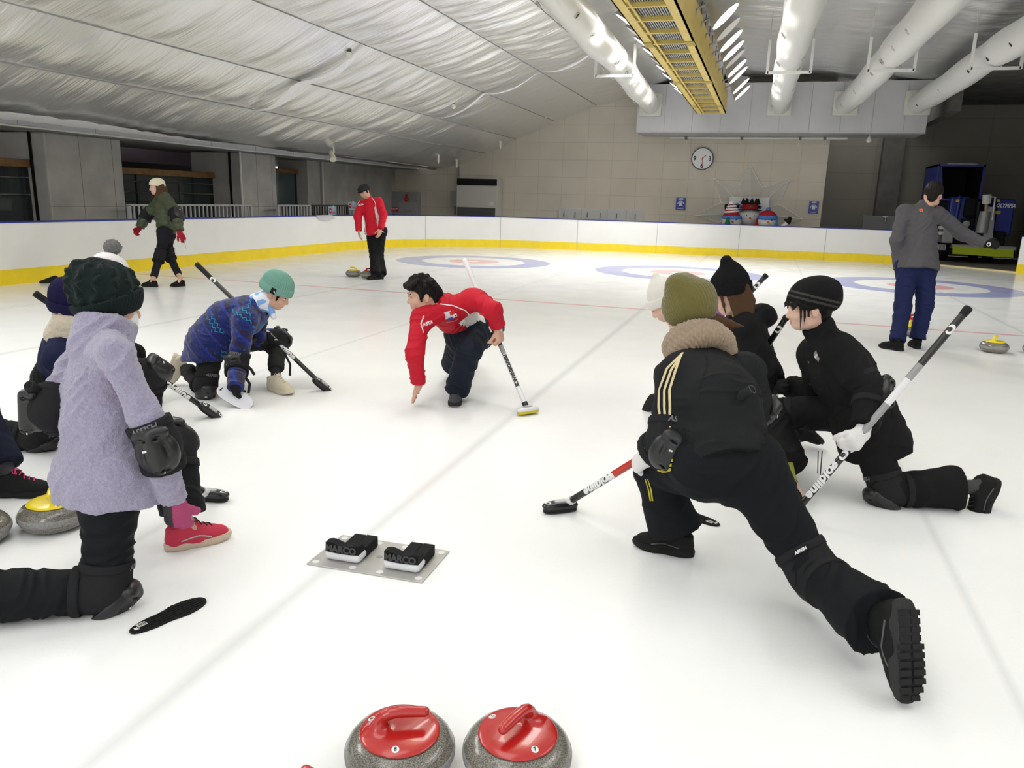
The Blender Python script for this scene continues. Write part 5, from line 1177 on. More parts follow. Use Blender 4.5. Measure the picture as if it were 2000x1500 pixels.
p0, p1 = AtY(1917, 455, RY+.2), AtY(1925, 413, RY+.2); MB().tube([p0, p1], [.17, .15], 14).build('cylinder', m_rg, rs, ang=50)
p0, p1 = AtY(1927, 398, RY+.2), AtY(1928, 380, RY+.2); MB().tube([p0, p1], .12, 16).build('canister', m_white, rs, ang=50); MB().tube([AtY(1926, 413, RY+.2), p0], .05, 10).build('canister_stem', mat('stem_tan', (.4, .32, .2), .5), rs, ang=50)
p0, p1 = AtY(1938, 430, RY+.1), AtY(1944, 385, RY+.1); MB().tube([p0, p1, p1+V(-.2, .1, .02)], .025, 8).build('hose', m_white, rs, ang=50)
for px in (1867, 1947): R_ = Rw; MB().lathe([(.05, 0), (.04, .04)], 12, (rx(px), RY+.3, rz(px, 392)), R_).build('amber_lamp', mat('amber', (.7, .42, .08), .4), rs, ang=50)
tx0, tx1, tz0, tz1 = rx(1840, 350), rx(1937, 350), rz(1890, 392), rz(1890, 318)
tank = MB(); q0, q1 = RY+.9, RY+2.9; th = .06
tank.box((tx0, q0, tz0), (tx0+th, q1, tz1)).box((tx1-th, q0, tz0), (tx1, q1, tz1)).box((tx0, q0, tz1-th), (tx1, q1, tz1)).box((tx0, q1-th, tz0), (tx1, q1, tz1)).box((tx0, q0, tz0), (tx1, q1, tz0+th))
tk = tank.build('snow_tank', m_rb, rs); MB().box((tx0+th+.005, q1-.08, tz0+th), (tx1-th-.005, q1-.065, tz1-th)).box((tx0+th, q0+.02, tz0+th), (tx0+th+.01, q1-.07, tz1-th)).box((tx1-th-.01, q0+.02, tz0+th), (tx1-th, q1-.07, tz1-th)).box((tx0+th, q0+.02, tz1-th-.01), (tx1-th, q1-.07, tz1-th)).build('tank_lining', m_rd, tk)
MB().box((tx0+.25, q0-.02, tz1-.0), (tx1-.25, q0+.1, tz1+.03)).build('tank_edge', m_rg, tk)
pa = [AtY(1816, 375, RY+1.0), AtY(1840, 320, RY+1.0), AtY(1842, 392, RY+1.0), AtY(1822, 392, RY+1.0)]
MB().add([*pa, *[p+V(0, .9, 0) for p in pa]], [(0, 1, 2, 3), (7, 6, 5, 4), (0, 4, 5, 1), (1, 5, 6, 2), (2, 6, 7, 3), (3, 7, 4, 0)]).build('tank_chute', m_rb, rs)
MB().bbox((rx(1832), RY+.9, rz(1832, 470)), (rx(1866), RY+2.9, tz0), .04).build('lower_body', m_rd, rs)
for px in (1870, 1930): MB().tube([(rx(px), RY+1.4, .8), (rx(px), RY+1.6, tz0+.05)], .06, 8).build('lift_ram', m_rg, rs, ang=50)
# ---------------------------------------------------------------- curling stones, brooms, hack, grippers
def granite():
    m = bpy.data.materials.new('granite'); m.use_nodes = True; nt = m.node_tree; N, K = nt.nodes.new, nt.links.new; I = nt.nodes['Principled BSDF'].inputs
    tc = N('ShaderNodeTexCoord'); n = N('ShaderNodeTexNoise'); n.inputs['Scale'].default_value = 340; n.inputs['Detail'].default_value = 3; K(tc.outputs['Object'], n.inputs['Vector'])
    r = N('ShaderNodeValToRGB'); e = r.color_ramp.elements; e[0].position = .36; e[0].color = (.06, .058, .05, 1); e[1].position = .66; e[1].color = (.30, .285, .24, 1); x = r.color_ramp.elements.new(.5); x.color = (.17, .16, .135, 1)
    K(n.outputs['Fac'], r.inputs[0]); K(r.outputs[0], I['Base Color']); I['Roughness'].default_value = .16; I['Coat Weight'].default_value = .3; return m
m_gran = granite(); m_band = mat('striking_band', (.28, .28, .275), .55, var=.25, vscale=90); m_hred = mat('handle_red', (.46, .014, .012), .22, spec=.5, coat=.4); m_hyel = mat('handle_yellow', (.86, .68, .01), .28, coat=.3); m_wst = mat('sticker_white', (.8, .8, .8), .4)
def stone(x, y, yaw, red, label, num=None, res=64):
    o = thing('curling_stone', label, 'curling stone', (x, y, 0)); at = (x, y, .001)
    pr0 = [(.085, .0), (.092, .003), (.114, .008), (.128, .018), (.1375, .032), (.1405, .044)]
    pr2 = [(.1405, .072), (.136, .084), (.124, .098), (.106, .108), (.092, .1115), (.03, .112)]
    MB().lathe(pr0+[(.1435, .050), (.1440, .058), (.1435, .066)]+pr2, res, at).build('granite_body', m_gran, o, ang=60)
    MB().lathe([(.1402, .0435), (.1438, .0495), (.1444, .058), (.1438, .0665), (.1402, .0725)], res, at, cap=False).build('striking_band', m_band, o, ang=60)
    m = m_hred if red else m_hyel
    c, s_ = math.cos(yaw), math.sin(yaw); R = np.array([(c, s_, 0), (-s_, c, 0), (0, 0, 1)]).T; P = lambda a, b, d: V(x, y, 0)+R@np.array([a, b, d])
    S = Solid(); S.grp('a').ell(P(0, 0, .1125), (.106, .106, .017)); S.cut(P(0, 0, .1115), (0, 0, -1), .2)
    S.grp('bar', .030).path([P(-.060, 0, .120), P(-.057, 0, .136), P(-.051, 0, .150), P(-.040, 0, .161), P(-.026, 0, .167), P(-.006, 0, .169), P(.02, 0, .168), P(.064, 0, .163)], [.021, .0175, .016, .0155, .0152, .015, .0148, .0138], .0005)
    h = S.build('handle', m, o, .003 if num else .006, 3)
    if num:
        for a in num[1]:
            q = P(.084*math.cos(a), .084*math.sin(a), .1222); d = MB(); rad = V(math.cos(a+yaw), math.sin(a+yaw), 0); n_ = unit(rad*.35+UP); t_ = unit(np.cross(UP, rad)); b_ = np.cross(n_, t_); R2 = np.array([t_, b_, n_]).T
            st = d.lathe([(.0095, -.004), (.0095, .0022)], 20, q, R2).build('number_sticker', m_wst, h); flat_text(num[0], .014, q+n_*.0026, t_, b_, mat('ink_black', (.01, .01, .01), .5), st, 'numeral', bold=.0004)
    return o
stone(-.777, 1.574, math.radians(28), True, 'front red-handled stone at the bottom edge, left of the pair, marked 8', ('8', (math.radians(-100), math.radians(150))), 96)
stone(-.485, 1.670, math.radians(250), True, 'front red-handled stone at the bottom edge, right of the pair, marked 7', ('7', (math.radians(68), math.radians(-88))), 96)
stone(-.832, 1.293, math.radians(160), True, 'red-handled stone cut off by the bottom edge, only its top showing', ('5', (1.,)), 96)
stone(-2.872, 2.405, math.radians(-50), False, 'yellow-handled stone on the ice beside the lavender fleece jacket', None, 96)
stone(-3.045, 2.16, math.radians(140), False, 'stone cut off by the left edge, in front of the yellow-handled one', None, 96)
stone(-7.14, 12.66, math.radians(170), False, 'far yellow-handled stone by the standing man in red'); stone(-6.80, 12.60, math.radians(70), True, 'far red-handled stone touching the shoe of the standing man in red')
stone(1.79, 10.30, math.radians(75), False, 'yellow-handled stone seen between the legs of the man in grey'); stone(1.93, 10.95, math.radians(20), True, 'red-handled stone just behind the yellow one between the trouser legs')
stone(2.50, 9.46, math.radians(60), False, 'yellow-handled stone alone on the ice at the right'); stone(2.93, 9.52, math.radians(80), False, 'stone cut off by the right edge of the ice')
# ---- brooms
m_bshaft = mat('shaft_black', (.012, .012, .013), .25, spec=.5); m_wshaft = mat('shaft_white', (.78, .78, .79), .25); m_grip = mat('grip_black', (.02, .02, .021), .7, bump=(300, .3, .002)); m_wtxt = mat('print_white', (.82, .82, .82), .4)
m_rshaft = mat('shaft_red', (.50, .03, .02), .25); m_mid = mat('shaft_fade', (.30, .30, .31), .25)
def broom(A, B, label, segs=((0, 1, 'k'),), grip=.16, logo=.185, text=None, head=None, pad=(.02, .02, .022), hr=.017, logo_flip=False, white=False, txt='goldline', low_logo=None, headn=None):
    """A = butt end, B = point where the shaft meets the head"""
    o = thing('curling_broom', label, 'broom', (B[0], B[1], 0)); d = unit(B-A); ln = np.linalg.norm(B-A); M_ = dict(k=m_bshaft, w=m_wshaft, r=m_rshaft, m=m_mid)
    for (a, b, c) in segs: MB().tube([A+d*ln*a, A+d*ln*b], hr, 16).build('shaft', M_[c], o, ang=60)
    MB().tube([A, A+d*.004, A+d*.02, A+d*grip], [hr*.85, hr+.003, hr+.003, hr+.001], 16).build('grip', m_wshaft if white else m_grip, o, ang=60)
    mid_ = (A+B)/2; n = unit(CAM_P-mid_); n = unit(n-d*(n@d)); up = unit(np.cross(n, d))
    def along(tx, size, pos, bold=.001, shear=.0, m=m_wtxt, name='lettering', spacing=1.):
        v, f = text_mesh(tx, size, bold, shear, 0, .012, spacing) if isinstance(tx, str) else tx; r = hr+.0008; a = v[:, 1]/r
        P = A+d*pos+v[:, 0:1]*d+r*(np.cos(a)[:, None]*n+np.sin(a)[:, None]*up); mesh_obj(name, P, f, m, o, smooth=False)
    if logo:
        vs, fs = [], []; k = 22
        for i in range(k+1):
            t = math.radians(-40)+math.radians(290)*i/k; w = .0045+.004*math.sin(math.pi*i/k)
            vs += [((.019+w)*math.cos(t), (.0165+w*.5)*math.sin(t), 0), ((.019-w)*math.cos(t), (.0165-w)*math.sin(t), 0)]
            if i: a = 2*i-2; fs.append((a, a+1, a+3, a+2))
        for q in ([logo] if low_logo is None else [logo, low_logo]): along((np.array(vs), fs), 0, q, name='ring_logo', m=m_wtxt)
    if text: along(txt, .068 if txt == 'goldline' else .036, text, .0030, .15, m_wtxt if not white else mat('print_black', (.03, .03, .03), .4))
    if head is not None:
        H, u = head; u = unit(u); nn = unit(headn if headn is not None else UP); nn = unit(nn-u*(nn@u)); w = np.cross(nn, u); R = np.array([u, w, nn]).T
        MB().tube([B-d*.03, B+d*.012], hr*1.25, 14).build('collar', m_wshaft if not white else m_bshaft, o, ang=50)
        out = [(.088*math.copysign(abs(math.cos(t))**.75, math.cos(t)), .033*math.copysign(abs(math.sin(t))**.6, math.sin(t))) for t in np.linspace(0, 2*math.pi, 33)[:-1]]
        mb = MB(); k = len(out); rows = [(1, -.006), (1.03, .004), (.96, .014), (.80, .020)]; vs = [H+R@np.array((x*s_, y*s_, z)) for (s_, z) in rows for (x, y) in out]
        fs = [(r*k+j, r*k+(j+1) % k, (r+1)*k+(j+1) % k, (r+1)*k+j) for r in range(3) for j in range(k)]+[tuple(range(k))[::-1], tuple(3*k+j for j in range(k))]
        hd = mb.add(vs, fs).build('head', m_bshaft if not white else m_wshaft, o, ang=40)
        MB().prism([(x*.97, y*.97) for x, y in out], -.024, -.006, R, H).build('pad', mat('pad_%s' % label[:12].replace(' ', '_'), pad, .7), hd)
        MB().bbox((-.03, -.016, .016), (.03, .016, .030), .004, R, H).build('hinge', m_galv, hd)
        for sx in (-1, 1):
            v = [((.012+.0035*q)*math.cos(t), (.012+.0035*q)*math.sin(t)) for q in (-1, 1) for t in np.linspace(0, 2*math.pi, 19)[:-1]]; ns = 18
            mesh_obj('ring_mark', [H+R@np.array((x+sx*.064, y, .0205)) for x, y in v], [(i, (i+1) % ns, ns+(i+1) % ns, ns+i) for i in range(ns)], m_wtxt, hd, smooth=False)
    return o
def LB(px, py, bx, by, sg, ln=1.2, z=.05): B = G(bx, by, z); return L(B, px, py, ln, sg), B
A, B = LB(55, 752, 400, 962, -1); broom(A, B, 'black broom tucked under the left arm of the person in lavender fleece', text=.6, head=(G(412, 966, .03), RIGHT-AWAY*.12))
A, B = LB(67, 572, 402, 799, -1, 1.21); broom(A, B, 'black broom with a red-edged head of the person in the navy beanie', text=.97, head=(G(412, 803, .045), unit(AWAY*.3-UP*.5+RIGHT*.45)), headn=UP*.5+RIGHT*.8, pad=(.4, .04, .03), low_logo=.80)
A, B = U(383, 515, 5.95), G(622, 745, .05); broom(A, B, 'black broom with a blue-edged head behind the person in the blue sweater', text=.95, head=(G(630, 752, .045), unit(AWAY*.3-UP*.5+RIGHT*.45)), headn=UP*.5+RIGHT*.8, pad=(.04, .07, .35), low_logo=.78)
A, B = LB(907, 506, 1027, 793, 1); BR_INS = (A, B)
broom(A, B, 'white and black broom held out by the crouching man in red', segs=((0, .28, 'w'), (.28, .36, 'm'), (.36, .60, 'k'), (.60, .66, 'm'), (.66, 1, 'w')), logo=None, white=True, text=.92, txt='BalancePlus'[:0] or 'PERFORMANCE', head=(G(1031, 800, .035), RIGHT*.8+AWAY*.55), pad=(.62, .52, .04), headn=UP-RIGHT*.25)
A, B = LB(1470, 760, 1112, 980, -1); BR_OLI = (A, B)
broom(A, B, 'black broom with a red section under the arm of the person in the olive beanie', segs=((0, .58, 'k'), (.58, .72, 'r'), (.72, 1, 'k')), text=.95, head=(G(1094, 988, .03), RIGHT*.95+AWAY*.32), low_logo=.86, grip=.20, logo=.10)
A, B = U(1893, 600, 3.50), G(1553, 1000, .05); BR_BER = (A, B)
broom(A, B, 'black, white and silver broom held by the person in the striped beret', segs=((0, .27, 'k'), (.27, .34, 'm'), (.34, .46, 'w'), (.46, .60, 'm'), (.60, 1, 'k')), text=1.02, grip=.045, logo=.13, low_logo=.87, head=(G(1530, 1012, .03), RIGHT))
A, B = LB(1498, 536, 1275, 780, 1); broom(A, B, 'black broom with a bright blue head held by the person in the white beanie', logo=.10, grip=.03, head=(G(1270, 789, .055), unit(UP*.75+RIGHT*.25-AWAY*.3)), headn=RIGHT*.8+AWAY*.5, pad=(.03, .17, .60))
A, B = U(1537, 618, 4.36), G(1392, 838, .05); broom(A, B, 'black and pale blue broom under the arm of the long-haired person in black', segs=((0, .38, 'k'), (.38, .7, 'w'), (.7, 1, 'k')), logo=.09, grip=.02, head=(G(1380, 850, .03), RIGHT))
# ---- hack plate with two rubber feet
hp_ = [G(665, 1047), G(882, 1078), G(818, 1140), G(604, 1103)]; hc = sum(hp_)/4; hx = unit((hp_[1]-hp_[0])+(hp_[2]-hp_[3])); hy = np.cross(UP, hx); HR_ = np.array([hx, hy, UP]).T
hk_ = thing('hack', 'steel curling hack plate with two rubber feet on the ice', 'hack', hc)
sk_ = .035; HRs = np.array([hx, hy+hx*.03, UP]).T
pl_ = MB().bbox((-.252, -.147, .0005), (.252, .147, .006), .0015, HRs, hc).build('plate', mat('plate_steel', (.50, .49, .465), .42, .55, var=.08, vscale=14), hk_)
for x, y in ((-.225, .12), (-.06, .12), (.06, .12), (.225, .12), (-.225, -.12), (-.06, -.12), (.06, -.12), (.225, -.12)):
    MB().lathe([(.0145, .0055), (.0145, .0066)], 20, hc, HRs).build('bolt_hole', mat('hole_ice', (.72, .73, .72), .4), pl_).location += Vector(HRs@np.array((x, y, 0)))
MB().lathe([(.013, .006), (.013, .0075)], 18, hc, HRs).build('centre_hole', mat('hole_grey', (.27, .27, .27), .5), pl_)
m_rub = mat('hack_rubber', (.012, .012, .013), .75, bump=(120, .25, .003)); m_foam = mat('hack_foam', (.78, .79, .82), .35)
for s_ in (-.125, .135):
    c = hc+HRs@np.array((s_, -.03, 0)); ft = MB().bbox((-.078, -.065, .007), (.078, .02, .050), .016, HR_, c).build('foam_block', m_foam, hk_, ang=50)
    xs_ = np.linspace(-.074, .074, 15); vs, fs = [], []
    for i_, x in enumerate(xs_):
        zt = .080+.007*math.cos((x+.05)*52)-.006*(x > .06); q_ = [(-.067+.004*(x/.074)**2*2, .044), (-.064+.004*(x/.074)**2*2, zt), (-.022, zt+.001), (.008, .050), (.008, .044)]
        vs += [c+HR_@np.array((x, y, z)) for y, z in q_]
        if i_: a_ = 5*(i_-1); fs += [(a_+k, a_+5+k, a_+5+(k+1) % 5, a_+(k+1) % 5) for k in range(5)]
    fs += [(0, 1, 2, 3, 4), tuple(70+k for k in range(5))[::-1]]
    MB().add(vs, fs).build('rubber_foot', m_rub, hk_, ang=40)
    MB().bbox((.024, .0, .007), (.076, .125, .052), .004, HR_, c).bbox((-.030, .0, .007), (.0225, .125, .050), .004, HR_, c).build('heel_tread', m_rub, hk_)
    flat_text('MARCO', .038, c+HR_@np.array((0, -.0672, .063)), hx, unit(HR_@np.array((0, .12, 1.))), mat('rubber_print', (.035, .035, .038), .5), hk_, 'moulded_name', bold=.002, off=.003)
# ---- rubber grippers lying on the ice
def gripper(c, yaw, label, ln=.285, lean=None):
    o = thing('rubber_gripper', label, 'gripper', (c[0], c[1], 0)); cs, sn = math.cos(yaw), math.sin(yaw); R = np.array([(cs, sn, 0), (-sn, cs, 0), (0, 0, 1)]).T
    if lean is not None: R = lean
    out = []
    for i in range(40):
        t = 2*math.pi*i/40; x = math.cos(t); w = .040+.013*(1/(1+math.exp(-6*(x-.15))))-.006*math.exp(-((x+.1)/.25)**2); y = math.copysign(abs(math.sin(t))**.8, math.sin(t))*w; out.append((x*ln/2, y))
    m = mat('gripper_rubber', (.014, .014, .015), .6); b = MB().prism(out, .0005, .008, R, c).build('sole_sheet', m, o, ang=40)
    rd = MB()
    for k in range(7):
        y0 = -.042+k*.014; pts = []
        for x in np.linspace(-ln/2+.012, ln/2-.012, 44):
            u_ = x/(ln/2); w = (.040+.013*(1/(1+math.exp(-6*(u_-.15)))))*(1-u_**2)**.4-.004; y = y0+.0018*math.sin(x*180)
            if abs(y) < w: pts.append(c+R@np.array((x, y, .0085)))
            elif len(pts) > 3: break
        if len(pts) > 3: rd.tube(pts, .0028, 6)
    rd.build('wavy_tread', m, b, ang=60)
    lb_ = MB().box((-ln/2+.030, -.003, .0105), (-ln/2+.062, .020, .0118), R, c).build('paper_label', mat('label_paper', (.62, .60, .55), .6), b)
    for k in range(5): MB().box((-ln/2+.036+k*.005, .002, .0118), (-ln/2+.039+k*.005, .014, .0121), R, c).build('barcode', mat('ink_black', (.01, .01, .01)), lb_)
    MB().prism([(-ln/2+.012, -.008), (-ln/2+.017, .010), (-ln/2+.020, .002), (-ln/2+.029, .006), (-ln/2+.023, -.003), (-ln/2+.027, -.012)], .0105, .0115, R, c).build('white_mark', m_wst, b)
    return o
a, b = G(255, 1238), G(400, 1172); gripper((a+b)/2, math.atan2(b[1]-a[1], b[0]-a[0]), 'black rubber gripper with paper label lying alone at the lower left')
a, b = G(1425, 1036), G(1290, 985); gripper((a+b)/2, math.atan2(b[1]-a[1], b[0]-a[0]), 'black rubber gripper under the lunging person in the olive beanie')
c = G(97, 551); lx = unit(RIGHT*.9+AWAY*.45+UP*.16); ly = unit(np.cross(UP, lx)+UP*1.0); R_ = np.array([lx, ly-lx*(ly@lx), np.cross(lx, ly)]).T
sh_ = thing('slip_on_gripper', 'black slip-on gripper lying against the yellow kick strip at left', 'gripper', (c[0], c[1], 0))
S = Solid(); q = c+V(.12, -.12, 0); S.grp('a').cap(q+lx*-.10+V(0, 0, .03), q+lx*.09+V(0, 0, .05), .032, .055, .03); S.cut(q+V(0, 0, .004), (0, 0, -1), .5); S.cut(q+V(0, 0, .10), UP-lx*.35, .5); S.build('shell', mat('gripper_rubber', (.014, .014, .015), .6), sh_, .008)
# ---------------------------------------------------------------- the people
skin = mat('skin', (.60, .36, .26), .55, spec=.35); skin2 = mat('skin_fair', (.68, .44, .34), .55, spec=.35)
blackc = mat('black_cloth', (.0085, .0085, .0095), .8, bump=(180, .15, .002)); blackj = mat('black_jersey', (.012, .013, .014), .72, bump=(120, .1, .002)); navyc = mat('navy_cloth', (.012, .016, .05), .8, bump=(180, .15, .002))
hair_b = mat('hair_black', (.010, .008, .008), .6, bump=(60, .4, .004)); hair_br = mat('hair_brown', (.075, .038, .018), .6, bump=(50, .4, .004)); rubber = mat('sole_black', (.015, .015, .016), .7); sockm = mat('sock_grey', (.05, .05, .055), .9)
def strands(S, P, paths, k=.012, sq=None):
    for pts, rs in paths: S.path([P.hp(*q) for q in pts], rs, k)
def fiber(P, amp=.0025, n=60):
    R, c = P.J['HR'], P.hp(0, 0, .03)
    def fn(Pt, N):
        q = (Pt-c)@R; a = np.arctan2(q[:, 0], q[:, 1]); return amp*np.sin(a*n+4*vnoise(q*30, 2)+q[:, 2]*25)+amp*1.5*(vnoise(q*28, 5)-.5)
    return fn
# ---- lavender fleece, kneeling front left
P = Person('lavender', 'person kneeling in a lavender fleece and dark green cable-knit beanie, seen from behind', .006); J = P.J
J['mid'] = (J['hip']+J['neck'])/2-J['fwd']*.01
P.body(dict(L=.9, R=[.30, .32, .36, .40]), dict(R=unit(RIGHT*.3-AWAY*.9), L=unit(UP-RIGHT*.2)), dict(R=.5))
fle = mat('lavender_fleece', (.35, .325, .45), 1.0, sheen=.5, bump=(210, .9, .006), var=.14, vscale=120)
def fl_fold(sg):
    f0 = folds(sg, .013, (5, 5, 16), 11, .6)
    return lambda p, n: f0(p, n)+.011*np.exp(-(((p-J['hip'])@J['spine']-.10)/.085)**2)*(1-np.abs(2*vnoise(np.stack([p[:, 0]*4, p[:, 1]*4, p[:, 2]*26+p[:, 0]*5], 1), 31)-1)-.4)+.004*(vnoise(p*130, 4)-.5)+.003*(vnoise(p*260, 6)-.5)
J['shL'] = J['shL']-J['lat']*.085+UP*.018; J['shR'] = J['shR']+J['lat']*.050+UP*.012
def lav_extra(S, J):
    S.grp('collar', .012).cap(J['neck']-J['spine']*.005-J['fwd']*.005, J['neck']+unit(J['head']-J['neck'])*.085, .104, .100, .02); S.cut(J['neck']+unit(J['head']-J['neck'])*.088, unit(J['head']-J['neck'])+J['fwd']*.1, .16); S.grp('torso')
    S.cap(J['hipR']+J['hlat']*.02+J['hfwd']*.03, J['hipR']*.8+J['knR']*.2+J['hlat']*.02+J['hfwd']*.03, .120, .120, .05); S.ell(J['hip']-J['spine']*.03-J['hfwd']*.02, (.165, .155, .14), np.array([J['hlat'], J['hfwd'], UP]).T, .06)
fj = P.jacket(fle, 'fleece_jacket', t=.018, hem=.085, cuff=-.02, waist=1.06, hips=1.17, chest=1.0, arm=.90, amp=0, collar=.01, extra=lav_extra, depth=.80, hem_n=unit(J['spine']*.9+UP*.2), shk=.03, collar_r=.055)
vv = np.empty(len(fj.data.vertices)*3, np.float32); fj.data.vertices.foreach_get('co', vv); vv = vv.reshape(-1, 3).astype(float); ff = np.empty(len(fj.data.polygons)*4, np.int32); fj.data.polygons.foreach_get('vertices', ff); nn = normals(vv, ff.reshape(-1, 4))
vv = vv+nn*fl_fold([(J['low'], J['mid']), (J['mid'], J['neck']), (J['shR'], J['elR']), (J['elR'], J['wrR']), (J['shL'], J['elL'])])(vv, nn)[:, None]; fj.data.vertices.foreach_set('co', vv.astype(np.float32).ravel()); fj.data.update()
P.trousers(mat('black_ski_cloth', (.008, .009, .0105), .7, bump=(150, .15, .002)), 'ski_trousers', t=.012, flare=.035, hemcut=.02, amp=.010, knee=1.05, thigh=1.0, seat=.84, freq=(5, 5, 30))
P.shoe('L', mat('trainer_red', (.55, .045, .085), .6, bump=(220, .4, .002)), mat('trainer_sole', (.62, .50, .38), .55), mat('lace_dark', (.05, .05, .05), .7), stripe=mat('trainer_grey', (.45, .43, .40), .5), size=1.06)
P.shoe('R', mat('trainer_red', (1, 1, 1)), mat('trainer_sole'), flat=False, size=1.02)
s_ = P.sock('L', mat('sock_pale', (.45, .42, .42), .9)); P.sock('R', sockm)
P.pad('R', 'elbow', out=-AWAY+RIGHT*.25-UP*.1, r=.072, caps=1.08); P.pad('L', 'elbow', out=-RIGHT*.8-AWAY*.5, r=.074, caps=.76, ln=.062); P.pad('R', 'knee', r=.084); P.pad('L', 'knee', r=.082)
def pinkcol(v): 
    d_ = (v-J['wrR'])@unit(-RIGHT*.9-AWAY*.4); return np.where((d_ > .008)[:, None], np.array([[.045, .045, .05]]), np.array([[.42, .07, .17]]))
g_ = P.glove('R', mat('glove_pink', (.5, .1, .2), .8, vcol=True, bump=(200, .3, .002)), .005, .06, cm=pinkcol); P.glove('L', mat('glove_dark', (.03, .03, .035), .8), .004, .04)
gd = mat('cable_knit', (.008, .016, .015), .95, bump=(170, .7, .004), sheen=.08)
def cable(s_, n=12, amp=.015):
    R, c = s_.J['HR'], s_.hp(0, -.02, .05)
    def fn(Pt, N):
        q = (Pt-c)@R; a = np.arctan2(q[:, 0], q[:, 1])*n/(2*math.pi); z = q[:, 2]; fr = a-np.floor(a)-.5; ph = np.sign(np.sin(z*95+np.floor(a)*1.3))
        rope = np.maximum(1-np.abs(fr)*2.6, 0)*(.55+.45*np.sin(z*190+fr*9*ph)); return amp*np.clip(np.hypot(q[:, 0], q[:, 1])/.06, 0, 1)*(rope-.3)+.0015*(vnoise(q*160, 3)-.5)
    return fn
P.beanie(gd, top=.088, width=1.05, z0=-.050, tilt=.52, cuffm=gd, cuffh=.066, t=.017, slouch=.014, disp=cable(P), cdisp=knit_rib(P, 60, .002), name='cable_beanie', h=.0045)
S = Solid(); S.grp('a').ell(P.hp(0, .060, -.055), (.064, .050, .060), J['HR'], .01); S.cut(P.hp(0, .02, -.05), -J['HR'][:, 1], .2); S.build('face_mask', mat('mask_white', (.78, .78, .77), .8), P.root, .004)
S = Solid(); S.grp('a'); strands(S, P, [([(.074, .045, -.01), (.076, .048, -.06), (.072, .05, -.10)], [.006, .005, .003])]); S.build('hair_strand', hair_b, P.root, .003, 1)
# ---- navy beanie, kneeling behind her
P = Person('navy_hat', 'person in a navy beanie and beige collar kneeling behind the lavender fleece', .007); J = P.J
P.body(); P.jacket(navyc, t=.022, hem=.06, amp=.006); P.trousers(blackc, t=.014, flare=.012); P.beanie(mat('navy_knit', (.012, .010, .045), .95, bump=(150, .5, .003)), top=.09, z0=-.03, cuffm=mat('navy_knit'), t=.014, disp=knit_rib(P, 40, .002))
S = Solid(); S.grp('a').cap(J['neck']-J['spine']*.04-J['fwd']*.01, J['neck']+unit(J['head']-J['neck'])*.04, .105, .092, .03); S.build('boa_collar', mat('boa_beige', (.62, .55, .44), 1., bump=(90, .9, .008)), P.root, .006, 1, lambda p, n: .006*(vnoise(p*60)-.5))
for q in 'LR': P.glove(q, blackc, .004); P.pad(q, 'knee', r=.084); P.pad(q, 'elbow', h=.007)
P.shoe('L', blackc, rubber); P.shoe('R', blackc, rubber, flat=False)
# ---- person cut off by the left edge
P = Person('pink_lace', 'person cut off by the left edge, only a navy leg and pink-laced black shoe showing', .007); J = P.J
P.body(); P.jacket(navyc, t=.02, hem=.06, amp=.006); P.trousers(mat('navy_denim', (.010, .013, .030), .8), t=.02, flare=.02, hemcut=.06); P.beanie(blackc, top=.09)
P.sock('L', sockm); P.shoe('L', mat('trainer_black', (.010, .010, .010), .65), rubber, mat('lace_pink', (.75, .06, .22), .7), size=1.12); P.shoe('R', mat('trainer_black'), rubber, flat=False)
for q in 'LR': P.glove(q, blackc, .004)
# ---- bobble hat, hidden behind the lavender figure
P = Person('pom', 'person in a white hat with grey bobble, mostly hidden behind the dark green cable beanie', .008); J = P.J
P.body(); P.jacket(navyc, t=.02, hem=.06, amp=.006); P.trousers(blackc); wh = mat('white_knit', (.72, .70, .72), .95, bump=(120, .5, .003))
hb = P.beanie(wh, top=.10, z0=-.02, cuffm=wh, t=.014, disp=knit_rib(P, 40, .002))
S = Solid(); S.grp('a').ell(P.hp(-.06, -.055, .190), (.052, .052, .048)); S.build('bobble', mat('bobble_grey', (.17, .17, .17), 1., bump=(60, 1, .012)), hb, .004, 0, lambda p, n: .010*(vnoise(p*120)-.5)+.006*(vnoise(p*300)-.5))
for q in 'LR': P.shoe(q, blackc, rubber, flat=(q == 'L')); P.glove(q, blackc, .004)
# ---- blue sweater
P = Person('blue', 'person kneeling in a blue patterned sweater and mint green beanie', .0055, skin); J = P.J
J['mid'] = U(446, 632, 5.68)
P.body(dict(R=[.25, .45, .55, .7], L=.9), dict(R=unit(-AWAY*.75-RIGHT*.45+UP*.25)), dict(R=.45)); P.face()
def sweater_col(v):
    R = np.array([J['lat'], J['fwd'], J['spine']]).T; q = (v-J['hip'])@R; h = q[:, 2]; a = q[:, 0]*1.0+q[:, 1]*.8
    c = np.tile(np.array([[.014, .022, .13]]), (len(v), 1)); band = (np.sin(h*70+2*np.sin(a*9)) > .35); c[band] = (.022, .018, .055); b2 = (np.sin(h*70+1.9) > .86); c[b2] = (.018, .035, .24)
    sp = vnoise(np.stack([v[:, 0]*95, v[:, 1]*95, v[:, 2]*60], 1), 8) > .86; c[sp] = (.03, .10, .22); return c
kn = mat('sweater_knit', (.1, .1, .3), .95, vcol=True, bump=(140, .6, .004), sheen=.3)
sw_ = P.jacket(kn, 'sweater', t=.028, hem=.105, cuff=-.0, collar=-.01, amp=.008, col=sweater_col, waist=1.14, hips=1.20, belly=.0, arm=1.0, depth=.90, hem_n=unit(UP+RIGHT*-.1), extra=lambda S, J: S.cap(J['hipR'], J['hipR']*.72+J['knR']*.28, .135, .13, .05).ell(J['hip']-UP*.06, (.19, .165, .15), np.array([J['hlat'], J['hfwd'], UP]).T, .05), h=.0045)
m_zig = mat('zigzag_teal', (.03, .26, .38), .9)
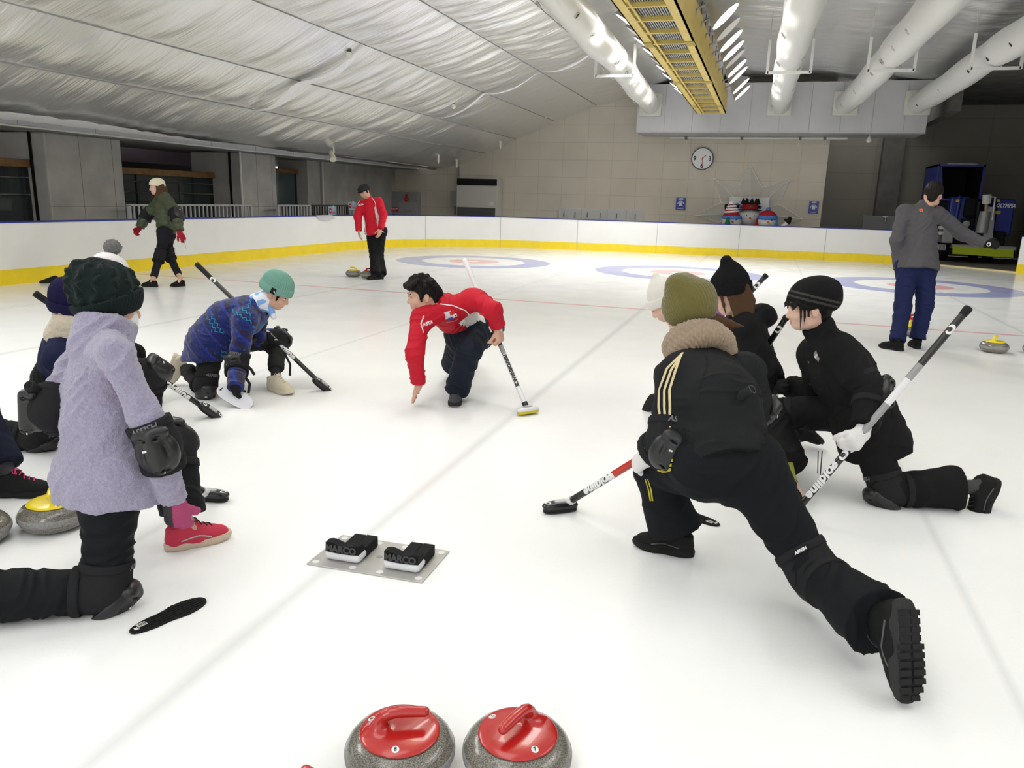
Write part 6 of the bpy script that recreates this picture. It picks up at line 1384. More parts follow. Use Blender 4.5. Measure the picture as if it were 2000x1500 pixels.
def zigzag(o_, x0, y0, x1, y1, n, amp, par, wd=.007):
    d_ = np.array([x1-x0, y1-y0], float); u = np.array([-d_[1], d_[0]])/np.linalg.norm(d_); drape(o_, [np.array([x0, y0])+d_*i/n+u*amp*(1 if i % 2 else -1) for i in range(n+1)], wd, m_zig, par, 'zigzag_stripe', .003, seg=n*6)
for (x0, y0, x1, y1, n) in ((495, 574, 482, 604, 7), (453, 606, 492, 630, 9), (472, 603, 490, 616, 5), (404, 618, 424, 650, 8), (413, 616, 434, 652, 8), (494, 639, 528, 630, 7), (495, 648, 528, 640, 7), (431, 686, 450, 691, 5), (431, 694, 450, 698, 5)): zigzag(sw_, x0, y0, x1, y1, n, 2.6, sw_)
P.trousers(mat('charcoal_cloth', (.022, .024, .021), .85, bump=(150, .2, .002)), t=.012, flare=.0, hemcut=.10, amp=.007, thigh=1.02, seat=.82)
for q in 'LR': P.sock(q, mat('sock_dark', (.03, .03, .034), .95))
ivory = mat('trainer_ivory', (.66, .60, .46), .6); P.shoe('L', ivory, mat('ivory_sole', (.68, .62, .48), .6), mat('lace_ivory', (.5, .45, .34), .7), size=1.16); P.shoe('R', ivory, mat('ivory_sole'), mat('lace_ivory'), flat=False, up=unit(RIGHT*.9+AWAY*.3+UP*.2), size=1.12)
P.pad('L', 'knee', r=.078, t=.004); P.pad('R', 'knee', r=.080); P.pad('R', 'elbow', out=-AWAY-RIGHT*.1, r=.078, caps=1.05); P.pad('L', 'elbow', label=False)
P.glove('R', mat('glove_black', (.014, .014, .016), .85), .004, .05); P.glove('L', mat('glove_black'), .004)
for pts in ([(480, 712), (490, 721), (497, 732)], [(480, 738), (488, 750), (485, 768)]): drape_ = MB().tube([U(x, y, 5.36 if pts[0][1] < 730 else 5.36) for x, y in pts], .010, 6).build('loose_strap', mat('strap_black', (.015, .015, .016), .8), P.root, ang=60)
MB().tube([U(556, 690, 5.68), U(567, 712, 5.66), U(566, 734, 5.66)], .009, 6).build('loose_strap', mat('strap_black'), P.root, ang=60)
mint = mat('mint_knit', (.185, .375, .31), .95, bump=(150, .5, .003)); hb = P.beanie(mint, top=.10, z0=.012, tilt=.12, width=1.06, cuffm=mint, cuffh=.052, t=.016, disp=knit_rib(P, 44, .0035), cdisp=knit_rib(P, 44, .002), h=.004)
R_ = J['HR']; c_ = P.hp(.108, .01, .035); MB().bbox((-.002, -.018, -.022), (.003, .018, .022), .002, R_, c_).build('brand_tab', mat('tab_black', (.012, .012, .012), .7), hb)
tb = P.hp(.1125, .01, .035); st_ = MB()
for r_ in (.006, .0095, .013): st_.tube([tb+R_@np.array((0, .012-r_*math.cos(t)*-1.0-.006, -.008+r_*math.sin(t))) for t in np.linspace(0, 1.6, 7)], .0013, 4)
st_.build('tab_mark', m_wtxt, hb, ang=60)
S = Solid(); S.grp('a').cap(J['neck']-J['fwd']*.01, J['neck']+unit(J['head']-J['neck'])*.055, .078, .072, .02); S.cap(P.hp(.03, .03, -.13), P.hp(.05, .075, -.155), .03, .02, .03); S.build('neck_scarf', mat('scarf_blue_white', (.5, .5, .5), .85, vcol=True), P.root, .004, 1, None, lambda v: np.where((vnoise(v*28, 5) > .54)[:, None], np.array([[.22, .42, .78]]), np.array([[.78, .80, .86]])))
for q in (1, -1): S = Solid(); S.grp('a'); strands(S, P, [([(.066*q, .045, .02), (.068*q, .045, -.03)], [.012, .006])]); S.build('sideburn', hair_b, P.root, .004)
# white slider in the gloved hand
so = U(459, 775, 5.36); sx = unit(U(490, 792, 5.36)-U(428, 758, 5.36)); sy = unit(np.cross(unit(CAM_P-so)*.8+UP*.25, sx)); R_ = np.array([sx, sy, np.cross(sx, sy)]).T
sl_ = thing('slider_plate', 'white oval slider plate held in the black glove', 'slider', (so[0], so[1], 0)); out = [(.135*math.copysign(abs(math.cos(t))**.7, math.cos(t)), .058*math.copysign(abs(math.sin(t))**.75, math.sin(t))) for t in np.linspace(0, 2*math.pi, 41)[:-1]]
MB().prism(out, -.003, .003, R_, so).build('plate', mat('slider_white', (.72, .73, .78), .3), sl_, ang=40); MB().prism([(x*1.005, y*1.01) for x, y in out], -.006, -.003, R_, so).build('dark_edge', m_blk, sl_, ang=40); MB().prism([(-.118, -.01), (-.108, .016), (-.103, .016), (-.106, .0), (-.100, -.006), (-.112, -.012)], .003, .0038, R_, so).build('print_mark', m_blk, sl_)
# ---- crouching instructor in red
P = Person('instructor', 'man in a red and white tracksuit top crouching at centre, one hand on the ice', .005, skin); J = P.J
J['mid'] = U(890, 618, 5.74); J['spine'] = unit(J['neck']-J['hip'])
P.body(dict(R=[.12, .10, .10, .14], L=[1.0, 1.05, 1.1, 1.1]), dict(R=unit(UP*.75-AWAY*.3-RIGHT*.45), L=unit(-AWAY*.6+RIGHT*.75)), dict(R=.15, L=.8)); P.face()
redm = mat('tracksuit', (.5, .02, .03), .62, vcol=True, bump=(90, .12, .003))
RED, WHT = np.array([[.50, .012, .028]]), np.array([[.70, .69, .66]])
def seg_d(v, a, b): ba = b-a; t = np.clip((v-a)@ba/(ba@ba), 0, 1); return np.linalg.norm(v-a-t[:, None]*ba, axis=1)
def red_col(v):
    q = v-J['hip']; side = np.abs(q@J['lat']); h = q@J['spine']; fw = q@J['fwd']
    ar = np.minimum.reduce([seg_d(v, J['sh'+k]*.7+J['el'+k]*.3, J['el'+k]) for k in 'LR']+[seg_d(v, J['el'+k], J['wr'+k]) for k in 'LR'])
    c = np.tile(RED, (len(v), 1)); m_ = (side > .112) & (h < .30) & (fw < .14) & (ar > .088); c[m_] = WHT; return c
rj = P.jacket(redm, 'tracksuit_top', t=.024, hem=.06, cuff=-.02, amp=.010, col=red_col, collar=.035, arm=.98, waist=1.05, freq=(7, 7, 26), depth=.80, h=.0045, shk=.09)
wp_ = mat('piping_white', (.75, .75, .75), .6)
drape(rj, [(860, 594), (885, 597), (910, 607), (922, 622), (924, 634)], .008, wp_, rj, 'piping', seg=40); drape(rj, [(828, 617), (822, 632), (827, 650)], .008, wp_, rj, 'piping', seg=30); drape(rj, [(853, 563), (866, 560)], .010, wp_, rj, 'piping')
m_cb = mat('crest_blue', (.05, .07, .35), .6); press(rj, 'ASTA', .034, 836, 632, m_wtxt, rj, 'lettering', .0012, rot=18)
r0 = 14; cr_ = patch(rj, 876, 616, .055, .066, mat('crest_pale', (.62, .64, .68), .6), 'club_crest', rj, r0); patch(rj, 883, 611, .035, .03, m_red, 'crest_quarter', cr_, r0, .004); patch(rj, 879, 622, .034, .03, m_cb, 'crest_quarter', cr_, r0, .004); patch(rj, 888, 616, .03, .032, m_wtxt, 'crest_quarter', cr_, r0, .0045); patch(rj, 889, 616, .014, .014, m_red, 'crest_spot', cr_, r0, .006); patch(rj, 883, 627, .085, .010, mat('crest_ribbon', (.3, .33, .4), .6), 'crest_ribbon', cr_, 22, .005)
zp = MB().tube([J['neck']+J['fwd']*.085-J['spine']*.02, J['neck']+J['fwd']*.105-J['spine']*.07], .004, 6).build('zip_pull', m_galv, rj, ang=60)
P.trousers(mat('navy_track', (.010, .014, .024), .7, bump=(120, .12, .002)), t=.024, flare=.022, hemcut=-.005, amp=.010, knee=1.12, freq=(6, 6, 22))
P.shoe('L', mat('shoe_grey', (.06, .06, .065), .6), mat('sole_grey', (.025, .025, .027), .6), size=1.06); P.shoe('R', mat('shoe_grey'), mat('sole_grey'), flat=False, size=1.06); P.sock('L', sockm); P.sock('R', sockm)
MB().prism([(.05*math.cos(t), .11*math.sin(t)) for t in np.linspace(0, 2*math.pi, 25)[:-1]], -.0, .003, np.array([np.cross(unit(V(*(J['toL']-J['anL'])[:2], 0)), UP), unit(V(*(J['toL']-J['anL'])[:2], 0)), UP]).T, V(J['anL'][0], J['anL'][1], .0)+unit(V(*(J['toL']-J['anL'])[:2], 0))*.05).build('slider_sole', mat('slider_white'), P.root, ang=40)
def messy(S):
    S.ell(P.hp(0, -.022, .046), (.086, .100, .090), J['HR'], .02)
    rnd = random.Random(4)
    for i in range(46):
        a = rnd.uniform(-2.7, 2.7) if i < 36 else rnd.uniform(-1.2, 1.2); b_ = rnd.uniform(.2, 1.25); y = -.022+.098*math.cos(a)*math.cos(b_); x = .086*math.sin(a)*math.cos(b_); z = .046+.09*math.sin(b_); ln = rnd.uniform(.025, .055)
        S.path([P.hp(x*.9, y*.9, z*.98), P.hp(x*1.06+rnd.uniform(-.02, .02), y*1.05+.01, z+rnd.uniform(.0, .018)), P.hp(x*1.1+rnd.uniform(-.03, .03), y*1.08+rnd.uniform(-.01, .025), z-ln*.6)], [.016, .012, .005], .012)
    for i in range(11): x = -.062+.0124*i; S.path([P.hp(x*.8, .055, .098), P.hp(x, .096, .082), P.hp(x*1.08+.006, .102, .056+.008*((i*7) % 3))], [.018, .012, .004], .010)
    for q in (1, -1): S.path([P.hp(.070*q, .025, .04), P.hp(.078*q, .030, .005), P.hp(.076*q, .032, -.03)], [.022, .012, .006], .015)
    S.cap(P.hp(0, -.095, .0), P.hp(0, -.078, -.055), .060, .045, .03)
    S.sub(P.hp(0, .130, .012), (.068, .062, .050), J['HR'], .01)
S = Solid(); S.grp('a'); messy(S); S.build('hair', hair_b, P.root, .004, 1, fiber(P, .0016, 40))
wt = MB(); u = unit(J['wrL']-J['elL']); wt.tube([J['wrL']-u*.012, J['wrL']+u*.012], .038, 20); wo = wt.build('watch_strap', mat('watch_white', (.68, .66, .60), .4), P.root, ang=50); c_ = J['wrL']+RIGHT*.034-AWAY*.012; MB().lathe([(.019, -.006), (.020, .004), (.016, .008)], 20, c_, np.array([UP, np.cross(RIGHT, UP), RIGHT]).T).build('watch_face', mat('watch_dark', (.03, .035, .035), .2), wo, ang=40)
# ---- standing man in red
P = Person('redman', 'man in a red and white tracksuit top standing by the left barrier looking down', .009, skin); J = P.J
P.body(dict(L=.3, R=.3)); P.face()
def red_col2(v):
    q = v-J['hip']; side = np.abs(q@J['lat']); h = q@J['spine']; ar = np.minimum.reduce([seg_d(v, J['sh'+k]*.7+J['el'+k]*.3, J['el'+k]) for k in 'LR']+[seg_d(v, J['el'+k], J['wr'+k]) for k in 'LR']); c = np.tile(RED*1.15, (len(v), 1)); c[(side > .118) & (h < .42) & (ar > .09)] = WHT; return c
rj = P.jacket(redm, 'tracksuit_top', t=.030, hem=.07, cuff=.0, amp=.010, hips=1.14, depth=.86, col=red_col2, collar=.05, h=.0075)
drape(rj, [(727, 387), (733, 396), (735, 410)], .012, wp_, rj, 'piping', .003); drape(rj, [(709, 387), (702, 393), (698, 400)], .012, wp_, rj, 'piping', .003); press(rj, 'ASTA', .05, 705, 400, m_wtxt, rj, 'lettering', .002)
P.trousers(blackc, t=.020, flare=.03, hemcut=-.02, amp=.010, seat=.86)
for q in 'LR': P.shoe(q, blackc, rubber, size=1.1); P.sock(q, sockm)
S = Solid(); S.grp('a').ell(P.hp(0, -.012, .060), (.092, .108, .070), J['HR'], .02); S.cut(P.hp(0, 0, .052), J['HR']@np.array((0, -.05, -1.)), .2); S.ell(P.hp(0, .03, .075), (.085, .095, .035), J['HR'], .03); hc_ = S.build('flat_cap', mat('cap_grey', (.025, .027, .03), .9), P.root, .005); S = Solid(); S.grp('a').ell(P.hp(0, .105, .052), (.060, .045, .010), J['HR']); S.build('cap_peak', mat('cap_grey'), hc_, .005)
S = Solid(); S.grp('a'); strands(S, P, [([(.074, .02, .05), (.078, .02, .0), (.076, .02, -.02)], [.014, .01, .005]), ([(-.074, .02, .05), (-.078, .02, .0), (-.076, .02, -.02)], [.014, .01, .005]), ([(.06, -.05, .03), (-.06, -.05, .03)], [.03, .03]), ([(.074, .02, .05), (.06, -.05, .03)], [.014, .03]), ([(-.074, .02, .05), (-.06, -.05, .03)], [.014, .03]), ([(0, -.085, .03), (0, -.08, -.05)], [.055, .045])], .02); S.build('hair', hair_b, P.root, .006)
MB().tube([J['wrL']+UP*.012, J['wrL']-UP*.012], .036, 14).build('watch', m_blk, P.root, ang=50)
# ---- woman walking in a green puffer jacket
P = Person('green', 'woman walking along the left barrier in a green puffer jacket and cream beanie', .008, skin2); J = P.J
P.body(dict(L=.5, R=.6)); P.face(brow=(.08, .045, .03))
puff = mat('puffer_green', (.045, .060, .024), .5, bump=(60, .2, .004))
def puffs(p, n): h = p[:, 2]; return .012*np.abs(np.sin((h+.02*np.sin(p[:, 0]*5))*math.pi/.085))-.006+.008*(vnoise(p*16)-.5)
pj = P.jacket(puff, 'puffer_jacket', t=.042, hem=.05, cuff=-.02, amp=0, collar=.05, waist=.95, hips=.9, arm=1.05, h=.0075)
vv = np.empty(len(pj.data.vertices)*3, np.float32); pj.data.vertices.foreach_get('co', vv); vv = vv.reshape(-1, 3).astype(float); ff = np.empty(len(pj.data.polygons)*4, np.int32); pj.data.polygons.foreach_get('vertices', ff); nn = normals(vv, ff.reshape(-1, 4)); vv += nn*puffs(vv, nn)[:, None]; pj.data.vertices.foreach_set('co', vv.astype(np.float32).ravel()); pj.data.update()
P.trousers(mat('black_jeans', (.014, .014, .018), .8), t=.006, flare=.0, hemcut=.07, amp=.006)
for q in 'LR':
    P.sock(q, mat('ankle_skin', (.60, .38, .28), .6)); P.shoe(q, mat('trainer_black'), rubber, size=1.0); P.pad(q, 'knee', h=.007, label=False, t=.008); P.pad(q, 'elbow', h=.007, label=False, t=.034); P.glove(q, mat('glove_crimson', (.32, .015, .03), .85), .005, .05)
cream = mat('cream_knit', (.78, .72, .56), .95, bump=(120, .5, .003)); P.beanie(cream, top=.075, z0=.025, tilt=.22, cuffm=cream, t=.014, cuffh=.05, h=.006)
S = Solid(); S.grp('a')
for q in (1, -1):
    for i in range(5): S.path([P.hp(.074*q, -.005-.020*i, .03), P.hp(.088*q, -.010-.022*i, -.06), P.hp((.098+.008*i)*q, .020-.024*i, -.14), P.hp((.075+.01*i)*q, .055-.03*i, -.225+.012*i)], [.020, .026, .032, .012], .02)
S.cap(P.hp(0, -.09, -.02), P.hp(0, -.11, -.19), .06, .06, .03); S.build('long_hair', hair_br, P.root, .006, 1, lambda p, n: .012*(vnoise(p*np.array([40, 40, 16]))-.5))
q_ = J['wrL']+J['haL']*.16; MB().tube([q_-J['haL']*.02, q_+V(.01, 0, -.12)], .004, 6).build('thin_stylus', mat('stylus_grey', (.4, .4, .4), .4), P.root, ang=60)
# ---- olive beanie, lunging front right
P = Person('olive', 'person lunging at right front in black with an olive beanie and thick beige snood', .006, skin2); J = P.J
J['mid'] = U(1408, 790, 3.06)
P.body(dict(L=[.9, .95, 1., 1.], R=.9), dict(L=unit(-AWAY*.5+UP*.55-RIGHT*.5)), dict(L=.6))
def ol_extra(S, J): S.ell(J['hip']+J['spine']*.10, (.185, .13, .12), np.array([J['hlat'], J['hfwd'], UP]).T, .06)
oj = P.jacket(blackj, 'track_jacket', t=.030, hem=.06, cuff=-.03, amp=.010, waist=1.12, hips=1.06, chest=1.06, arm=1.0, collar=.02, extra=ol_extra, freq=(6, 6, 24), depth=.80, shk=.09, h=.0055)
gold = mat('stripe_cream', (.66, .56, .33), .6); a_, e_, w_ = J['shL'], J['elL'], J['wrL']
for k in range(3):
    drape(oj, [(1334-3*k, 690+5*k), (1303+8*k, 720+3*k), (1288+10*k, 762), (1287+11*k, 795), (1290+9*k, 815), (1284+12*k, 836)], .0105, gold, oj, 'shoulder_stripe', .003, seg=60)
for k in range(3): drape(oj, [(1249+11*k, 872+2*k), (1256+12*k, 896+2*k)], .011, gold, oj, 'cuff_stripe', .003, seg=14)
tro = P.trousers(mat('black_sweat', (.008, .009, .011), .8, bump=(150, .12, .002)), 'track_trousers', t=.022, flare=.055, hemcut=.02, amp=.009, knee=1.06, thigh=1.12, seat=1.06, freq=(5, 5, 18))
gy = mat('stripe_gold', (.50, .42, .04), .6)
for k in range(3): drape(tro, [(1281+2*k, 899+9*k), (1296, 903+9*k), (1316-2*k, 899+9*k)], .011, gy, tro, 'hip_stripe', .003)
for k in range(2): drape(tro, [(1261+5*k, 935), (1267+5*k, 955), (1271+4*k, 978)], .007, gy, tro, 'leg_stripe', .003)
P.shoe('L', mat('trainer_black'), rubber, mat('lace_dark'), stripe=mat('stripe_grey', (.07, .07, .075), .4), size=1.05)
P.shoe('R', mat('trainer_black'), mat('sole_dark', (.035, .035, .036), .75), mat('lace_dark'), flat=False, up=unit(-RIGHT*.30+AWAY*.9+UP*.2), size=1.2, tread=mat('tread_dark', (.022, .022, .023), .8), stripe=mat('stripe_grey')); P.sock('R', sockm); P.sock('L', sockm)
P.pad('L', 'elbow', out=-AWAY+RIGHT*.1-UP*.3, r=.076, t=.004, caps=1.05); P.pad('R', 'knee', r=.092, h=.006); P.pad('R', 'elbow', label=False, t=.01); P.pad('L', 'knee', r=.080)
u = unit(J['hipR']-J['knR']); wl = unit((CAM_P-J['knR'])-u*((CAM_P-J['knR'])@u)); lab = J['knR']+u*.085+wl*.098; R_ = np.array([np.cross(wl, u)*-1, u, wl]).T; R_[:, 0] = np.cross(u, wl); lb_ = MB().bbox((-.032, -.009, -.002), (.032, .009, .003), .001, R_, lab).build('woven_label', mat('label_black', (.01, .01, .01), .6), P.root); flat_text('ASFISH', .015, lab+wl*.004, R_[:, 0], u, m_wtxt, lb_, 'printed_name', bold=.0006, shear=.2)
wg = mat('glove_white', (.72, .71, .70), .9, bump=(260, .4, .002)); P.glove('L', wg, .0045, .05); P.glove('R', wg, .0045, .05)
ol = mat('olive_knit', (.155, .135, .040), 1., bump=(190, .9, .004), sheen=.4); P.beanie(ol, top=.10, width=1.04, z0=-.105, tilt=.25, t=.018, slouch=.010, disp=lambda p, n, f=knit_rib(P, 52, .002): f(p, n)+.003*(vnoise(p*90)-.5), name='olive_beanie', h=.0045, peak=[(-.048, -.02, .155, .046), (.050, -.02, .150, .046)])
sn = mat('snood_beige', (.33, .25, .175), 1., bump=(80, .8, .008), sheen=.3); S = Solid(); cn_ = J['neck']+unit(J['head']-J['neck'])*.066
ax = unit(J['head']-J['neck']+J['fwd']*.05); e1 = J['lat']; e2 = np.cross(ax, e1)
S.grp('a').path([cn_+e1*.100*math.cos(t)+e2*.092*math.sin(t)+ax*.012*math.sin(t) for t in np.linspace(0, 2*math.pi, 15)], [.048]*15, .02)
S.path([cn_-ax*.045+e1*.112*math.cos(t)+e2*.105*math.sin(t) for t in np.linspace(0, 2*math.pi, 15)], [.042]*15, .02)
def kn2(p, n): q = p-cn_; a = np.arctan2(q@e1, q@e2); return .0045*np.sin(a*46)*np.sin(q@ax*120+a*5)+.003*(vnoise(p*70)-.5)
S.build('snood', sn, P.root, .0045, 1, kn2)
S = Solid(); S.grp('a'); strands(S, P, [([(.06, -.08, -.05), (.10, -.12, -.09), (.13, -.16, -.12)], [.03, .018, .004]), ([(.05, -.09, -.06), (.12, -.10, -.10), (.17, -.13, -.10)], [.03, .014, .003]), ([(.03, -.085, -.05), (-.05, -.075, -.06), (-.07, .0, -.07), (-.085, .04, -.13)], [.03, .025, .02, .003])]); S.build('hair', hair_br, P.root, .004, 1, lambda p, n: .006*(vnoise(p*110)-.5))
# ---- white beanie, bent forward in a purple fleece
P = Person('white_hat', 'person in a white beanie and purple fleece bent forward behind the olive beanie', .006, skin2); J = P.J
J['mid'] = U(1380, 630, 5.5)
P.body(); P.face(); P.jacket(mat('purple_fleece', (.3, .1, .4), .95, vcol=True, bump=(120, .6, .005)), t=.026, hem=.06, amp=.006, col=lambda v: np.where((vnoise(v*110, 3) > .55)[:, None], np.array([[.36, .10, .50]]), np.where((vnoise(v*140, 9) > .6)[:, None], np.array([[.07, .09, .42]]), np.array([[.22, .07, .34]]))))
P.trousers(blackc); wk = mat('offwhite_knit', (.74, .72, .66), .95, bump=(140, .4, .003)); P.beanie(wk, top=.115, z0=.010, tilt=.15, cuffm=wk, cuffh=.060, t=.014, slouch=.02, disp=knit_rib(P, 40, .0015), peak=[(0, -.05, .16, .04), (0, -.06, .20, .022)], h=.005)
for q in 'LR': P.shoe(q, blackc, rubber, flat=(q == 'R')); P.glove(q, blackc, .004)
S = Solid(); S.grp('a'); strands(S, P, [([(0, -.085, -.0), (0, -.09, -.07)], [.05, .04])]); S.build('hair', hair_b, P.root, .006)
# ---- black hooded coat, long hair
P = Person('hoodie', 'long-haired person in a black beanie and black hooded coat between the two others', .0055, skin2); J = P.J
P.body(dict(L=.9, R=.9)); P.face(lips=(.6, .25, .24))
def hood(S, J): S.path([J['neck']+J['lat']*.11-J['spine']*.02, J['neck']-J['fwd']*.11+J['lat']*.05, J['neck']-J['fwd']*.12-J['lat']*.05, J['neck']-J['lat']*.11-J['spine']*.02, J['neck']-J['lat']*.07+J['fwd']*.08-J['spine']*.07], [.045, .062, .062, .045, .035], .03)
P.jacket(blackc, 'hooded_coat', t=.034, hem=.06, amp=.010, waist=1.1, hips=1.08, extra=hood, arm=1.1, collar=.02, freq=(6, 6, 22))
S = Solid(); S.grp('a').cap(J['hip']-J['spine']*.10, J['hip']-J['spine']*.02, .160, .17, .02, J['hfwd'], .85); S.cut(J['hip']-J['spine']*.16, -J['spine'], .4); S.build('knit_hem', mat('knit_pale_grey', (.42, .41, .37), .95, bump=(120, .6, .004)), P.root, .007)
P.trousers(blackc, t=.012); bk = mat('black_knit', (.010, .010, .011), .95, bump=(140, .5, .003)); P.beanie(bk, top=.10, z0=.012, tilt=.20, cuffm=bk, cuffh=.058, t=.016, disp=knit_rib(P, 44, .0022), cdisp=knit_rib(P, 50, .002), peak=[(.0, -.04, .15, .05), (.0, -.035, .195, .034)], h=.0045)
S = Solid(); S.grp('a')
for i in range(9):
    y = .020-.014*i
    for q in (1, -1): S.path([P.hp(.074*q, y, .03), P.hp(.090*q, y-.004, -.06), P.hp(.120*q, y+.004*i, -.14), P.hp((.142+.004*(i % 3))*q, y+.004*i, -.21), P.hp((.150+.006*(i % 3))*q, y+.006*i, -.275-.012*(i % 4))], [.013, .016, .015, .012, .004], .008)
for i in range(7): x = -.06+.02*i; S.path([P.hp(x, .082, .035), P.hp(x*1.05, .098, .018), P.hp(x*1.1+.003, .099, -.005-.006*(i % 3))], [.008, .006, .002], .006)
S.path([P.hp(-.068, .06, .03), P.hp(-.082, .066, -.03), P.hp(-.080, .07, -.085)], [.010, .008, .003], .006)
S.build('long_hair', hair_br, P.root, .004, 1, fiber(P, .0015, 90))
for q in 'LR': P.shoe(q, blackc, rubber, flat=(q == 'R')); P.glove(q, blackc, .004); P.pad(q, 'knee', h=.007)
# ---- striped beret, kneeling right
P = Person('beret', 'person kneeling at right in a black coach jacket and slouchy beret with grey stripes', .0055, skin2); J = P.J
P.body(dict(L=[1.0, 1.05, 1.1, 1.1], R=.6), dict(L=unit(-AWAY*.9+RIGHT*.3+UP*.3)), dict(L=.75)); P.face(lips=(.62, .25, .25))
def long_hem(S, J): S.cap(J['hip']-J['spine']*.16-J['hfwd']*.0, J['hip'], .172, .165, .05, J['hfwd'], .98); S.ell(J['neck']-J['spine']*.22-J['fwd']*.01, (.17, .15, .2), np.array([J['lat'], J['fwd'], J['spine']]).T, .05)
bj = P.jacket(blackc, 'coach_jacket', t=.032, hem=.20, cuff=-.03, amp=.009, waist=1.12, hips=1.08, extra=long_hem, arm=1.10, collar=.085, collar_r=.066, freq=(6, 6, 20), hem_n=unit(UP-RIGHT*.30))
for px, py in ((1576, 667), (1580, 707), (1583, 750), (1586, 783), (1587, 822), (1590, 862)): patch(bj, px, py, .012, .012, mat('button_grey', (.06, .06, .065), .3), 'button', bj)
lg = patch(bj, 1595, 696, .030, .062, mat('badge_grey', (.28, .26, .26), .6), 'chest_badge', bj); press(bj, '9m', .024, 1595, 696, m_wtxt, lg or bj, 'lettering', .0008, lift=.004)
MB().tube([U(1598, 880, 3.88), U(1597, 925, 3.88)], .0028, 6).build('hem_cord', m_blk, P.root, ang=60); MB().tube([U(1606, 880, 3.88), U(1602, 928, 3.88)], .0028, 6).build('hem_cord', m_blk, P.root, ang=60)
P.trousers(blackc, t=.020, flare=.052, hemcut=.10, amp=.008, knee=1.05, freq=(5, 5, 18)); P.sock('L', mat('sock_charcoal', (.06, .06, .062), .95)); P.sock('R', mat('sock_lime', (.42, .45, .08), .9))
P.shoe('L', mat('trainer_black'), rubber, mat('lace_dark'), flat=False, up=unit(-RIGHT*.95+UP*.2-AWAY*.1), size=1.08, stripe=mat('stripe_grey')); P.shoe('R', mat('trainer_black'), rubber, mat('lace_dark'), size=1.0, stripe=m_wst)
P.pad('L', 'elbow', out=RIGHT*.9-AWAY*.45, r=.070, t=.006, caps=1.05); P.pad('R', 'knee', r=.082); P.pad('L', 'knee', r=.086); P.pad('R', 'elbow', t=.006, label=False)
P.glove('L', wg, .0045, .05); P.glove('R', mat('glove_black'), .004, .05)
R = J['HR']
def beret_col(v):
    q = (v-P.hp(0, 0, .02))@unit(R@np.array((0, -.36, 1.))); c = np.tile(np.array([[.010, .010, .011]]), (len(v), 1)); 
    for z in (.022, .046): c[np.abs(q-z) < .0055] = (.055, .053, .045)
    return c
bm_ = mat('beret_knit', (.01, .01, .01), .95, vcol=True, bump=(120, .5, .003)); S = Solid(); S.grp('a').ell(P.hp(0, -.012, .050), (.098, .116, .085), R, .04); S.ell(P.hp(0, -.055, .080), (.105, .118, .080), R, .05); S.ell(P.hp(0, -.105, .030), (.085, .060, .060), R, .05); S.cut(P.hp(0, 0, .018), R@np.array((0, .36, -1.)), .3); S.build('slouchy_beret', bm_, P.root, .004, 1, lambda p, n: .006*(vnoise(p*20)-.5), beret_col)
S = Solid(); S.grp('a')
for i in range(12): x = -.064+.0116*i; S.path([P.hp(x, .070, .044), P.hp(x*1.04, .089, .026), P.hp(x*1.08+.004, .0925, .010-.005*(i % 3))], [.008, .0055, .0015], .006)
for q in (-1,):
    for i, ln in enumerate((.115, .075, .03)): S.path([P.hp(.068*q, .062-.020*i, .03), P.hp(.077*q, .066-.020*i, -.03), P.hp(.074*q, .070-.02*i, -ln)], [.007, .005, .0015], .004)
S.cap(P.hp(0, -.075, .01), P.hp(0, -.055, -.085), .062, .052, .03)
for q in (1, -1): S.path([P.hp(.07*q, .05, .03), P.hp(.074*q, .0, .02), P.hp(.05*q, -.06, .0)], [.014, .016, .03], .02)
S.path([P.hp(-.065, .07, .045), P.hp(0, .08, .06), P.hp(.065, .07, .045)], [.014, .014, .014], .01); S.build('hair', hair_b, P.root, .003, 1)
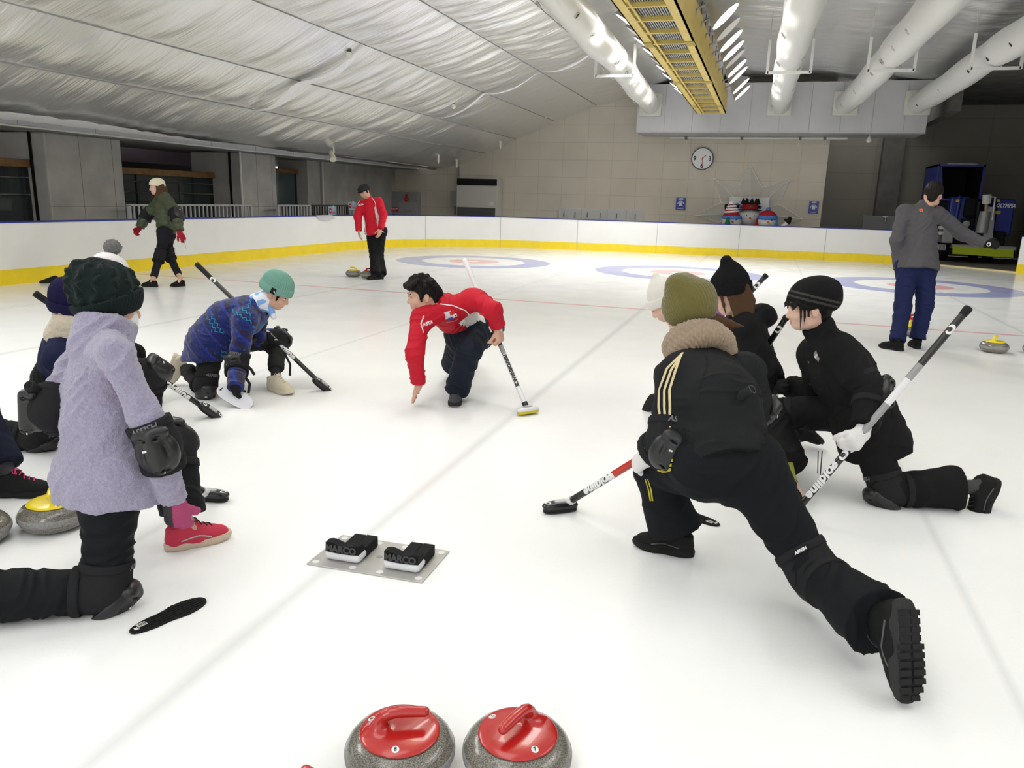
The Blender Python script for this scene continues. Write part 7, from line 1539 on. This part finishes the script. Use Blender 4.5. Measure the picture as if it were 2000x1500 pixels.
# ---- man in grey, standing at the right with one arm out
P = Person('gray', 'man in a grey top and navy trousers standing at right, one arm stretched out', .0075, skin); J = P.J
P.body(dict(R=.5, L=.3), dict(R=unit(UP*.3-AWAY*.9)))
gj = P.jacket(mat('grey_top', (.085, .082, .092), .75, bump=(120, .1, .002)), 'grey_top', t=.030, hem=.05, cuff=.0, amp=.011, collar=.055, waist=1.08, hips=1.28, depth=.88, h=.006, freq=(5, 5, 16))
patch(gj, 1799, 411, .034, .040, mat('logo_orange', (.75, .14, .04), .5), 'back_logo', gj); patch(gj, 1799, 411, .013, .017, mat('grey_top'), 'logo_centre', gj, lift=.004)
P.trousers(mat('navy_chino', (.012, .018, .068), .8, bump=(120, .15, .002)), t=.022, flare=.012, hemcut=.015, amp=.011, knee=1.12, seat=.9, freq=(6, 6, 20))
for q in 'LR': P.shoe(q, blackc, rubber, size=1.08); P.sock(q, sockm)
gg = P.glove('R', mat('glove_black'), .006, .07); P.glove('L', mat('glove_black'), .004)
pc = J['wrR']+J['haR']*.03+unit(CAM_P-J['wrR'])*.05; MB().lathe([(.014, 0), (.022, 0), (.022, .004), (.014, .004)], 18, pc, np.array([RIGHT, UP, np.cross(RIGHT, UP)]).T, cap=False).build('glove_logo', m_wst, gg); 
S = Solid(); S.grp('a').ell(P.hp(0, -.018, .050), (.088, .104, .088), J['HR'], .02); S.cap(P.hp(0, -.085, .02), P.hp(0, -.078, -.050), .062, .050, .03)
for q in (1, -1): S.path([P.hp(.074*q, .02, .05), P.hp(.079*q, .022, .0)], [.02, .010], .02)
for i in range(14): a = i*.449; S.path([P.hp(0, -.02, .135), P.hp(.06*math.sin(a), -.02+.07*math.cos(a), .115), P.hp(.088*math.sin(a), -.02+.100*math.cos(a), .06)], [.012, .014, .008], .012)
S.sub(P.hp(0, .135, -.01), (.08, .075, .06), J['HR'], .01); S.build('hair', mat('hair_dark_brown', (.014, .010, .009), .6, bump=(60, .3, .004)), P.root, .0055, 1, fiber(P, .003, 30))
